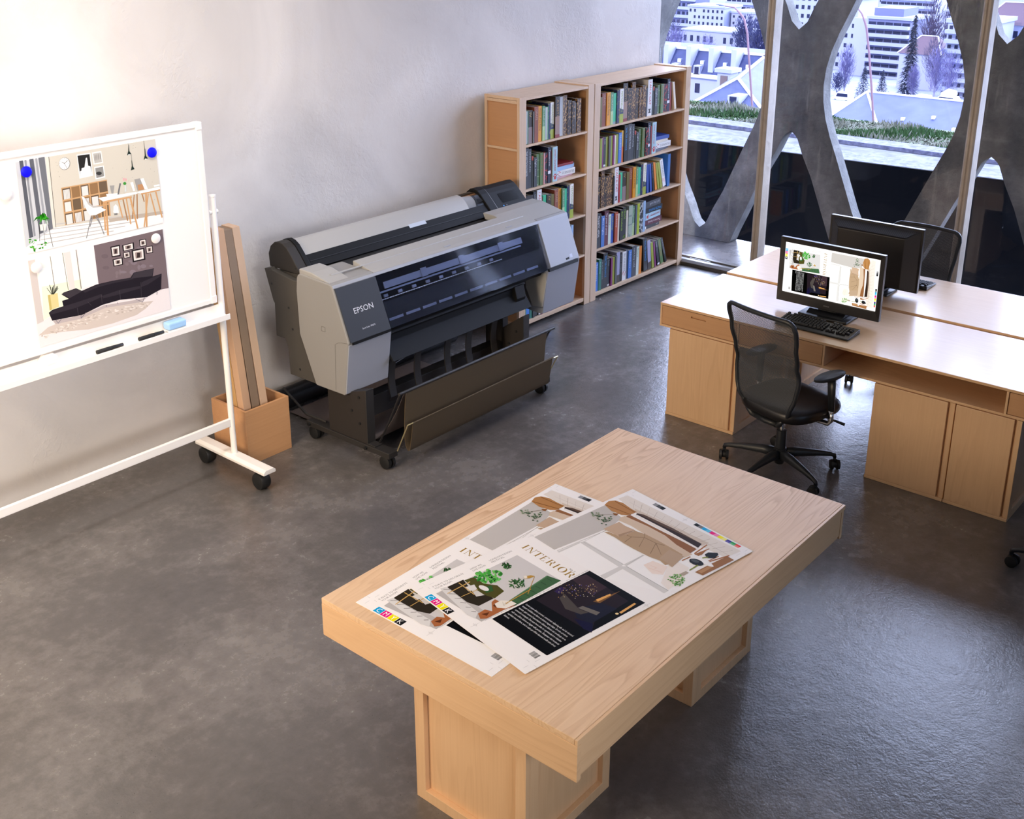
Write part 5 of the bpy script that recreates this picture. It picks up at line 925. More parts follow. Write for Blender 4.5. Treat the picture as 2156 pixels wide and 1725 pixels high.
LOREM = ['Lorem ipsum dolor sit amet, consectetur adipiscing elit, sed do eiusmod', 'tempor incididunt ut labore et dolore magna aliqua. Ut enim ad minim', 'veniam, quis nostrud exercitation ullamco laboris nisi ut aliquip ex ea', 'commodo consequat. Duis aute irure dolor in reprehenderit in voluptate',
         'velit esse cillum dolore eu fugiat nulla pariatur. Excepteur sint occaecat', 'cupidatat non proident, sunt in culpa qui officia deserunt mollit anim id est', 'laborum.']
def spread():
    cv = Canvas()
    cv.rect('f5f2ef', 0, 0, LU, 0, LV)
    cv.load(SPREAD, base=1)
    for i, (ch, c) in enumerate(zip('CMYK', ('12a5dc', 'e4097e', 'f3e600', '161616'))):
        v = 0.082+0.0345*i
        cv.rect(c, 1, 0.004, 0.034, v, v+0.0325)
        cv.text(ch, 'ffffff', 2, (0.009, v+0.008), (0, 1), (1, 0), 0.017, 0.021)
    for i, c in enumerate(('161616', '77787b', '12a5dc', '63c3e6', 'e4097e', 'ee86b8', 'f3e600', 'f0ea86', '5d55a0', '2b2483', '67b981', '129b45', 'ee8f7f', 'e3141c')):
        if i < 8:
            cv.rect(c, 1, 1.107, 1.126, 0.357+0.0198*i, 0.357+0.0198*(i+1))
        else:
            j, kx = divmod(i-8, 2)
            cv.rect(c, 1, 1.107+0.0095*kx, 1.107+0.0095*(kx+1), 0.5154+0.022*j, 0.5154+0.022*(j+1))
    for i, c in enumerate(('8f8f91', '4d4d4f', '161616')):
        cv.rect(c, 1, 1.100, 1.121, 0.143+0.0193*i, 0.143+0.0193*(i+1))
    r = random.Random(5)
    v = 0.561
    while v < 0.594:
        w = r.uniform(0.0006, 0.002)
        cv.rect('222222', 1, 0.075, 0.099, v, v+w)
        v += w+r.uniform(0.0007, 0.0016)
    x = 0.046
    for ch, w in zip('INTERIOR', (0.022, 0.036, 0.036, 0.03, 0.034, 0.02, 0.038, 0.036)):
        serif(cv, ch, '9a7a2e', 1, (0.478, x), w, 0.034)
        x += w+0.0035
    cv.text('No 3', '6d6a66', 1, (0.515, 0.278), (0, 1), (1, 0), 0.026)
    for txt, u, v, w in (('9 WAYS TO DECORATE', 0.063, 0.055, 0.138), ('YOUR ROOM', 0.063, 0.069, 0.075), ('HOW WE', 0.238, 0.050, 0.052), ('LIVE NOW', 0.238, 0.064, 0.06), ('LONDON DESIGN', 0.327, 0.050, 0.108), ('FESTIVAL', 0.327, 0.064, 0.06)):
        cv.text(txt, '8f8b87', 1, (u, v), (1, 0), (0, -1), w, 0.009)
    cv.text('vintage rattan pieces are sourced from small makers all over the world', '8f8b87', 1, (0.08, 0.3285), (1, 0), (0, -1), 0.35, 0.005)
    cv.text('space, small place, big ideas', '8f8b87', 1, (0.455, 0.3285), (1, 0), (0, -1), 0.11, 0.005)
    for i, s in enumerate(LOREM):
        cv.text(s, 'e9e9e9', 3, (0.247-0.0165*i, 0.345), (0, 1), (1, 0), 0.243*min(1, len(s)/72), 0.0085)
    g = 'b9b6b2'
    for (u, v) in ((0.05, 0.03), (0.05, 0.605), (1.095, 0.022), (1.095, 0.612)):
        for d in (-0.035, 0.035):
            cv.rect(g, 1, min(u+d*0.4, u+d), max(u+d*0.4, u+d), v-0.0004, v+0.0004)
            cv.rect(g, 1, u-0.0004, u+0.0004, min(v+d*0.3, v+d*0.7), max(v+d*0.3, v+d*0.7))
    for (u, v) in ((0.04, 0.325), (0.567, 0.012), (0.567, 0.618), (1.112, 0.31)):
        cv.rect(g, 1, u-0.02, u+0.02, v-0.0004, v+0.0004)
        cv.rect(g, 1, u-0.0004, u+0.0004, v-0.011, v+0.011)
        for i in range(12):
            a, b = 2*PI*i/12, 2*PI*(i+1)/12
            cv.poly(g, 1, [(u+0.006*math.cos(a), v+0.006*math.sin(a)), (u+0.006*math.cos(b), v+0.006*math.sin(b)), (u+0.0053*math.cos(b), v+0.0053*math.sin(b)), (u+0.0053*math.cos(a), v+0.0053*math.sin(a))])
    return cv
ink = ink_mat('printed_ink')
paper = mat('white_paper', 'f4f1ee', 0.5)
def lay_sheet(name, label, O, ang, z):
    ang = math.radians(ang)
    U = Vector((math.cos(ang), math.sin(ang), 0))
    V = Vector((math.sin(ang), -math.cos(ang), 0))
    base = Vector((O[0], O[1], z))
    pl = lambda u, v, w: base + U*u + V*v + Vector((0, 0, w+0.0012))
    o = build(name, MB().add([base+U*u+V*v+Vector((0, 0, w)) for w in (0, 0.0012) for u, v in ((0, 0), (LU, 0), (LU, LV), (0, LV))],
                             [(0, 1, 2, 3), (4, 5, 6, 7), (0, 1, 5, 4), (1, 2, 6, 5), (2, 3, 7, 6), (3, 0, 4, 7)]), paper)
    tag(o, label, 'poster', group='printed spreads on the work table')
    spread().build('printed_artwork', pl, 0.00011, ink, o)
lay_sheet('printed_sheet', 'large magazine spread print lying underneath, square to the work table', (2.248, 2.604), 0.0, TZ+0.0004)
lay_sheet('printed_sheet', 'large magazine spread print lying on top of the other sheet, turned at an angle', (2.432, 2.520), -9.93, TZ+0.0034)

# ------------------------------------------------------------------ whiteboard on castors
t = thing('whiteboard', 'mobile white magnetic whiteboard on black castors along the left wall', 'whiteboard', (2.46, 4.93, 0))
BX0, BX1, BY, BZ0, BZ1 = 1.55, 3.37, 4.92, 1.063, 2.035
part(t, 'board_surface', MB().box(BX0+0.02, BX1-0.02, BY-0.012, BY+0.012, BZ0+0.02, BZ1-0.02), mat('board_white', 'f3f1ee', 0.25))
for a in (BZ0, BZ1-0.028):
    part(t, 'frame_rail', MB().box(BX0, BX1, BY-0.018, BY+0.018, a, a+0.028), white_metal, bevel=0.004)
for a in (BX0, BX1-0.034):
    part(t, 'frame_rail', MB().box(a, a+0.034, BY-0.018, BY+0.018, BZ0, BZ1), white_metal, bevel=0.004)
    for z in (BZ0-0.002, BZ1-0.043):
        part(t, 'corner_cap', MB().box(a-0.002, a+0.036, BY-0.021, BY+0.021, z, z+0.045), white_metal, bevel=0.006)
for px in (BX0-0.05, 3.415):
    part(t, 'pole', MB().lathe([(0.017, 0.14), (0.017, 1.63), (0.019, 1.632), (0.019, 1.642)], (px, 4.93, 0), n=20), white_metal, smooth=True)
    part(t, 'foot_bar', MB().prism([(px-0.042, 0.112), (px+0.042, 0.112), (px+0.042, 0.128), (px+0.026, 0.142), (px-0.026, 0.142), (px-0.042, 0.128)], 'y', 4.615, 5.25), white_metal, bevel=0.003)
    part(t, 'pivot_bracket', MB().cyl((px-0.03, 4.93, 1.55), (px+0.025, 4.93, 1.55), 0.012), white_metal, smooth=True)
    for y in (4.69, 5.19):
        w = part(t, 'castor', MB().lathe([(0.036, -0.033), (0.046, -0.030), (0.05, -0.022), (0.05, 0.022), (0.046, 0.030), (0.036, 0.033)], (px-0.005, y, 0.051), 'x', 28), soft_black, smooth=True, label='black rubber castor wheel')
        part(w, 'stem', MB().cyl((px-0.005, y, 0.085), (px-0.005, y, 0.113), 0.014), soft_black, smooth=True)
part(t, 'crossbar', MB().box(BX0-0.05, 3.41, 4.92, 4.94, 0.312, 0.358), white_metal, bevel=0.003)
tray = part(t, 'pen_tray', MB().prism([(4.945, 1.035), (4.94, 1.035), (4.934, 0.992), (4.86, 0.985), (4.856, 1.0), (4.85, 1.0), (4.85, 0.968), (4.94, 0.962)], 'x', BX0-0.05, 3.41), white_metal, bevel=0.0015)
part(t, 'tray_clip', MB().prism([(2.36, 1.03), (2.385, 1.055), (2.43, 1.055), (2.45, 1.035), (2.45, 1.02), (2.36, 1.02)], 'y', 4.90, 4.932), white_metal, bevel=0.003)

def poster(label, blob, x0, x1, z0, z1):
    y = BY-0.0135
    base = lambda u, v, w: (x0+u*(x1-x0), y-0.0008-w, z1-v*(z1-z0))
    o = build('photo_print', MB().box(x0, x1, y-0.0008, y, z0, z1), paper)
    tag(o, label, 'poster', group='photo prints on the whiteboard')
    cv = Canvas()
    cv.load(blob)
    cv.build('printed_artwork', base, 0.0001, ink, o)
poster('upper photo print on the whiteboard, a bright study with trestle desks and green plants', POSTER_DESK, 2.381, 3.097, 1.560, 1.987)
poster('lower photo print on the whiteboard, a black sofa before a brown wall', POSTER_SOFA, 2.373, 3.088, 1.100, 1.528)
magb, magw = mat('magnet_blue', '0602f0', 0.4), mat('magnet_white', 'efe9e6', 0.35)
for lab, x, z, m in (('round blue magnet at the upper left corner of the study print', 2.423, 1.937, magb), ('round blue magnet at the upper right corner of the study print', 3.07, 1.924, magb),
                     ('round white magnet at the upper left corner of the sofa print', 2.405, 1.489, magw), ('round white magnet at the upper right corner of the sofa print', 3.041, 1.491, magw),
                     ('round white magnet alone on the bare board left of the study print', 2.315, 1.849, magw)):
    o = build('magnet', MB().lathe([(0.0245, 0), (0.026, 0.003), (0.025, 0.007), (0.018, 0.0095), (0.001, 0.0102)], (x, BY-0.0165, z), 'y', 28).move(Matrix.Translation((0, 2*(BY-0.0165), 0)) @ Matrix.Diagonal((1, -1, 1, 1))), m, smooth=True)
    tag(o, lab, 'magnet', group='magnets on the whiteboard')
for lab, xa, xb in (('black marker pen lying left on the whiteboard tray', 2.64, 2.785), ('black marker pen lying right on the whiteboard tray beside the eraser', 2.875, 3.02)):
    t = thing('marker_pen', lab, 'pen', ((xa+xb)/2, 4.885, 0.9885), group='pens on the tray')
    L = xb-xa
    part(t, 'barrel', MB().lathe([(0.0095, xa), (0.0105, xa+0.002), (0.0105, xa+L*0.55), (0.0088, xa+L*0.56), (0.0088, xa+L*0.58)], (0, 4.885, 0.999), 'x', 18), soft_black, smooth=True)
    part(t, 'cap', MB().lathe([(0.0105, xa+L*0.581), (0.0100, xa+L*0.62), (0.0082, xb-0.002), (0.007, xb)], (0, 4.885, 0.999), 'x', 18), black_pl, smooth=True)
t = thing('eraser', 'light blue board eraser on the whiteboard tray', 'eraser', (3.1, 4.89, 0.988))
part(t, 'grip', MB().box(3.04, 3.15, 4.866, 4.921, 0.999, 1.040), mat('eraser_blue', '9cc4ea', 0.6), bevel=0.011, seg=3)
part(t, 'felt_pad', MB().box(3.042, 3.148, 4.868, 4.919, 0.9912, 0.9985), mat('felt_white', 'e8e6e2', 0.9))

# ------------------------------------------------------------------ box with cardboard tubes
t = thing('storage_box', 'open square beech box on the floor behind the whiteboard foot', 'box', (3.69, 5.12, 0))
x0, x1, y0, y1, h, th = 3.532, 3.846, 4.962, 5.285, 0.338, 0.016
part(t, 'side', MB().box(x0, x1, y0, y0+th, 0, h), beech, bevel=0.001)
part(t, 'side', MB().box(x0, x1, y1-th, y1, 0, h), beech, bevel=0.001)
part(t, 'side', MB().box(x0, x0+th, y0+th, y1-th, 0, h), beech, bevel=0.001)
part(t, 'side', MB().box(x1-th, x1, y0+th, y1-th, 0, h), beech, bevel=0.001)
part(t, 'bottom', MB().box(x0+th, x1-th, y0+th, y1-th, 0.003, 0.018), beech)
card = [mat('cardboard_tan', 'c7a283', 0.75), mat('cardboard_brown', '8d7864', 0.75), mat('cardboard_light', 'd0b093', 0.75), mat('cardboard_ochre', 'c29a66', 0.75)]
def long_box(label, b0, b1, z0, top, w, d, m):
    """A long slim carton leaning from the box towards the wall: b0 bottom front-left, w wide along x, d deep along y."""
    (bx, by), (tx, ty, tz) = b0, top
    vs = [(bx, by, z0), (bx+w, by, z0), (bx+w, by+d, z0), (bx, by+d, z0), (tx, ty, tz), (tx+w, ty, tz), (tx+w, ty+d, tz), (tx, ty+d, tz)]
    o = build('cardboard_carton', MB().add(vs, [(0, 1, 2, 3), (4, 5, 6, 7), (0, 1, 5, 4), (1, 2, 6, 5), (2, 3, 7, 6), (3, 0, 4, 7)]), m, bevel=0.0015)
    tag(o, label, 'carton', group='cartons in the beech box')
long_box('tan long cardboard carton standing left in the beech box', (3.566, 4.985), None, 0.019, (3.576, 5.150, 1.375), 0.051, 0.055, card[0])
long_box('dark brown long cardboard carton standing in the middle of the beech box', (3.628, 4.985), None, 0.019, (3.6285, 5.150, 1.362), 0.052, 0.10, card[1])
long_box('light brown long cardboard carton standing right in the beech box', (3.691, 4.985), None, 0.019, (3.682, 5.150, 1.368), 0.050, 0.10, card[2])
long_box('ochre long cardboard carton standing behind the tan one, partly hidden by the pole', (3.566, 5.045), None, 0.019, (3.574, 5.210, 1.360), 0.050, 0.075, card[3])
# ------------------------------------------------------------------ large format printer
pg = mat('printer_light_grey', 'a09f9c', 0.45)
pf = mat('printer_front_grey', '9b9ea6', 0.45)
pd = mat('printer_panel_graphite', '33363c', 0.55, spec=0.3)
pp = mat('printer_side_grey', '4a4743', 0.6, spec=0.3)
pcap = mat('printer_housing_grey', '8e8d8b', 0.5, spec=0.35)
pb = mat('printer_black', '0f0f0f', 0.6, spec=0.2)
pleg = mat('printer_stand_dark', '2a2827', 0.5)
pleg2 = mat('printer_leg_brown_grey', '2e2a28', 0.6, spec=0.3)
clothm = mat('basket_cloth', '554630', 0.75)
XL, XR = 3.965, 6.141
t = thing('large_format_printer', 'wide grey and black roll printer on a castor stand by the left wall', 'printer', (4.74, 4.65, 0))
def yz_at(a, b, s):
    return (a[0]+(b[0]-a[0])*s, a[1]+(b[1]-a[1])*s)
TF, NO, NB, BF = (4.664, 1.053), (4.540, 0.735), (4.545, 0.722), (4.589, 0.410)   # top front, nose, under nose, bottom front
TB, BB, BK = (4.966, 1.041), (4.85, 0.408), (4.970, 0.695)
TOPB = (4.875, 1.100)
# end housings
capp = [TF, (4.653, 1.035), NO, NB, BF, (4.60, 0.402), (4.84, 0.400), BB, BK, (4.976, 0.961), TB, (4.955, 1.062), (4.93, 1.072), (4.68, 1.060)]
part(t, 'end_housing', MB().prism(capp, 'x', XL, 4.292), pcap, bevel=0.008, seg=3, label='light grey left end housing')
part(t, 'end_housing', MB().prism(capp, 'x', 5.812, XR), pcap, bevel=0.008, seg=3, label='light grey right end housing')
# middle body behind the glass
body = [(4.672, 1.050), (4.575, 0.735), (4.60, 0.69), (4.72, 0.66), (4.95, 0.66), (4.975, 0.95), (4.955, 1.05)]
part(t, 'body', MB().prism(body, 'x', 4.2921, 5.8119), pb)
# top deck: sloping light strip
deck = [(4.664, 1.0535), (4.672, 1.046), (4.84, 1.05), (4.842, 1.090), (4.838, 1.0935), (4.69, 1.0615)]
part(t, 'top_deck', MB().prism(deck, 'x', 4.293, 5.811), pg, bevel=0.003)
part(t, 'deck_rib', MB().tube([(4.05, 4.765, 1.077), (5.78, 4.765, 1.077)], 0.006, 8), pg, smooth=True)
part(t, 'deck_housing', MB().prism([(4.69, 1.0600), (4.95, 1.06), (4.97, 1.104), (4.875, 1.1005), (4.84, 1.0932)], 'x', 5.60, XR-0.004), pg, bevel=0.004, label='raised light grey deck at the right end')
part(t, 'deck_housing', MB().prism([(4.69, 1.0600), (4.95, 1.06), (4.95, 1.098), (4.84, 1.0938)], 'x', XL+0.01, 4.13), pg, bevel=0.006)
for x in (4.95, 5.55):
    part(t, 'latch', MB().box(x-0.03, x+0.03, 4.69, 4.703, 1.060, 1.067), pf, bevel=0.002)
# sloping front face: frame, graphite panels, glass
nrm = Vector((0, -(TF[1]-NO[1]), -(NO[0]-TF[0]))).normalized()
nrm = Vector((0, -0.9315, 0.3637))
def front(s, d):
    y, z = yz_at(TF, NO, s)
    return (y+nrm.y*d, z+nrm.z*d)
def slab_on_front(name, xa, xb, s0, s1, d0, d1, m, parent=t, **kw):
    mb = MB().prism([front(s0, d0), front(s1, d0), front(s1, d1), front(s0, d1)], 'x', xa, xb)
    if parent is t:
        return part(t, name, mb, m, **kw)
    return build(name, mb, m, parent=parent, org=Vector(t.location)+Vector(parent.location), **kw)
part(t, 'front_rim', MB().prism([front(0.0, 0.0), front(0.055, 0.0), front(0.055, 0.006), front(0.0, 0.004)], 'x', XL+0.004, XR-0.004), pf, bevel=0.002)
slab_on_front('front_panel', XL+0.012, 4.291, 0.06, 1.0, 0.0005, 0.008, pd, bevel=0.002, label='graphite front panel with maker name')
slab_on_front('front_panel', 5.808, XR-0.012, 0.05, 0.965, 0.0005, 0.008, pf, bevel=0.002, label='grey right front panel')
part(t, 'panel_lip', MB().prism([front(0.975, 0.007), front(1.04, 0.006), front(1.04, -0.02), front(0.975, -0.005)], 'x', 5.79, XR-0.03), pb)
part(t, 'panel_lip', MB().prism([front(1.0, 0.008), front(1.045, 0.004), front(1.045, -0.02), front(1.0, -0.005)], 'x', XL+0.03, 4.291), pb)
for xa, xb, nm in ((XL+0.004, 4.303, 'left'), (5.782, XR-0.003, 'right')):
    part(t, 'lower_cover', MB().prism([(4.56, 0.729), (4.5415, 0.722), (BF[0]-0.003, BF[1]), (BF[0]+0.02, BF[1]-0.004), (4.70, 0.412), (4.66, 0.70)], 'x', xa, xb), pf, bevel=0.004, label='grey lower %s front cover' % nm)
# window: black well, machinery, tinted glass
slab_on_front('window_well', 4.293, 5.807, 0.055, 1.0, -0.028, -0.022, mat('well_black', '050506', 0.6))
mach = mat('machinery_blue_grey', '8791ab', 0.45, 0.1)
mach2 = mat('machinery_dark', '3c414d', 0.5)
slab_on_front('carriage_rail', 4.35, 5.62, 0.20, 0.32, -0.021, -0.010, mach, bevel=0.001)
slab_on_front('carriage_rail', 4.30, 5.60, 0.345, 0.375, -0.021, -0.013, mach, bevel=0.001)
for i in range(10):
    x = 4.32+i*0.142
    slab_on_front('guide_plate', x, x+0.12, 0.065, 0.165, -0.021, -0.016, mach2)
    slab_on_front('paper_guide', x, x+0.115, 0.83, 0.875, -0.021, -0.016, mach)
for i in range(9):
    x = 4.33+i*0.118
    slab_on_front('pinch_roller', x, x+0.032, 0.41, 0.462, -0.021, -0.012, mach, bevel=0.002)
for x in (4.66, 5.0, 5.38):
    slab_on_front('rail_bracket', x, x+0.05, 0.17, 0.33, -0.0095, -0.006, mach, bevel=0.001)
platen = mat('platen_white', 'dfe8f5', 0.4)
for i in range(50):
    x = 4.303+i*0.0218
    slab_on_front('platen_slot', x, x+0.0145, 0.482, 0.496, -0.021, -0.012, platen)
slab_on_front('window_glass', 4.293, 5.807, 0.058, 1.0, 0.001, 0.005, glass_mat('printer_glass', 'e2e4ea', 0.03, 0.06))
# lettering
wht_ink = mat('white_ink', 'd6d8de', 0.5)
dirx = Vector((1, 0, 0))
upv = Vector((0, TF[0]-NO[0], TF[1]-NO[1])).normalized()
def on_front(x, s, d=0.0084):
    y, z = front(s, d)
    return Vector((x, y, z))
fp = [c for c in t.children if c.name.startswith('front_panel')]
def letter(parent, name, s, x, sp, width, height, m):
    mb = text_mb(s, width, on_front(x, sp), dirx, upv, 1.0, height)
    return build(name, mb, m, parent=parent, org=Vector(t.location)+Vector(parent.location), recalc=False)
letter(fp[0], 'lettering', 'EPSON', 4.064, 0.556, 0.148, 0.033, wht_ink)
letter(fp[0], 'small_lettering', 'SureColor P9070', 4.087, 0.845, 0.10, 0.0095, wht_ink)
slab_on_front('sticker', 5.985, 6.022, 0.885, 0.925, 0.0082, 0.0088, pb, parent=fp[1])
slab_on_front('sticker', 6.034, 6.062, 0.835, 0.91, 0.0082, 0.0088, mat('sticker_pale', 'b6bcc9', 0.4), parent=fp[1])
lc = [c for c in t.children if c.name.startswith('lower_cover')][0]
def on_lower(x, z, d=0.001):
    k = (0.702-z)/(0.702-0.41)
    return Vector((x, 4.549+k*0.037-d, z))
st = MB().add([on_lower(x, z) for x, z in ((3.985, 0.692), (4.012, 0.692), (4.012, 0.655), (3.985, 0.655))], [(0, 1, 2, 3)])
st.mi = 1
st.add([on_lower(x, z, 0.0014) for x, z in ((3.989, 0.686), (4.005, 0.686), (4.005, 0.676), (3.989, 0.676))], [(0, 1, 2, 3)])
build('sticker', st, [mat('sticker_white', 'd9dade', 0.5), mat('sticker_red', 'd0302a', 0.5)], parent=lc, org=Vector(t.location)+Vector(lc.location))
sd = [c for c in t.children if c.name.startswith('end_housing')][0]
r = MB()
for a, b in (((4.735, 0.79), (4.765, 0.79)), ((4.765, 0.79), (4.768, 0.762)), ((4.768, 0.762), (4.735, 0.762)), ((4.735, 0.762), (4.735, 0.79))):
    r.tube([(XL-0.0006, a[0], a[1]), (XL-0.0006, b[0], b[1])], 0.0008, 4)
build('seam_mark', r, pp, parent=sd, org=Vector(t.location)+Vector(sd.location))
r = MB().tube([(XL-0.0006, y, z) for y, z in ((4.55, 0.735), (4.60, 0.728), (4.63, 0.72), (4.655, 0.705), (4.668, 0.42))], 0.0009, 4)
build('door_seam', r, mat('seam_dark', '55524d', 0.6), parent=sd, org=Vector(t.location)+Vector(sd.location))
# side plates with the stepped back
plate = [(5.275, 1.035), (5.212, 1.052), (5.205, 1.038), (5.01, 1.012), (4.94, 1.02), (4.94, 0.62), (4.86, 0.40), (5.095, 0.400), (5.102, 0.577), (5.122, 0.622), (5.205, 0.622), (5.2, 0.83), (5.212, 0.845)]
for xa, xb in ((XL+0.012, XL+0.055), (XR-0.055, XR-0.012)):
    sp = part(t, 'side_plate', MB().prism(plate, 'x', xa, xb), pp, bevel=0.003)
    for y, z in ((5.215, 0.95), (5.07, 0.83), (5.045, 0.70), (5.0, 0.455)):
        build('screw', MB().cyl((xa-0.001, y, z), (xa+0.01, y, z), 0.0075, n=12), soft_black, parent=sp, org=Vector(t.location)+Vector(sp.location))
part(t, 'back_body', MB().prism([(4.95, 1.04), (5.20, 1.03), (5.19, 0.83), (5.18, 0.64), (5.09, 0.60), (5.08, 0.42), (4.95, 0.42)], 'x', XL+0.056, XR-0.056), pp)
# roll cover on top: dark end cheeks, white translucent hood, dark sloping lip
cheek = [(4.972, 1.045), (5.05, 1.142), (5.09, 1.186), (5.125, 1.207), (5.16, 1.214), (5.20, 1.204), (5.238, 1.175), (5.262, 1.125), (5.256, 1.045)]
part(t, 'roll_cheek', MB().prism(cheek, 'x', XL+0.04, 4.072), mat('cheek_brown_black', '2e2b28', 0.55, spec=0.3), bevel=0.004, label='dark left roll cover cheek')
part(t, 'roll_cheek', MB().prism([(a, b+0.004) for a, b in cheek], 'x', 4.073, 4.106), pb, bevel=0.003)
ck = [c for c in t.children if c.name.startswith('roll_cheek')][0]
for y, z in ((5.02, 1.075), (5.205, 1.175)):
    build('screw', MB().cyl((XL+0.0385, y, z), (XL+0.05, y, z), 0.006, n=12), soft_black, parent=ck, org=Vector(t.location)+Vector(ck.location))
hood = [(5.055, 1.124), (5.082, 1.158), (5.11, 1.184), (5.14, 1.200), (5.17, 1.204), (5.20, 1.194), (5.23, 1.168), (5.246, 1.13), (5.25, 1.08)]
def prof_sheet(pts, x0, x1, th):
    n = len(pts)
    c = (sum(p[0] for p in pts)/n, min(p[1] for p in pts))
    inn = [(p[0]+(c[0]-p[0])*th/max(0.01, math.hypot(c[0]-p[0], c[1]-p[1])), p[1]+(c[1]-p[1])*th/max(0.01, math.hypot(c[0]-p[0], c[1]-p[1]))) for p in pts]
    return MB().prism(pts+inn[::-1], 'x', x0, x1)
part(t, 'roll_hood', prof_sheet(hood, 4.107, 5.56, 0.004), mat('hood_white', 'a9a8a5', 0.28, coat=0.5), smooth=True, label='glossy white translucent roll hood')
part(t, 'hood_window', prof_sheet(hood, 5.56, 5.72, 0.003), glass_mat('hood_clear', 'f3f3f3', 0.3, 0.04), smooth=True, label='clear end of the roll hood')
part(t, 'paper_roll', MB().cyl((4.2, 5.15, 1.115), (5.655, 5.15, 1.115), 0.072, n=36), mat('paper_roll_white', 'f2f0ed', 0.7), smooth=True)
part(t, 'roll_flange', MB().lathe([(0.078, 5.656), (0.078, 5.67), (0.03, 5.672), (0.03, 5.715)], (0, 5.15, 1.115), 'x', 28), pb, smooth=True)
part(t, 'roll_lip', MB().prism([(4.986, 1.060), (5.058, 1.128), (5.066, 1.122), (5.03, 1.06), (5.0, 1.045)], 'x', 4.107, 5.735), pb, bevel=0.003, label='black sloping lip under the roll hood')
part(t, 'lip_groove', MB().tube([(4.12, 5.02, 1.0945), (5.66, 5.02, 1.0945)], 0.0025, 6), soft_black)
part(t, 'hood_grip', MB().prism([(5.0415, 1.1135), (5.062, 1.134), (5.066, 1.13), (5.048, 1.110)], 'x', 4.975, 5.13), mat('grip_pale', 'b9c2cf', 0.4), bevel=0.002)
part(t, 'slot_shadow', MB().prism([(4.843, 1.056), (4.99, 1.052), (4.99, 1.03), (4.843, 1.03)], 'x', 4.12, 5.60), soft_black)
# control pod
pod = [(4.965, 1.045), (5.10, 1.180), (5.13, 1.203), (5.165, 1.216), (5.20, 1.208), (5.235, 1.18), (5.258, 1.12), (5.25, 1.04)]
part(t, 'pod_cheek', MB().prism([(4.955, 1.04)]+[(a-0.002, b+0.006) for a, b in pod[1:]], 'x', 5.722, 5.80), pb, bevel=0.004)
part(t, 'control_pod', MB().prism(pod, 'x', 5.803, 6.125), pb, bevel=0.008, seg=3)
part(t, 'trim_line', MB().prism([(a-0.0005, b+0.002) for a, b in pod], 'x', 5.7985, 5.8045), mat('trim_grey', '8a8a8b', 0.4))
pn = Vector((0, -0.7071, 0.7071))
def on_pod(x, s, d):
    y, z = yz_at((5.095, 1.175), (4.985, 1.065), s)
    return (x, y-0.7071*d, z+0.7071*d)
part(t, 'touch_screen', MB().add([on_pod(x, s, d) for d in (-0.001, 0.0015) for x, s in ((5.882, 0.09), (6.066, 0.09), (6.066, 0.60), (5.882, 0.60))], [(0, 1, 2, 3), (4, 5, 6, 7), (0, 1, 5, 4), (1, 2, 6, 5), (2, 3, 7, 6), (3, 0, 4, 7)]), mat('screen_black', '060606', 0.12))
part(t, 'status_lamp', MB().cyl(on_pod(5.873, 0.74, -0.001), on_pod(5.873, 0.74, 0.002), 0.004, n=10), mat('lamp_blue', '2b7dff', 0.4, emit='3b8cff', estr=2.0))
part(t, 'status_lamp', MB().cyl(on_pod(5.905, 0.74, -0.001), on_pod(5.905, 0.74, 0.002), 0.004, n=10), mat('lamp_off', '6a6a6c', 0.4))
# under body: paper guide apron, inner bracket, slats
part(t, 'cutter_slot', MB().prism([(4.585, 0.722), (4.605, 0.69), (4.72, 0.66), (4.72, 0.72)], 'x', 4.304, 5.60), soft_black)
part(t, 'paper_guide_apron', MB().prism([(4.60, 0.690), (4.606, 0.622), (4.535, 0.524), (4.545, 0.518), (4.64, 0.60), (4.64, 0.68)], 'x', 4.306, 5.60), mat('apron_dark', '16181b', 0.7, spec=0.2), bevel=0.002, label='dark sloping paper guide apron')
part(t, 'apron_comb', MB().prism([(4.598, 0.686), (4.594, 0.676), (4.604, 0.660), (4.61, 0.68)], 'x', 4.30, 5.60), pb)
part(t, 'inner_bracket', MB().add([(x, y, z) for x in (5.7745, 5.7805) for y, z in ((4.556, 0.712), (4.74, 0.70), (4.729, 0.576), (4.668, 0.452), (4.583, 0.463), (4.552, 0.646))], [(0, 1, 2, 3, 4, 5), (6, 7, 8, 9, 10, 11)]+[(i, (i+1) % 6, 6+(i+1) % 6, 6+i) for i in range(6)]), mat('bracket_zinc', 'c6c4be', 0.4, 0.3), bevel=0.001)
part(t, 'inner_block', MB().prism([(4.585, 0.68), (4.565, 0.60), (4.60, 0.50), (4.70, 0.52), (4.70, 0.68)], 'x', 5.48, 5.575), pb, bevel=0.004)
for xc in (4.345, 4.565, 4.835, 5.035, 5.28):
    part(t, 'guide_slat', MB().sheet(lambda u, v, xc=xc: (xc+(u-0.5)*0.052, 4.575+0.03*math.sin(v*PI)*0.8+(0.02 if v > 0.92 else 0), 0.535-0.29*v), 2, 10, (0, 0.008, 0)), pleg)
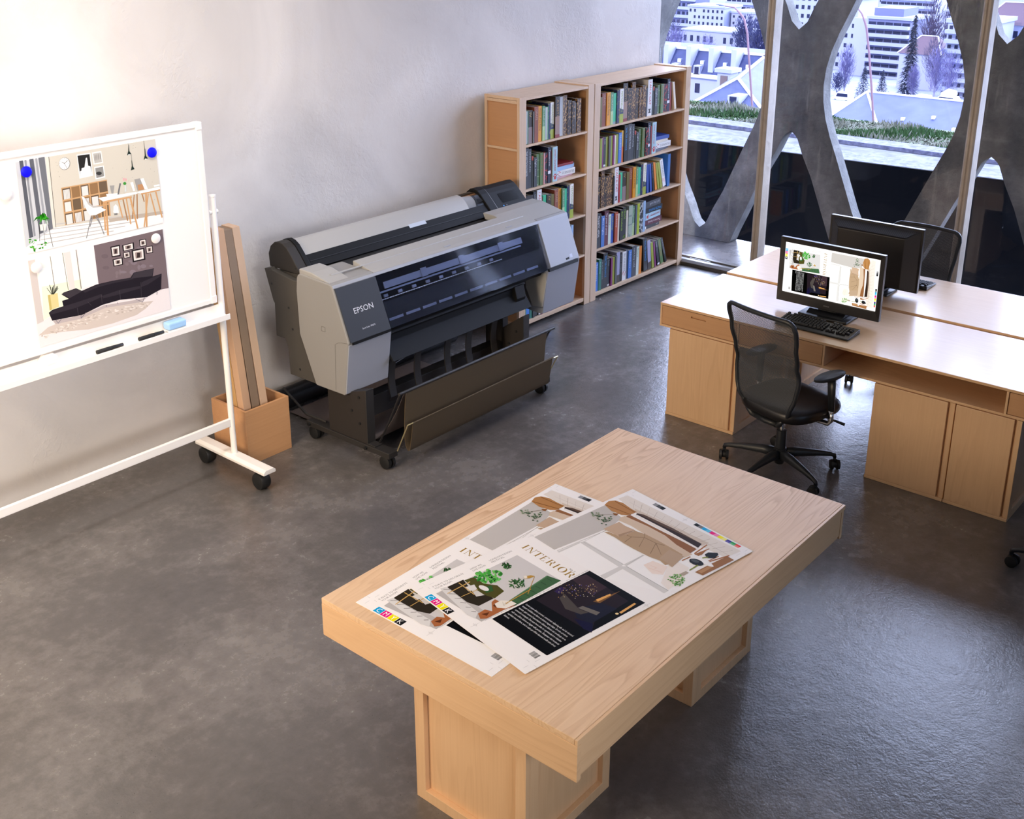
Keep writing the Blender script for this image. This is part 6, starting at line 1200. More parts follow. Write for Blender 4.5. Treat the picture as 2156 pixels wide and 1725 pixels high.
# stand
for xa, xb in ((4.002, 4.064), (5.418, 5.48)):
    leg = part(t, 'leg', MB().prism([(4.467, 0.1165), (4.793, 0.1165), (4.793, 0.60), (4.64, 0.60), (4.64, 0.40), (4.467, 0.455 if xa < 5 else 0.52)], 'x', xa+0.004, xb-0.004), pleg2, bevel=0.002)
    build('front_flange', MB().box(xa+0.003, xb+0.0, 4.459, 4.4665, 0.118, 0.455 if xa < 5 else 0.52), pleg, parent=leg, org=Vector(t.location)+Vector(leg.location))
    b = part(t, 'foot_beam', MB().box(xa-0.004, xb+0.006, 4.28, 5.0, 0.081, 0.116), pleg, bevel=0.003)
    build('corner_plate', MB().box(xa+0.002, xb, 4.40, 4.462, 0.1162, 0.124), pleg, parent=b, org=Vector(t.location), bevel=0.002)
    for y in (4.47, 4.97):
        build('bolt', MB().cyl((xa-0.016, y, 0.098), (xa-0.0045, y, 0.098), 0.011, n=12), soft_black, parent=b, org=Vector(t.location))
    for y in (4.33, 4.95):
        xm = (xa+xb)/2
        c = part(t, 'castor', MB().lathe([(0.03, -0.030), (0.040, -0.026), (0.042, -0.008), (0.028, -0.006), (0.028, 0.006), (0.042, 0.008), (0.040, 0.026), (0.03, 0.030)], (xm, y, 0.043), 'x', 22), soft_black, smooth=True)
        build('stem', MB().prism([(y-0.02, 0.06), (y+0.02, 0.06), (y+0.012, 0.082), (y-0.012, 0.082)], 'x', xm-0.006, xm+0.006), pleg, parent=c, org=Vector(t.location))
    for z in (0.40, 0.30, 0.235):
        build('screw', MB().cyl((xa-0.002, 4.52 if z != 0.30 else 4.585, z), (xa+0.006, 4.52 if z != 0.30 else 4.585, z), 0.008, n=10), soft_black, parent=leg, org=Vector(t.location))
part(t, 'cross_rail', MB().prism([(4.64, 0.17), (4.65, 0.17), (4.65, 0.29), (4.72, 0.29), (4.72, 0.30), (4.64, 0.30)], 'x', 4.064, 5.418), pleg, bevel=0.001)
part(t, 'back_rail', MB().box(4.064, 5.418, 4.77, 4.785, 0.46, 0.60), pleg)
part(t, 'rear_arm', MB().tube([(4.04, 4.86, 0.13), (4.02, 5.02, 0.14), (4.10, 5.33, 0.20)], 0.008, 8), pleg, smooth=True)
part(t, 'rear_rod', MB().tube([(4.30, 4.80, 0.32), (5.0, 5.1, 0.22)], 0.004, 6), pleg)
# catch basket
for s, xx in ((0, 4.062), (1, 5.42)):
    part(t, 'basket_arm', MB().tube([(xx, 4.42, 0.125), (xx, 4.33, 0.29), (xx, 4.238, 0.474)], [0.009, 0.009, 0.011], 8, flat=0.5), pleg, smooth=True)
    part(t, 'basket_wire', MB().tube([(xx, 4.275, 0.115), (xx+(0.02 if s else 0), 4.184, 0.305), (xx+(0.035 if not s else -0.035), 4.176, 0.310)], 0.0038, 8), mat('brass_wire', 'b8ab83', 0.35, 0.6), smooth=True)
part(t, 'basket_rod', MB().tube([(4.052, 4.236, 0.482), (5.462, 4.236, 0.482)], 0.0095, 10), pleg, smooth=True)
part(t, 'front_rod', MB().tube([(4.085, 4.180, 0.3055), (5.40, 4.195, 0.3055)], 0.004, 8), clothm, smooth=True)
def cl(pts, xa, xb, th=0.004, wob=0.0):
    n = len(pts)-1
    def f(u, v):
        s = v*n
        i = min(int(s), n-1)
        k = s-i
        y = pts[i][0]+(pts[i+1][0]-pts[i][0])*k
        z = pts[i][1]+(pts[i+1][1]-pts[i][1])*k
        return (xa+(xb-xa)*u, y+wob*math.sin(u*9+v*3), z)
    return MB().sheet(f, 30, n*2, (0, th, 0))
part(t, 'basket_cloth', cl([(4.232, 0.476), (4.245, 0.38), (4.252, 0.28), (4.255, 0.20), (4.248, 0.14), (4.236, 0.118), (4.226, 0.114), (4.216, 0.122), (4.206, 0.17), (4.194, 0.24), (4.184, 0.306)], 4.105, 5.385), clothm, smooth=True, label='brown cloth catch basket')
part(t, 'rear_cloth', MB().sheet(lambda u, v: (4.15+1.16*u, 4.30+1.05*v if v > 0.32 else 4.30+1.05*v, (0.012 if v > 0.40 else 0.012+0.42*((0.40-v)/0.40)**2.2)), 4, 40, (0, 0, 0.003)), mat('rear_cloth_taupe', '6f625b', 0.75), smooth=True, label='taupe cloth sweeping along the floor under the printer')
# roll on the floor against the wall
o = build('paper_roll', MB().lathe([(0.035, 4.0), (0.07, 4.001), (0.07, 5.75), (0.035, 5.751)], (0, 5.43, 0.0715), 'x', 28), mat('roll_black', '141416', 0.4), smooth=True)
tag(o, 'long black roll lying on the floor along the wall behind the printer', 'roll')
o = build('cable_duct', MB().box(3.9, 6.2, 5.515, 5.548, 0.001, 0.05), pb, bevel=0.003)
tag(o, 'low black cable duct on the floor at the foot of the wall behind the printer', 'cable duct')

# ------------------------------------------------------------------ desks and their cabinets
def desk(label, xf, xb, sgn, y0, y1, splits, z0=0.588, z1=0.742):
    """Worktop box: top and bottom boards, drawers and an open shelf; its front stands at xf, facing away from xb."""
    xm = (xf+xb)/2
    t = thing('desk', label, 'desk', (xm, (y0+y1)/2, 0))
    lo, hi = min(xf, xb), max(xf, xb)
    part(t, 'worktop', MB().box(lo, hi, y0, y1, z1-0.015, z1), desktop_m, bevel=0.0015)
    part(t, 'bottom_board', MB().box(lo, hi, y0, y1, z0, z0+0.013), woody, bevel=0.001)
    part(t, 'back_board', MB().box(min(xb, xb-sgn*0.015), max(xb, xb-sgn*0.015), y0, y1, z0+0.0135, z1-0.0155), woody)
    for y in [y1-0.0075]+splits[1:-1]+[y0+0.0075]:
        part(t, 'divider', MB().box(min(xf, xb-sgn*0.016), max(xf, xb-sgn*0.016), y-0.006, y+0.006, z0+0.0135, z1-0.0155), woodx, bevel=0.001)
    for k, (a, b) in enumerate(zip(splits, splits[1:])):
        if abs(a-b) > 0.8:
            continue
        ya, yb = a-0.010, b+0.010
        fx = xf+sgn*0.004
        yc = (ya+yb)/2
        # drawer front with a milled slot for the fingers
        P = [(ya, z0+0.017), (yb, z0+0.017), (yb, z1-0.019), (ya, z1-0.019)]
        S = [(yc+0.052, 0.686), (yc-0.052, 0.686), (yc-0.052, 0.697), (yc+0.052, 0.697)]
        mb = MB()
        vs = [(fx, p[0], p[1]) for p in P+S] + [(fx+sgn*0.012, p[0], p[1]) for p in P+S]
        fs = []
        for i in range(4):
            j = (i+1) % 4
            fs += [(i, j, 4+j, 4+i), (8+i, 8+j, 12+j, 12+i), (i, j, 8+j, 8+i), (4+i, 4+j, 12+j, 12+i)]
        mb.add(vs, fs)
        dr = part(t, 'drawer', mb, drawer_m)
        build('drawer_box', MB().box(min(fx+sgn*0.0125, xb-sgn*0.03), max(fx+sgn*0.0125, xb-sgn*0.03), yb+0.002, ya-0.002, z0+0.019, z1-0.03), drawer_m, parent=dr, org=Vector(t.location))
    return t
Y1 = 3.583
SPL = [Y1, 3.036, 2.487, 1.480, 0.95, 0.42]
desk('front maple desk with one computer, drawers and an open shelf facing the work table', 5.702, 6.468, 1, 0.42, Y1, SPL)
desk('rear maple desk nearer the windows with the monitor seen from behind', 7.275, 6.517, -1, 0.42, Y1, SPL)
def door_cabinet(label, xf, xb, sgn, ya, yb, group=None, gap_right=True):
    """Cabinet under a desk; its plain door overlaps the front and leaves a finger gap at one side."""
    t = thing('cabinet', label, 'cabinet', ((xf+xb)/2, (ya+yb)/2, 0))
    if group:
        t['group'] = group
    lo, hi = min(xf+sgn*0.02, xb), max(xf+sgn*0.02, xb)
    sides = ('-y', '+y')
    framed_cabinet(t, lo, hi, yb, ya, 0, 0.587, sides, fr=0.05, rec=0.015)
    part(t, 'plinth', MB().box(min(xf, xf+sgn*0.0195), max(xf, xf+sgn*0.0195), yb, ya, 0.001, 0.019), woody, bevel=0.001)
    part(t, 'door', MB().box(min(xf, xf+sgn*0.0195), max(xf, xf+sgn*0.0195), yb+0.036, ya-0.004, 0.02, 0.582), woodz, bevel=0.002)
    part(t, 'finger_strip', MB().box(min(xf+sgn*0.008, xf+sgn*0.0195), max(xf+sgn*0.008, xf+sgn*0.0195), yb, yb+0.024, 0.02, 0.582), woodz, bevel=0.001)
    return t
door_cabinet('maple cabinet with a plain door under the left end of the front desk', 5.702, 6.40, 1, 3.511, 3.022)
door_cabinet('wider maple cabinet with a plain door under the open shelf of the front desk', 5.702, 6.40, 1, 2.178, 1.733)
door_cabinet('narrower maple cabinet with a plain door right of the wider one under the front desk', 5.702, 6.40, 1, 1.729, 1.391)
door_cabinet('maple cabinet under the left end of the rear desk', 7.275, 6.60, -1, 3.511, 3.022)
door_cabinet('maple cabinet under the right half of the rear desk', 7.275, 6.60, -1, 2.0, 1.40)

# ------------------------------------------------------------------ computers
scr = ink_mat('lit_screen', glow=1.35, rough=0.2)
bez = mat('monitor_bezel', '232120', 0.35)
def monitor(label, loc, rz, w, z0, z1, lit):
    """Local axes: the screen looks along -x; y runs across; z up from the desk."""
    t = thing('computer_monitor', label, 'monitor', loc, rz)
    h = w/2
    bl, br, bt, bb = 0.030, 0.030, 0.032, 0.058
    O = [(-h, z0), (h, z0), (h, z1), (-h, z1)]
    I = [(-h+bl, z0+bb), (h-br, z0+bb), (h-br, z1-bt), (-h+bl, z1-bt)]
    mb = MB()
    vs = [(-0.018, p[0], p[1]) for p in O] + [(-0.012, p[0], p[1]) for p in I] + [(0.012, p[0], p[1]) for p in O] + [(0.012, p[0], p[1]) for p in I]
    fs = []
    for i in range(4):
        j = (i+1) % 4
        fs += [(i, j, 4+j, 4+i), (8+i, 8+j, 12+j, 12+i), (i, j, 8+j, 8+i), (4+i, 4+j, 12+j, 12+i)]
    bz = build('bezel', mb.add(vs, fs), bez, parent=t, bevel=0.003)
    sw, sh = w-bl-br, z1-z0-bt-bb
    sc = build('screen', MB().box(-0.006, 0.004, -h+bl, h-br, z0+bb, z1-bt), mat('screen_off', '08090a', 0.15), parent=t)
    if lit:
        cv = spread()
        cv.build('displayed_picture', lambda u, v, q: (-0.0065-q, (h-bl)-u/LU*sw, z1-bt-v/LV*sh), 0.00006, scr, sc)
        build('lettering', text_mb('HITACHI', 0.036, (-0.0186, 0.018, z0+0.022), (0, -1, 0), (0, 0, 1), 1.0, 0.007), mat('logo_silver', 'b5b3b0', 0.4), parent=bz, recalc=False)
    # back shell: deep box with sloping sides
    d = 0.085
    A = [(-h+0.012, z0+0.012), (h-0.012, z0+0.012), (h-0.012, z1-0.012), (-h+0.012, z1-0.012)]
    B = [(-h+0.088, z0+0.03), (h-0.088, z0+0.03), (h-0.088, z1-0.060), (-h+0.088, z1-0.060)]
    build('back_shell', MB().add([(0.0125, p[0], p[1]) for p in A]+[(d, p[0], p[1]) for p in B], [(0, 1, 2, 3), (4, 5, 6, 7), (0, 1, 5, 4), (1, 2, 6, 5), (2, 3, 7, 6), (3, 0, 4, 7)]), bez, parent=t, bevel=0.003)
    vent = MB()
    g = build('vent_grille', MB().add([(0.0245, -h+0.035, z1-0.0180), (0.0245, h-0.035, z1-0.0180), (0.079, h-0.084, z1-0.0515), (0.079, -h+0.084, z1-0.0515)], [(0, 1, 2, 3)]), vent_m, parent=t)
    build('neck', MB().prism([(0.02, z0+0.09), (0.075, z0+0.09), (0.085, 0.02), (0.0, 0.02)], 'y', -0.06, 0.06), black_pl, parent=t, bevel=0.004)
    base = [(-0.075, -0.125), (-0.082, -0.06), (-0.084, 0.0), (-0.082, 0.06), (-0.075, 0.125), (-0.068, 0.155), (0.105, 0.155), (0.105, -0.155), (-0.068, -0.155)]
    build('stand_base', MB().prism(base, 'z', 0.001, 0.016), black_pl, parent=t, bevel=0.005)
    build('stand_ramp', MB().prism([(-0.045, 0.0165), (0.09, 0.0165), (0.07, 0.034), (0.0, 0.034)], 'y', -0.115, 0.115), black_pl, parent=t, bevel=0.004)
    return t
vm = bpy.data.materials.new('vent_slots')
q = NT(vm)
tc = q.n('ShaderNodeTexCoord')
wv = q.n('ShaderNodeTexWave', {'Vector': (tc, 'Object'), 'Scale': 26.0}, bands_direction='Y')
cr = q.ramp((wv, 'Fac'), [(0.4, lin('070707')), (0.6, lin('2c2a28'))])
q.to(cr, 'Base Color')
vent_m = vm
monitor('black monitor on the front desk showing a lit magazine layout', (6.115, 2.672, 0.7425), 0, 0.655, 0.045, 0.448, True)
monitor('black monitor on the rear desk seen from behind', (6.80, 2.695, 0.7425), PI, 0.612, 0.032, 0.446, False)

keym = mat('key_black', '1d1d1f', 0.5)
def keyboard(label, loc, rz):
    """Local axes: y across with the number block at -y, x towards the screen."""
    t = thing('keyboard', label, 'keyboard', loc, rz)
    L, D = 0.455, 0.168
    build('case', MB().prism([(-D/2, 0.002), (D/2, 0.002), (D/2, 0.026), (D/2-0.02, 0.028), (-D/2+0.035, 0.016), (-D/2, 0.012)], 'y', -L/2, L/2), black_pl, parent=t, bevel=0.004, seg=3)
    me = None
    rows = [0.068, 0.040, 0.021, 0.002, -0.017, -0.036]
    def key(y, x, w):
        nonlocal me
        z = 0.0175+(x+0.05)*0.098
        if abs(w-0.0162) < 1e-4 and me is not None:
            o = bpy.data.objects.new('key', me)
            COL.objects.link(o)
            o.parent = t
        else:
            hw = w/2
            mb = MB().add([(-0.0075, -hw, 0), (0.0075, -hw, 0), (0.0075, hw, 0), (-0.0075, hw, 0), (-0.006, -hw+0.0018, 0.0085), (0.0055, -hw+0.0018, 0.0095), (0.0055, hw-0.0018, 0.0095), (-0.006, hw-0.0018, 0.0085)],
                          [(0, 3, 2, 1), (4, 5, 6, 7), (0, 1, 5, 4), (1, 2, 6, 5), (2, 3, 7, 6), (3, 0, 4, 7)])
            o = build('key', mb, keym, parent=t)
            if abs(w-0.0162) < 1e-4:
                me = o.data
        o.location = (x, y, z)
    n = 0
    for ri, x in enumerate(rows):
        if ri < 5:
            for c in range(15 if ri else 13):
                if ri == 0 and c == 1:
                    continue
                key(0.212-0.0187*c, x, 0.0162)
        else:
            for y, w in ((0.209, 0.022), (0.184, 0.022), (0.159, 0.022), (0.092, 0.105), (0.024, 0.022), (-0.001, 0.022), (-0.026, 0.022), (-0.048, 0.0162)):
                key(y, x, w)
        if ri in (0, 1, 2):
            for c in range(3):
                key(-0.078-0.0187*c, x, 0.0162)
        for c in range(4):
            if ri and not (ri in (3, 5) and c == 3):
                key(-0.142-0.0187*c, x, 0.0162)
    for c in range(3):
        key(-0.078-0.0187*c, rows[5], 0.0162)
    key(-0.078-0.0187, rows[4], 0.0162)
    return t
keyboard('black keyboard in front of the lit monitor on the front desk', (5.884, 2.622, 0.7425), 0)
keyboard('black keyboard on the rear desk behind the dark monitor', (7.07, 2.625, 0.7425), PI)
# ------------------------------------------------------------------ office chairs
chair_pl = mat('chair_plastic', '23262a', 0.4)
leather = mat('seat_leather', '141213', 0.38)
net = mesh_fabric('back_net')
def back_x(z):
    T = [(0.36, -0.125), (0.42, -0.165), (0.50, -0.195), (0.60, -0.193), (0.68, -0.19), (0.76, -0.215), (0.88, -0.25), (1.03, -0.285)]
    for (a, b), (c, d) in zip(T, T[1:]):
        if z <= c:
            k = max(0, (z-a)/(c-a))
            k = k*k*(3-2*k)
            return b+(d-b)*k
    return T[-1][1]
def back_w(z):
    T = [(0.36, 0.06), (0.40, 0.125), (0.46, 0.172), (0.54, 0.205), (0.64, 0.222), (0.74, 0.218), (0.86, 0.228), (0.97, 0.236), (1.005, 0.228), (1.025, 0.205)]
    for (a, b), (c, d) in zip(T, T[1:]):
        if z <= c:
            return b+(d-b)*max(0, (z-a)/(c-a))
    return T[-1][1]
def curve_in(y, z):
    return back_x(z)+0.030*(abs(y)/0.23)**2
def office_chair(label, loc, rz, leg_turn, low=0.0):
    """Local axes: the sitter looks along +x."""
    t = thing('office_chair', label, 'chair', loc, rz)
    zs = [0.375+i*(1.02-0.375)/40 for i in range(41)]
    def net_pt(u, v):
        z = 0.375+(1.02-0.375)*v
        y = (2*u-1)*(back_w(z)-0.004)
        return (curve_in(y, z), y, z)
    bk = build('backrest', MB().sheet(net_pt, 16, 40), net, parent=t, smooth='all')
    # rim: closed loop around the net, thicker and flatter low down
    left = [(curve_in(back_w(z), z), back_w(z), z) for z in zs]
    right = [(curve_in(back_w(z), z), -back_w(z), z) for z in zs]
    topz = 1.026
    top = [(curve_in(y, topz)-0.004, y, topz+0.004*math.cos(y*7)) for y in [0.19-0.38*i/12 for i in range(13)]]
    build('back_rim', MB().tube(left+top+right[::-1], [0.012]*6+[0.0125]*(len(left)-12)+[0.0135]*6+[0.0135]*13+[0.0135]*6+[0.0125]*(len(left)-12)+[0.012]*6, 8), chair_pl, parent=bk, smooth='all')
    # lower yoke from the rim to the mechanism
    build('yoke', MB().tube([(-0.16, 0.13, 0.405), (-0.15, 0.10, 0.372), (-0.13, 0.06, 0.352), (-0.02, 0.045, 0.352)], [0.012, 0.018, 0.018, 0.014], 8).tube([(-0.16, -0.13, 0.405), (-0.15, -0.10, 0.372), (-0.13, -0.06, 0.352), (-0.02, -0.045, 0.352)], [0.012, 0.018, 0.018, 0.014], 8).tube([(-0.14, 0.09, 0.365), (-0.147, 0, 0.36), (-0.14, -0.09, 0.365)], 0.017, 8), chair_pl, parent=t, smooth='all')
    # seat cushion
    prof = []
    n = 36
    def seat_pt(u, v):
        a = 2*PI*u
        c, s_ = math.cos(a), math.sin(a)
        e = 0.62
        px = 0.245*math.copysign(abs(c)**e, c)
        py = 0.245*math.copysign(abs(s_)**e, s_)
        R = [(0.0, 0.470), (0.55, 0.474), (0.85, 0.470), (0.97, 0.455), (1.0, 0.43), (0.97, 0.40), (0.85, 0.385), (0.0, 0.385)]
        k = v*(len(R)-1)
        i = min(int(k), len(R)-2)
        f = k-i
        r = R[i][0]+(R[i+1][0]-R[i][0])*f
        z = R[i][1]+(R[i+1][1]-R[i][1])*f
        x = 0.055+px*r
        if x > 0.2:
            z -= (x-0.2)*0.22
        return (x, py*r, z)
    build('seat', MB().sheet(seat_pt, n, 14), leather, parent=t, smooth='all', sub=1)
    build('mechanism', MB().box(-0.09, 0.11, -0.055, 0.055, 0.335, 0.384), chair_pl, parent=t, bevel=0.01)
    build('mechanism_cover', MB().box(-0.03, 0.06, -0.075, -0.0555, 0.335, 0.378), chrome, parent=t, bevel=0.006)
    build('lever', MB().tube([(0.13, -0.06, 0.37), (0.16, -0.20, 0.36), (0.18, -0.285, 0.352)], [0.006, 0.006, 0.009], 8), chair_pl, parent=t, smooth='all')
    for s in (-1, 1):
        a = build('armrest', MB().lathe([(0.001, 0.645), (0.8, 0.645), (1.0, 0.652), (1.0, 0.662), (0.9, 0.668), (0.001, 0.672)], n=28).move(Matrix.Translation((0.062, s*0.245, -low)) @ Matrix.Diagonal((0.12, 0.045, 1, 1))), soft_black, parent=t, smooth=True)
        build('arm_post', MB().tube([(0.07, s*0.252, 0.646-low), (0.074, s*0.258, 0.56-low*0.5), (0.08, s*0.262, 0.455)], [0.026, 0.024, 0.02], 10, flat=0.65), chair_pl, parent=a, smooth='all')
        build('arm_bracket', MB().tube([(0.080, s*0.262, 0.456), (0.082, s*0.262, 0.395), (0.08, s*0.25, 0.372), (0.06, s*0.12, 0.37)], [0.019, 0.018, 0.014, 0.012], 10, flat=0.65), chrome, parent=a, smooth='all')
    build('gas_lift', MB().cyl((0, 0, 0.20), (0, 0, 0.334), 0.014), chrome, parent=t, smooth=True)
    hub = build('base_hub', MB().lathe([(0.026, 0.055), (0.03, 0.07), (0.038, 0.09), (0.036, 0.15), (0.030, 0.152), (0.029, 0.262), (0.02, 0.264)], n=24), chair_pl, parent=t, smooth=True)
    for k in range(5):
        a = leg_turn+2*PI*k/5
        M = Matrix.Rotation(a, 4, 'Z')
        leg = build('base_leg', MB().tube([(0.02, 0, 0.115), (0.10, 0, 0.118), (0.22, 0, 0.106), (0.30, 0, 0.094), (0.325, 0, 0.086), (0.33, 0, 0.070)], [0.032, 0.027, 0.019, 0.014, 0.013, 0.011], 10, flat=1.0).move(M), chair_pl, parent=t, smooth='all')
        ca = a+1.0+0.9*k
        px, py = 0.33*math.cos(a), 0.33*math.sin(a)
        W = Matrix.Translation((px, py, 0.031)) @ Matrix.Rotation(ca, 4, 'Z')
        build('castor', MB().lathe([(0.02, -0.028), (0.029, -0.026), (0.031, -0.012), (0.018, -0.009), (0.018, 0.009), (0.031, 0.012), (0.029, 0.026), (0.02, 0.028)], (0.012, 0, 0), 'y', 20).move(W), soft_black, parent=leg, smooth=True)
        build('castor_stem', MB().cyl((0, 0, 0.0), (0, 0, 0.042), 0.009, n=10).move(W), chair_pl, parent=leg, smooth=True)
    return t
office_chair('black mesh-back office chair pushed up to the front desk before the lit monitor', (5.458, 2.585, 0), math.radians(-14), math.radians(42))
office_chair('black mesh-back office chair behind the rear desk in front of the windows', (7.20, 2.62, 0), math.radians(177), math.radians(-36), 0.095)
office_chair('office chair at the right edge of the photo of which only a castor shows', (5.372, 0.925, 0), math.radians(-100), math.radians(60))

# ------------------------------------------------------------------ bookcases
bwx = wood('bookcase_maple_x', 'x', 'd9bc9d', 'b79271', contrast=0.3)
bwz = wood('bookcase_maple_z', 'z', 'd9bc9d', 'b79271', contrast=0.3)
back_v = wood('bookcase_back_veneer', 'x', 'b78a60', '9b7049', rough=0.55, ring=8, contrast=0.15)
SHELF = [1.431, 1.097, 0.765, 0.431, 0.060]
FRONT, BACK = 5.176, 5.512
def bookcase(label, x0, x1):
    t = thing('bookcase', label, 'bookcase', ((x0+x1)/2, 5.34, 0))
    H = 1.785
    pw = 0.077
    for a, b, ins in ((x0, x0+pw, 1), (x1-pw, x1, -1)):
        # side frame: front and rear stile, rails between, veneered panel
        part(t, 'stile', MB().box(a, b, FRONT, FRONT+0.024, 0, H), bwz, bevel=0.002)
        part(t, 'stile', MB().box(a, b, BACK-0.024, BACK, 0, H), bwz, bevel=0.002)
        for z0, z1 in ((H-0.022, H), (H-0.046, H-0.024), (1.395, 1.412), (1.06, 1.076), (0.73, 0.746), (0.40, 0.414), (0.0, 0.06)):
            part(t, 'rail', MB().box(a, b, FRONT+0.0245, BACK-0.0245, z0, z1), bwx, bevel=0.001)
        mid = (a+b)/2
        part(t, 'side_panel', MB().box(mid-0.024, mid+0.024, FRONT+0.0245, BACK-0.0245, 0.061, H-0.047), panel_m)
    part(t, 'top_board', MB().box(x0+pw+0.001, x1-pw-0.001, FRONT+0.002, BACK, 1.759, 1.776), bwx, bevel=0.0015)
    for z in SHELF:
        part(t, 'shelf', MB().box(x0+pw+0.001, x1-pw-0.001, FRONT+0.003, BACK-0.01, z-(0.016 if z > 0.1 else 0.03), z), bwx, bevel=0.0015)
    part(t, 'back_board', MB().box(x0+pw+0.001, x1-pw-0.001, BACK-0.009, BACK-0.001, 0.06, 1.759), back_v)
    return t
bookcase('shorter maple bookcase on the left, partly hidden by the printer', 6.238, 7.146)
bookcase('wider maple bookcase on the right, next to the window wall', 7.153, 8.560)

# ------------------------------------------------------------------ books
page_m = mat('book_pages', 'd8d3c6', 0.85)
page_w = mat('book_pages_white', 'c9ccce', 0.85)
ORD = ['first', 'second', 'third', 'fourth', 'fifth', 'sixth', 'seventh', 'eighth', 'ninth', 'tenth', 'eleventh', 'twelfth', 'thirteenth', 'fourteenth', 'fifteenth', 'sixteenth', 'seventeenth', 'eighteenth', 'nineteenth', 'twentieth', 'twenty-first', 'twenty-second', 'twenty-third', 'twenty-fourth', 'twenty-fifth', 'twenty-sixth', 'twenty-seventh', 'twenty-eighth', 'twenty-ninth', 'thirtieth']
def cover_mat(c):
    return mat('book_cover_'+c, c, 0.42)
def band_mat(name, a, b, scale, thr=0.5, axis='z'):
    """Ornamental spine: blocky two-colour pattern."""
    if name in MATS:
        return MATS[name]
    m = bpy.data.materials.new(name)
    q = NT(m)
    tc = q.n('ShaderNodeTexCoord')
    v = q.n('ShaderNodeTexVoronoi', {'Vector': (tc, 'Object'), 'Scale': scale}, distance='CHEBYCHEV')
    cr = q.ramp((v, 'Distance'), [(thr-0.03, lin(a)), (thr+0.03, lin(b))])
    q.to(cr, 'Base Color')
    q.b.inputs['Roughness'].default_value = 0.45
    MATS[name] = m
    return m
gilt = band_mat('spine_gilt_leather', '2a1d15', '9a7646', 70, 0.56)
gilt2 = band_mat('spine_gilt_brown', '472d1c', 'b48b52', 80, 0.5)
blackred = band_mat('spine_black_red', '14100f', 'b3231f', 45, 0.5)
photo_bw = band_mat('spine_black_white', '101112', 'b5b8bb', 40, 0.45)
navyyel = band_mat('spine_navy_yellow', '1d2450', 'a9b43a', 42, 0.62)
greens = band_mat('spine_green_stripes', '55754a', 'a3ad84', 24, 0.55)
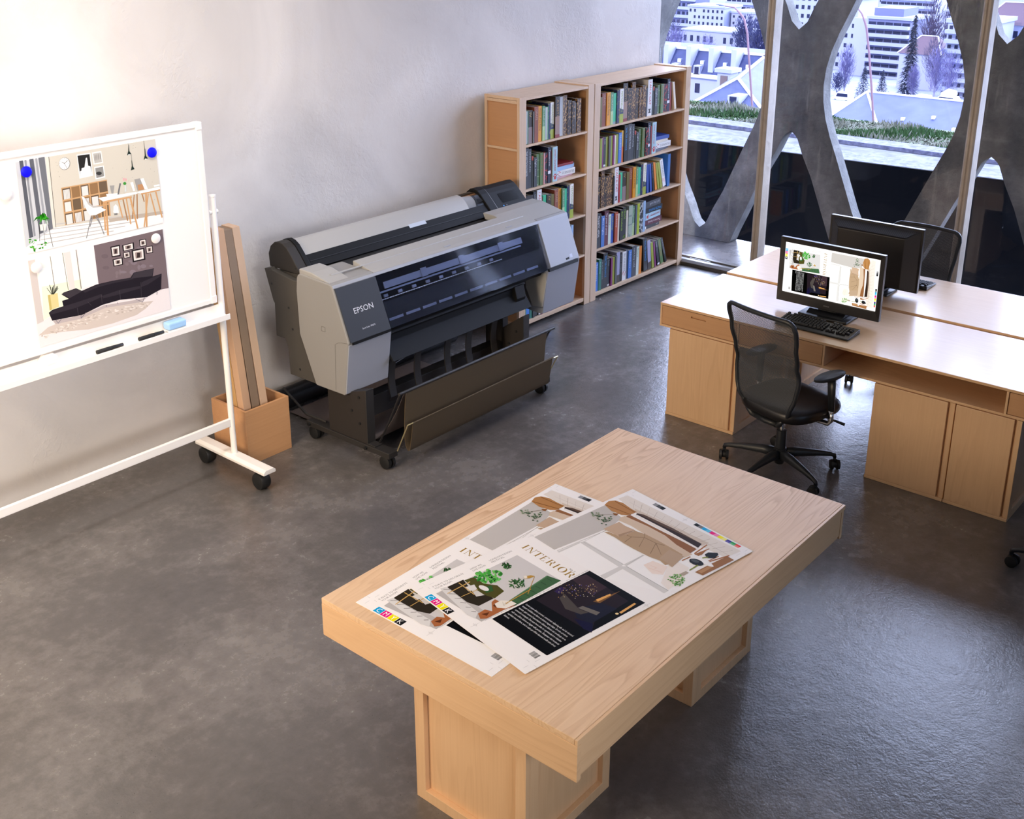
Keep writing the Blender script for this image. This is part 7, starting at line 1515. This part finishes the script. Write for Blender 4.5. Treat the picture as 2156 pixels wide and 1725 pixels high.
# kind: (thickness, height, depth, cover colour or material, colour words, title, title colour, extras)
K = {
 'olive': (0.040, 0.235, 0.17, '6d621f', 'olive', None, None, ()),
 'rust': (0.048, 0.262, 0.18, '8d4a33', 'rust red', 'GRAPE', 'c79a7f', ()),
 'amber': (0.042, 0.262, 0.18, 'e39a1c', 'amber yellow', 'House of the Rising', '6e4a14', ()),
 'sage': (0.031, 0.258, 0.18, '5f9166', 'sage green', 'IN CALIFORNIA', 'd7e6cf', (('low', 'b6cf93', 0.42),)),
 'mint': (0.038, 0.247, 0.17, '41c28f', 'mint green', None, None, (('low', '8fa6a8', 0.08),)),
 'navyyellow': (0.030, 0.268, 0.19, navyyel, 'navy and yellow', None, None, ()),
 'white': (0.046, 0.272, 0.19, 'efece6', 'white, green and navy', 'PERMANENCE', 'a4b24f', (('low', 'a5b13f', 0.26), ('mid', '27345c', 0.44))),
 'antique': (0.055, 0.310, 0.20, '2b1f15', 'dark brown and beige', 'A HISTORY', 'b08a4e', (('low', '9c7d72', 0.52), ('foot', '8c2a25', 0.08))),
 'antique2': (0.055, 0.245, 0.18, '33251a', 'dark brown and mauve', 'IV', 'c3a13f', (('low', '8f7a79', 0.50),)),
 'leather1': (0.052, 0.262, 0.18, gilt, 'black leather', None, None, ()),
 'leather2': (0.044, 0.305, 0.19, gilt2, 'tall brown leather', None, None, ()),
 'leather3': (0.042, 0.250, 0.17, gilt, 'dark leather', None, None, ()),
 'leather4': (0.032, 0.252, 0.17, gilt2, 'brown leather', None, None, ()),
 'leather5': (0.050, 0.262, 0.18, gilt2, 'gilt brown leather', None, None, ()),
 'slim': (0.016, 0.235, 0.17, '4a5057', 'thin slate grey', None, None, ()),
 'cat': (0.056, 0.302, 0.20, 'e9e7e6', 'white, red titled', 'I AM A CAT', 'c92b2f', (('foot', '2a2a2a', 0.0),)),
 'redthin': (0.020, 0.235, 0.17, 'b0242c', 'thin red', None, None, ()),
 'teal': (0.014, 0.27, 0.18, '2d5a58', 'thin dark teal', None, None, ()),
 'darkred': (0.020, 0.238, 0.17, '2a2d22', 'black with a red top', None, None, (('top', 'b5402a', 0.86),)),
 'life': (0.040, 0.222, 0.17, '383c42', 'charcoal', 'Light onto', 'c9ccd0', ()),
 'green1': (0.036, 0.240, 0.17, greens, 'moss green striped', None, None, ()),
 'green2': (0.036, 0.244, 0.17, '5e7d4d', 'moss green', 'Forest of Time', 'b9733a', ()),
 'pink': (0.014, 0.238, 0.17, 'c69aa2', 'thin pink', None, None, ()),
 'nell': (0.036, 0.238, 0.17, blackred, 'black and red', None, None, ()),
 'navy': (0.036, 0.275, 0.19, '141c38', 'navy blue', 'Tomorrow', 'e4e6ea', (('mid2', 'e4e6ea', 0.30),)),
 'crimson': (0.018, 0.242, 0.17, '8f1f27', 'crimson', None, None, ()),
 'promise': (0.056, 0.268, 0.19, 'a9cbd6', 'pale blue', "Jones's Journeys", 'bf3a3a', (('paw', 'bf3a3a', 0.0),)),
 'motion': (0.050, 0.305, 0.19, '3d4045', 'dark grey', 'THE MOTION MAKER', 'c5c7ca', ()),
 'slate': (0.036, 0.295, 0.19, '34373c', 'slate grey', 'CHANTUNG', 'b9bcc0', ()),
 'walter': (0.048, 0.302, 0.20, '16181b', 'black', 'WALTER FINANCE', '2d8fd0', ()),
 'violet': (0.020, 0.245, 0.17, '7d2a68', 'violet', None, None, ()),
 'lime': (0.028, 0.243, 0.17, '9aa33a', 'lime green', None, None, ()),
 'ink': (0.030, 0.245, 0.17, '2c2f36', 'ink grey', 'Lost', 'b9bcc0', (('foot2', 'e8e8e8', 0.06),)),
 'grey': (0.022, 0.247, 0.17, '585a5e', 'grey', None, None, ()),
 'blue': (0.040, 0.250, 0.18, '4a7dcb', 'sky blue', 'Numbers', 'cfe0f5', ()),
 'yellow': (0.026, 0.262, 0.18, 'e0b24a', 'yellow and orange', None, None, (('low', 'e0782c', 0.5),)),
 'blackslim': (0.024, 0.255, 0.18, '0f1011', 'black', 'BLACK HANDS', '8f9297', ()),
 'orange': (0.030, 0.25, 0.18, 'e58a2b', 'orange', None, None, ()),
 'chart': (0.046, 0.255, 0.18, 'e9e8e6', 'white with a red zigzag', 'BUSINESS', '9a9a9a', (('zig', 'c62f2f', 0.0),)),
 'bigblue': (0.040, 0.285, 0.20, '2f6fb4', 'large bright blue', None, None, ()),
 'royal': (0.030, 0.25, 0.18, '2d4fa3', 'royal blue', None, None, ()),
 'magnetic': (0.062, 0.292, 0.19, '36383c', 'charcoal, white titled', 'MAGNETIC APPEAL', 'e2e2e2', ()),
 'bluelab': (0.040, 0.262, 0.18, '4f7cc0', 'blue', 'Blue night', 'dfe8f4', ()),
 'carnival': (0.050, 0.295, 0.19, '5d2434', 'wine red', 'The power of carnival', 'e0cdd0', ()),
 'whitegreen': (0.034, 0.255, 0.18, 'd9e2d4', 'white and green', 'Botany', '5a8f3c', ()),
 'cobalt': (0.034, 0.252, 0.18, '3c62b8', 'cobalt blue', 'Anthology', 'b9d06a', ()),
 'brickb': (0.038, 0.258, 0.18, 'b4502f', 'brick red', 'Embassy', 'f0d9cf', ()),
 'cream': (0.026, 0.238, 0.17, 'e5dac4', 'cream', None, None, ()),
 'blacklime': (0.040, 0.265, 0.18, '101210', 'black, lime titled', 'Bad weekends', 'a8d636', ()),
 'cellos': (0.044, 0.275, 0.19, '0c0d0c', 'black, green titled', 'CELLOS', '9acb2e', (('splat', '9acb2e', 0.0),)),
 'palegreen': (0.052, 0.272, 0.19, band_mat('spine_pale_marbled', 'a9b9a4', '8a9690', 16, 0.5), 'pale marbled green', None, None, ()),
 'steel': (0.022, 0.262, 0.18, '5b6373', 'steel grey', None, None, ()),
 'acid': (0.032, 0.268, 0.18, 'bccb2e', 'acid yellow', 'Fresh start', '8a9a20', ()),
 'photo': (0.046, 0.265, 0.19, photo_bw, 'black and white photo', None, None, ()),
 'ice': (0.030, 0.272, 0.19, '9dbbdc', 'ice blue', None, None, ()),
 'tealb': (0.032, 0.27, 0.18, '1f6e5c', 'teal', 'Alchemy', '9fd0c2', ()),
 'purplegrey': (0.040, 0.27, 0.19, 'a9a8c4', 'lilac grey', None, None, (('low', '3b3020', 0.25),)),
 'night': (0.056, 0.275, 0.19, '45484e', 'stone grey', "can't buy cold", 'b9bcc0', ()),
 'dice': (0.055, 0.275, 0.19, '2c2626', 'dark checked', None, None, ()),
}
BOOKS = []
def book_mesh(w, h, d):
    """U-shaped cover (two boards and a spine at y = 0), local base at the spine's left foot corner."""
    b = 0.0026
    return [(0, 0), (w, 0), (w, d), (w-b, d), (w-b, b), (b, b), (b, d), (0, d)]
def book(kind, label, group, loc, tilt=0.0, flip=False, lying=None, wk=1.0):
    w, h, d, c, words_, title, tcol, extra = K[kind]
    w = w*wk
    m = c if not isinstance(c, str) else cover_mat(c)
    o = build('book', MB().prism(book_mesh(w, h, d), 'z', 0, h), m, bevel=0.0008, seg=1)
    tag(o, label, 'book', group)
    e = 0.003
    build('pages', MB().box(0.0028, w-0.0028, 0.003, d-e, e, h-e), page_w if flip else page_m, parent=o)
    y = -0.0004
    for nm, cc, f in extra:
        cm = cover_mat(cc)
        g = None
        if nm == 'low':
            g = MB().box(0.0008, w-0.0008, y, 0.0, 0.0008, h*f)
        elif nm == 'mid':
            g = MB().add([(0.0008, y-0.0002, h*0.26), (w-0.0008, y-0.0002, h*0.26), (w-0.0008, y-0.0002, h*(f-0.06)), (0.0008, y-0.0002, h*f)], [(0, 1, 2, 3)])
        elif nm == 'mid2':
            g = MB().box(0.002, w-0.002, y, 0.0, h*f-0.012, h*f+0.012)
        elif nm == 'top':
            g = MB().box(0.0008, w-0.0008, y, 0.0, h*f, h-0.0008)
        elif nm == 'foot2':
            g = MB().box(0.003, w-0.003, y, 0.0, 0.006, 0.022)
        elif nm == 'foot' and f == 0.0:
            g = MB().add([(w*0.2, y, 0.025), (w*0.8, y, 0.025), (w*0.62, y, 0.042), (w*0.8, y, 0.06), (w*0.2, y, 0.06), (w*0.38, y, 0.042)], [(0, 1, 2, 3, 4, 5)])
        elif nm == 'foot':
            g = MB().box(0.0008, w-0.0008, y-0.0002, 0.0, 0.0008, h*f)
        elif nm == 'paw':
            g = MB()
            for px, pz, r in ((0.5, 0.030, 0.26), (0.2, 0.045, 0.1), (0.4, 0.055, 0.11), (0.62, 0.055, 0.11), (0.82, 0.045, 0.1)):
                g.add([(w*px+w*r*math.cos(k*PI/5), y, pz+w*r*math.sin(k*PI/5)) for k in range(10)], [tuple(range(10))])
        elif nm == 'zig':
            g = MB().add([(0.003, y, 0.06), (w*0.35, y, 0.085), (w*0.55, y, 0.045), (w-0.003, y, 0.08), (w-0.003, y, 0.073), (w*0.55, y, 0.036), (w*0.35, y, 0.076), (0.003, y, 0.051)], [(0, 1, 6, 7), (1, 2, 5, 6), (2, 3, 4, 5)])
        elif nm == 'splat':
            g = MB()
            r = random.Random(4)
            for k in range(9):
                px, pz, rr = r.uniform(0.2, 0.8)*w, r.uniform(0.008, 0.034), r.uniform(0.003, 0.007)
                g.add([(px+rr*math.cos(q*PI/3), y, pz+rr*math.sin(q*PI/3)) for q in range(6)], [tuple(range(6))])
        if g is not None:
            build('spine_band' if nm not in ('paw', 'zig', 'splat') else 'spine_mark', g, cm, parent=o)
    if title and not flip:
        tw = h*0.62 if len(title) > 6 else h*0.3
        th = min(w*0.42, 0.026)
        vs, fs, L_, H_ = text_shape(title)
        tw = min(tw, L_*th/H_*1.25)
        build('title', text_mb(title, tw, (w*0.5-th*0.42, y-0.0006, h*0.93), (0, 0, -1), (1, 0, 0), 1.0, th), cover_mat(tcol), parent=o, recalc=False)
    if flip:
        M = Matrix.Translation((loc[0]+w, loc[1]+d, loc[2])) @ Matrix.Rotation(PI, 4, 'Z')
    elif lying is not None:
        M = Matrix.Translation(loc) @ Matrix.Rotation(lying, 4, 'Z') @ Matrix.Rotation(PI/2, 4, 'Y') @ Matrix.Translation((-w, 0, -h/2))
    else:
        M = Matrix.Translation(loc) @ Matrix.Rotation(tilt, 4, 'Y')
    o.matrix_world = M
    BOOKS.append(o)
    return o

def row(case, shelf_name, z, x, seq, wk=1.0, y=FRONT+0.014):
    r = random.Random(len(case)*31+len(shelf_name))
    n = 0
    prev = 0.0
    for it in seq:
        tilt, flip, k = 0.0, False, it
        if isinstance(it, tuple):
            k, mode = it
            if mode == 'flip':
                flip = True
            elif isinstance(mode, float):
                tilt = mode
        w, h, d = K[k][0]*wk, K[k][1], K[k][2]
        wd = K[k][4]
        n += 1
        if flip:
            lab = 'book with its pages facing out, %s from left, %s shelf, %s bookcase' % (ORD[n-1], shelf_name, case)
        elif tilt:
            lab = '%s leaning book, %s from left, %s shelf, %s bookcase' % (wd, ORD[n-1], shelf_name, case)
        else:
            lab = '%s book, %s from left, %s shelf, %s bookcase' % (wd, ORD[n-1], shelf_name, case)
        if tilt:
            # leaning to the left: pivot at the right foot corner
            s, c = math.sin(-tilt), math.cos(tilt)
            x += max(0.0, h*(s-math.sin(-prev)))
            prev = tilt
            book(k, lab, 'books in the %s bookcase' % case, (x, y, z+0.0005+w*math.sin(-tilt)), tilt, wk=wk)
            x += w/math.cos(tilt)+0.004
        else:
            book(k, lab, 'books in the %s bookcase' % case, (x, y+r.uniform(0, 0.012), z+0.0005), 0.0, flip, wk=wk)
            x += w+r.uniform(0.0006, 0.0022)
    return x

def stack(case, shelf_name, z, x, seq, y=FRONT+0.05):
    zz = z+0.0005
    names = ['lowest', 'second lowest', 'third lowest', 'fourth lowest', 'fifth lowest']
    for i, (k, rot, dx) in enumerate(seq):
        pos = 'topmost' if i == len(seq)-1 else names[i]
        lab = '%s book lying %s in the stack, %s shelf, %s bookcase' % (K[k][4], pos, shelf_name, case)
        book(k, lab, 'books in the %s bookcase' % case, (x+dx, y, zz), lying=rot)
        zz += K[k][0]+0.0008

S1 = ['olive', 'rust', 'amber', 'sage', 'mint', 'navyyellow', 'white']
S2 = ['darkred', 'life', 'green1', 'green2', 'pink', 'nell', 'navy', 'crimson']
LX = [0.0]
# right bookcase
x = row('right', 'top', SHELF[0], 7.238, S1+['antique', 'leather1', 'leather2', 'leather3', 'leather4', 'leather5', 'slim', 'cat', 'teal']+S2+[('cream', -0.20)], 1.17)
x = row('right', 'second', SHELF[1], 7.238, ['grey', 'lime', 'violet', 'ink', 'lime', 'grey', 'lime', 'violet', 'cream', 'lime', 'blue', 'yellow', 'walter', 'motion', 'slate']+S2+['promise'], 1.08)
stack('right', 'second', SHELF[1], x+0.142, [('steel', 0.15, 0.0), ('chart', -0.05, 0.0), ('cream', 0.1, -0.01), ('royal', -0.1, -0.035)])
x = row('right', 'middle', SHELF[2], 7.238, ['leather1', 'leather2', 'leather3', 'leather4', 'leather5', 'slim', 'cat', 'redthin', 'mint', 'antique2', 'olive', 'rust', 'amber', 'sage', 'mint', 'navyyellow', 'white', ('royal', -0.06), ('royal', -0.12), ('blackslim', -0.16), ('orange', -0.19), ('lime', -0.22), ('lime', -0.25), ('chart', -0.28)])
book('bigblue', 'large bright blue book upright at the right end, middle shelf, right bookcase', 'books in the right bookcase', (8.30, FRONT+0.03, SHELF[2]+0.0005))
x = row('right', 'fourth', SHELF[3], 7.238, ['magnetic', 'bluelab', 'carnival', 'whitegreen', 'cobalt', 'brickb', 'cream', 'blacklime', 'cellos', 'cream', 'palegreen', 'sage', 'steel', 'acid', 'photo', 'ice'], 1.15)
stack('right', 'fourth', SHELF[3], x+0.155, [('ink', 0.05, 0.0), ('carnival', -0.03, -0.005), ('promise', 0.08, 0.012), ('walter', -0.02, 0.0), ('night', 0.05, 0.0)])
x = row('right', 'bottom', SHELF[4], 7.238, ['blue', 'tealb', 'blackslim', 'walter', 'ink', 'violet', 'lime', 'grey', 'purplegrey', 'blackslim', 'chart', 'steel', 'blue', 'night', 'whitegreen', 'orange', ('walter', -0.10), ('purplegrey', -0.13), ('lime', -0.16), ('violet', -0.18), ('ink', -0.24), ('green2', -0.28), ('blackslim', -0.36)], 1.24)
# left bookcase
x = row('left', 'top', SHELF[0], 6.318, [('mint', 'flip'), 'antique2', ('slim', 'flip'), 'rust', 'amber', 'sage', ('mint', 'flip'), 'navyyellow', 'white', 'antique', ('cat', 'flip'), 'leather2', 'leather1', 'leather3', ('slim', 'flip'), 'leather5'])
x = row('left', 'second', SHELF[1], 6.318, ['motion', 'slate']+S2+['promise'])
stack('left', 'second', SHELF[1], x+0.135, [('pink', 0.1, 0.0), ('chart', -0.05, 0.0), ('ice', 0.08, 0.0), ('crimson', -0.06, -0.02)])
x = row('left', 'middle', SHELF[2], 6.318, ['dice', 'dice', 'slate', 'cat', 'redthin', 'mint', 'antique2', 'olive', 'rust', 'amber', 'sage', 'mint', 'navyyellow', 'white'])
x = row('left', 'fourth', SHELF[3], 6.60, ['blacklime', 'cellos', 'cream', 'palegreen', 'sage', 'steel', 'acid', 'photo', 'ice'])
x = row('left', 'bottom', SHELF[4], 6.318, ['tealb', 'blue', 'tealb', 'blackslim', 'walter', 'ink', 'violet', 'lime', 'grey', 'steel', 'blue', 'night', 'whitegreen', 'orange'])
bpy.context.view_layer.update()
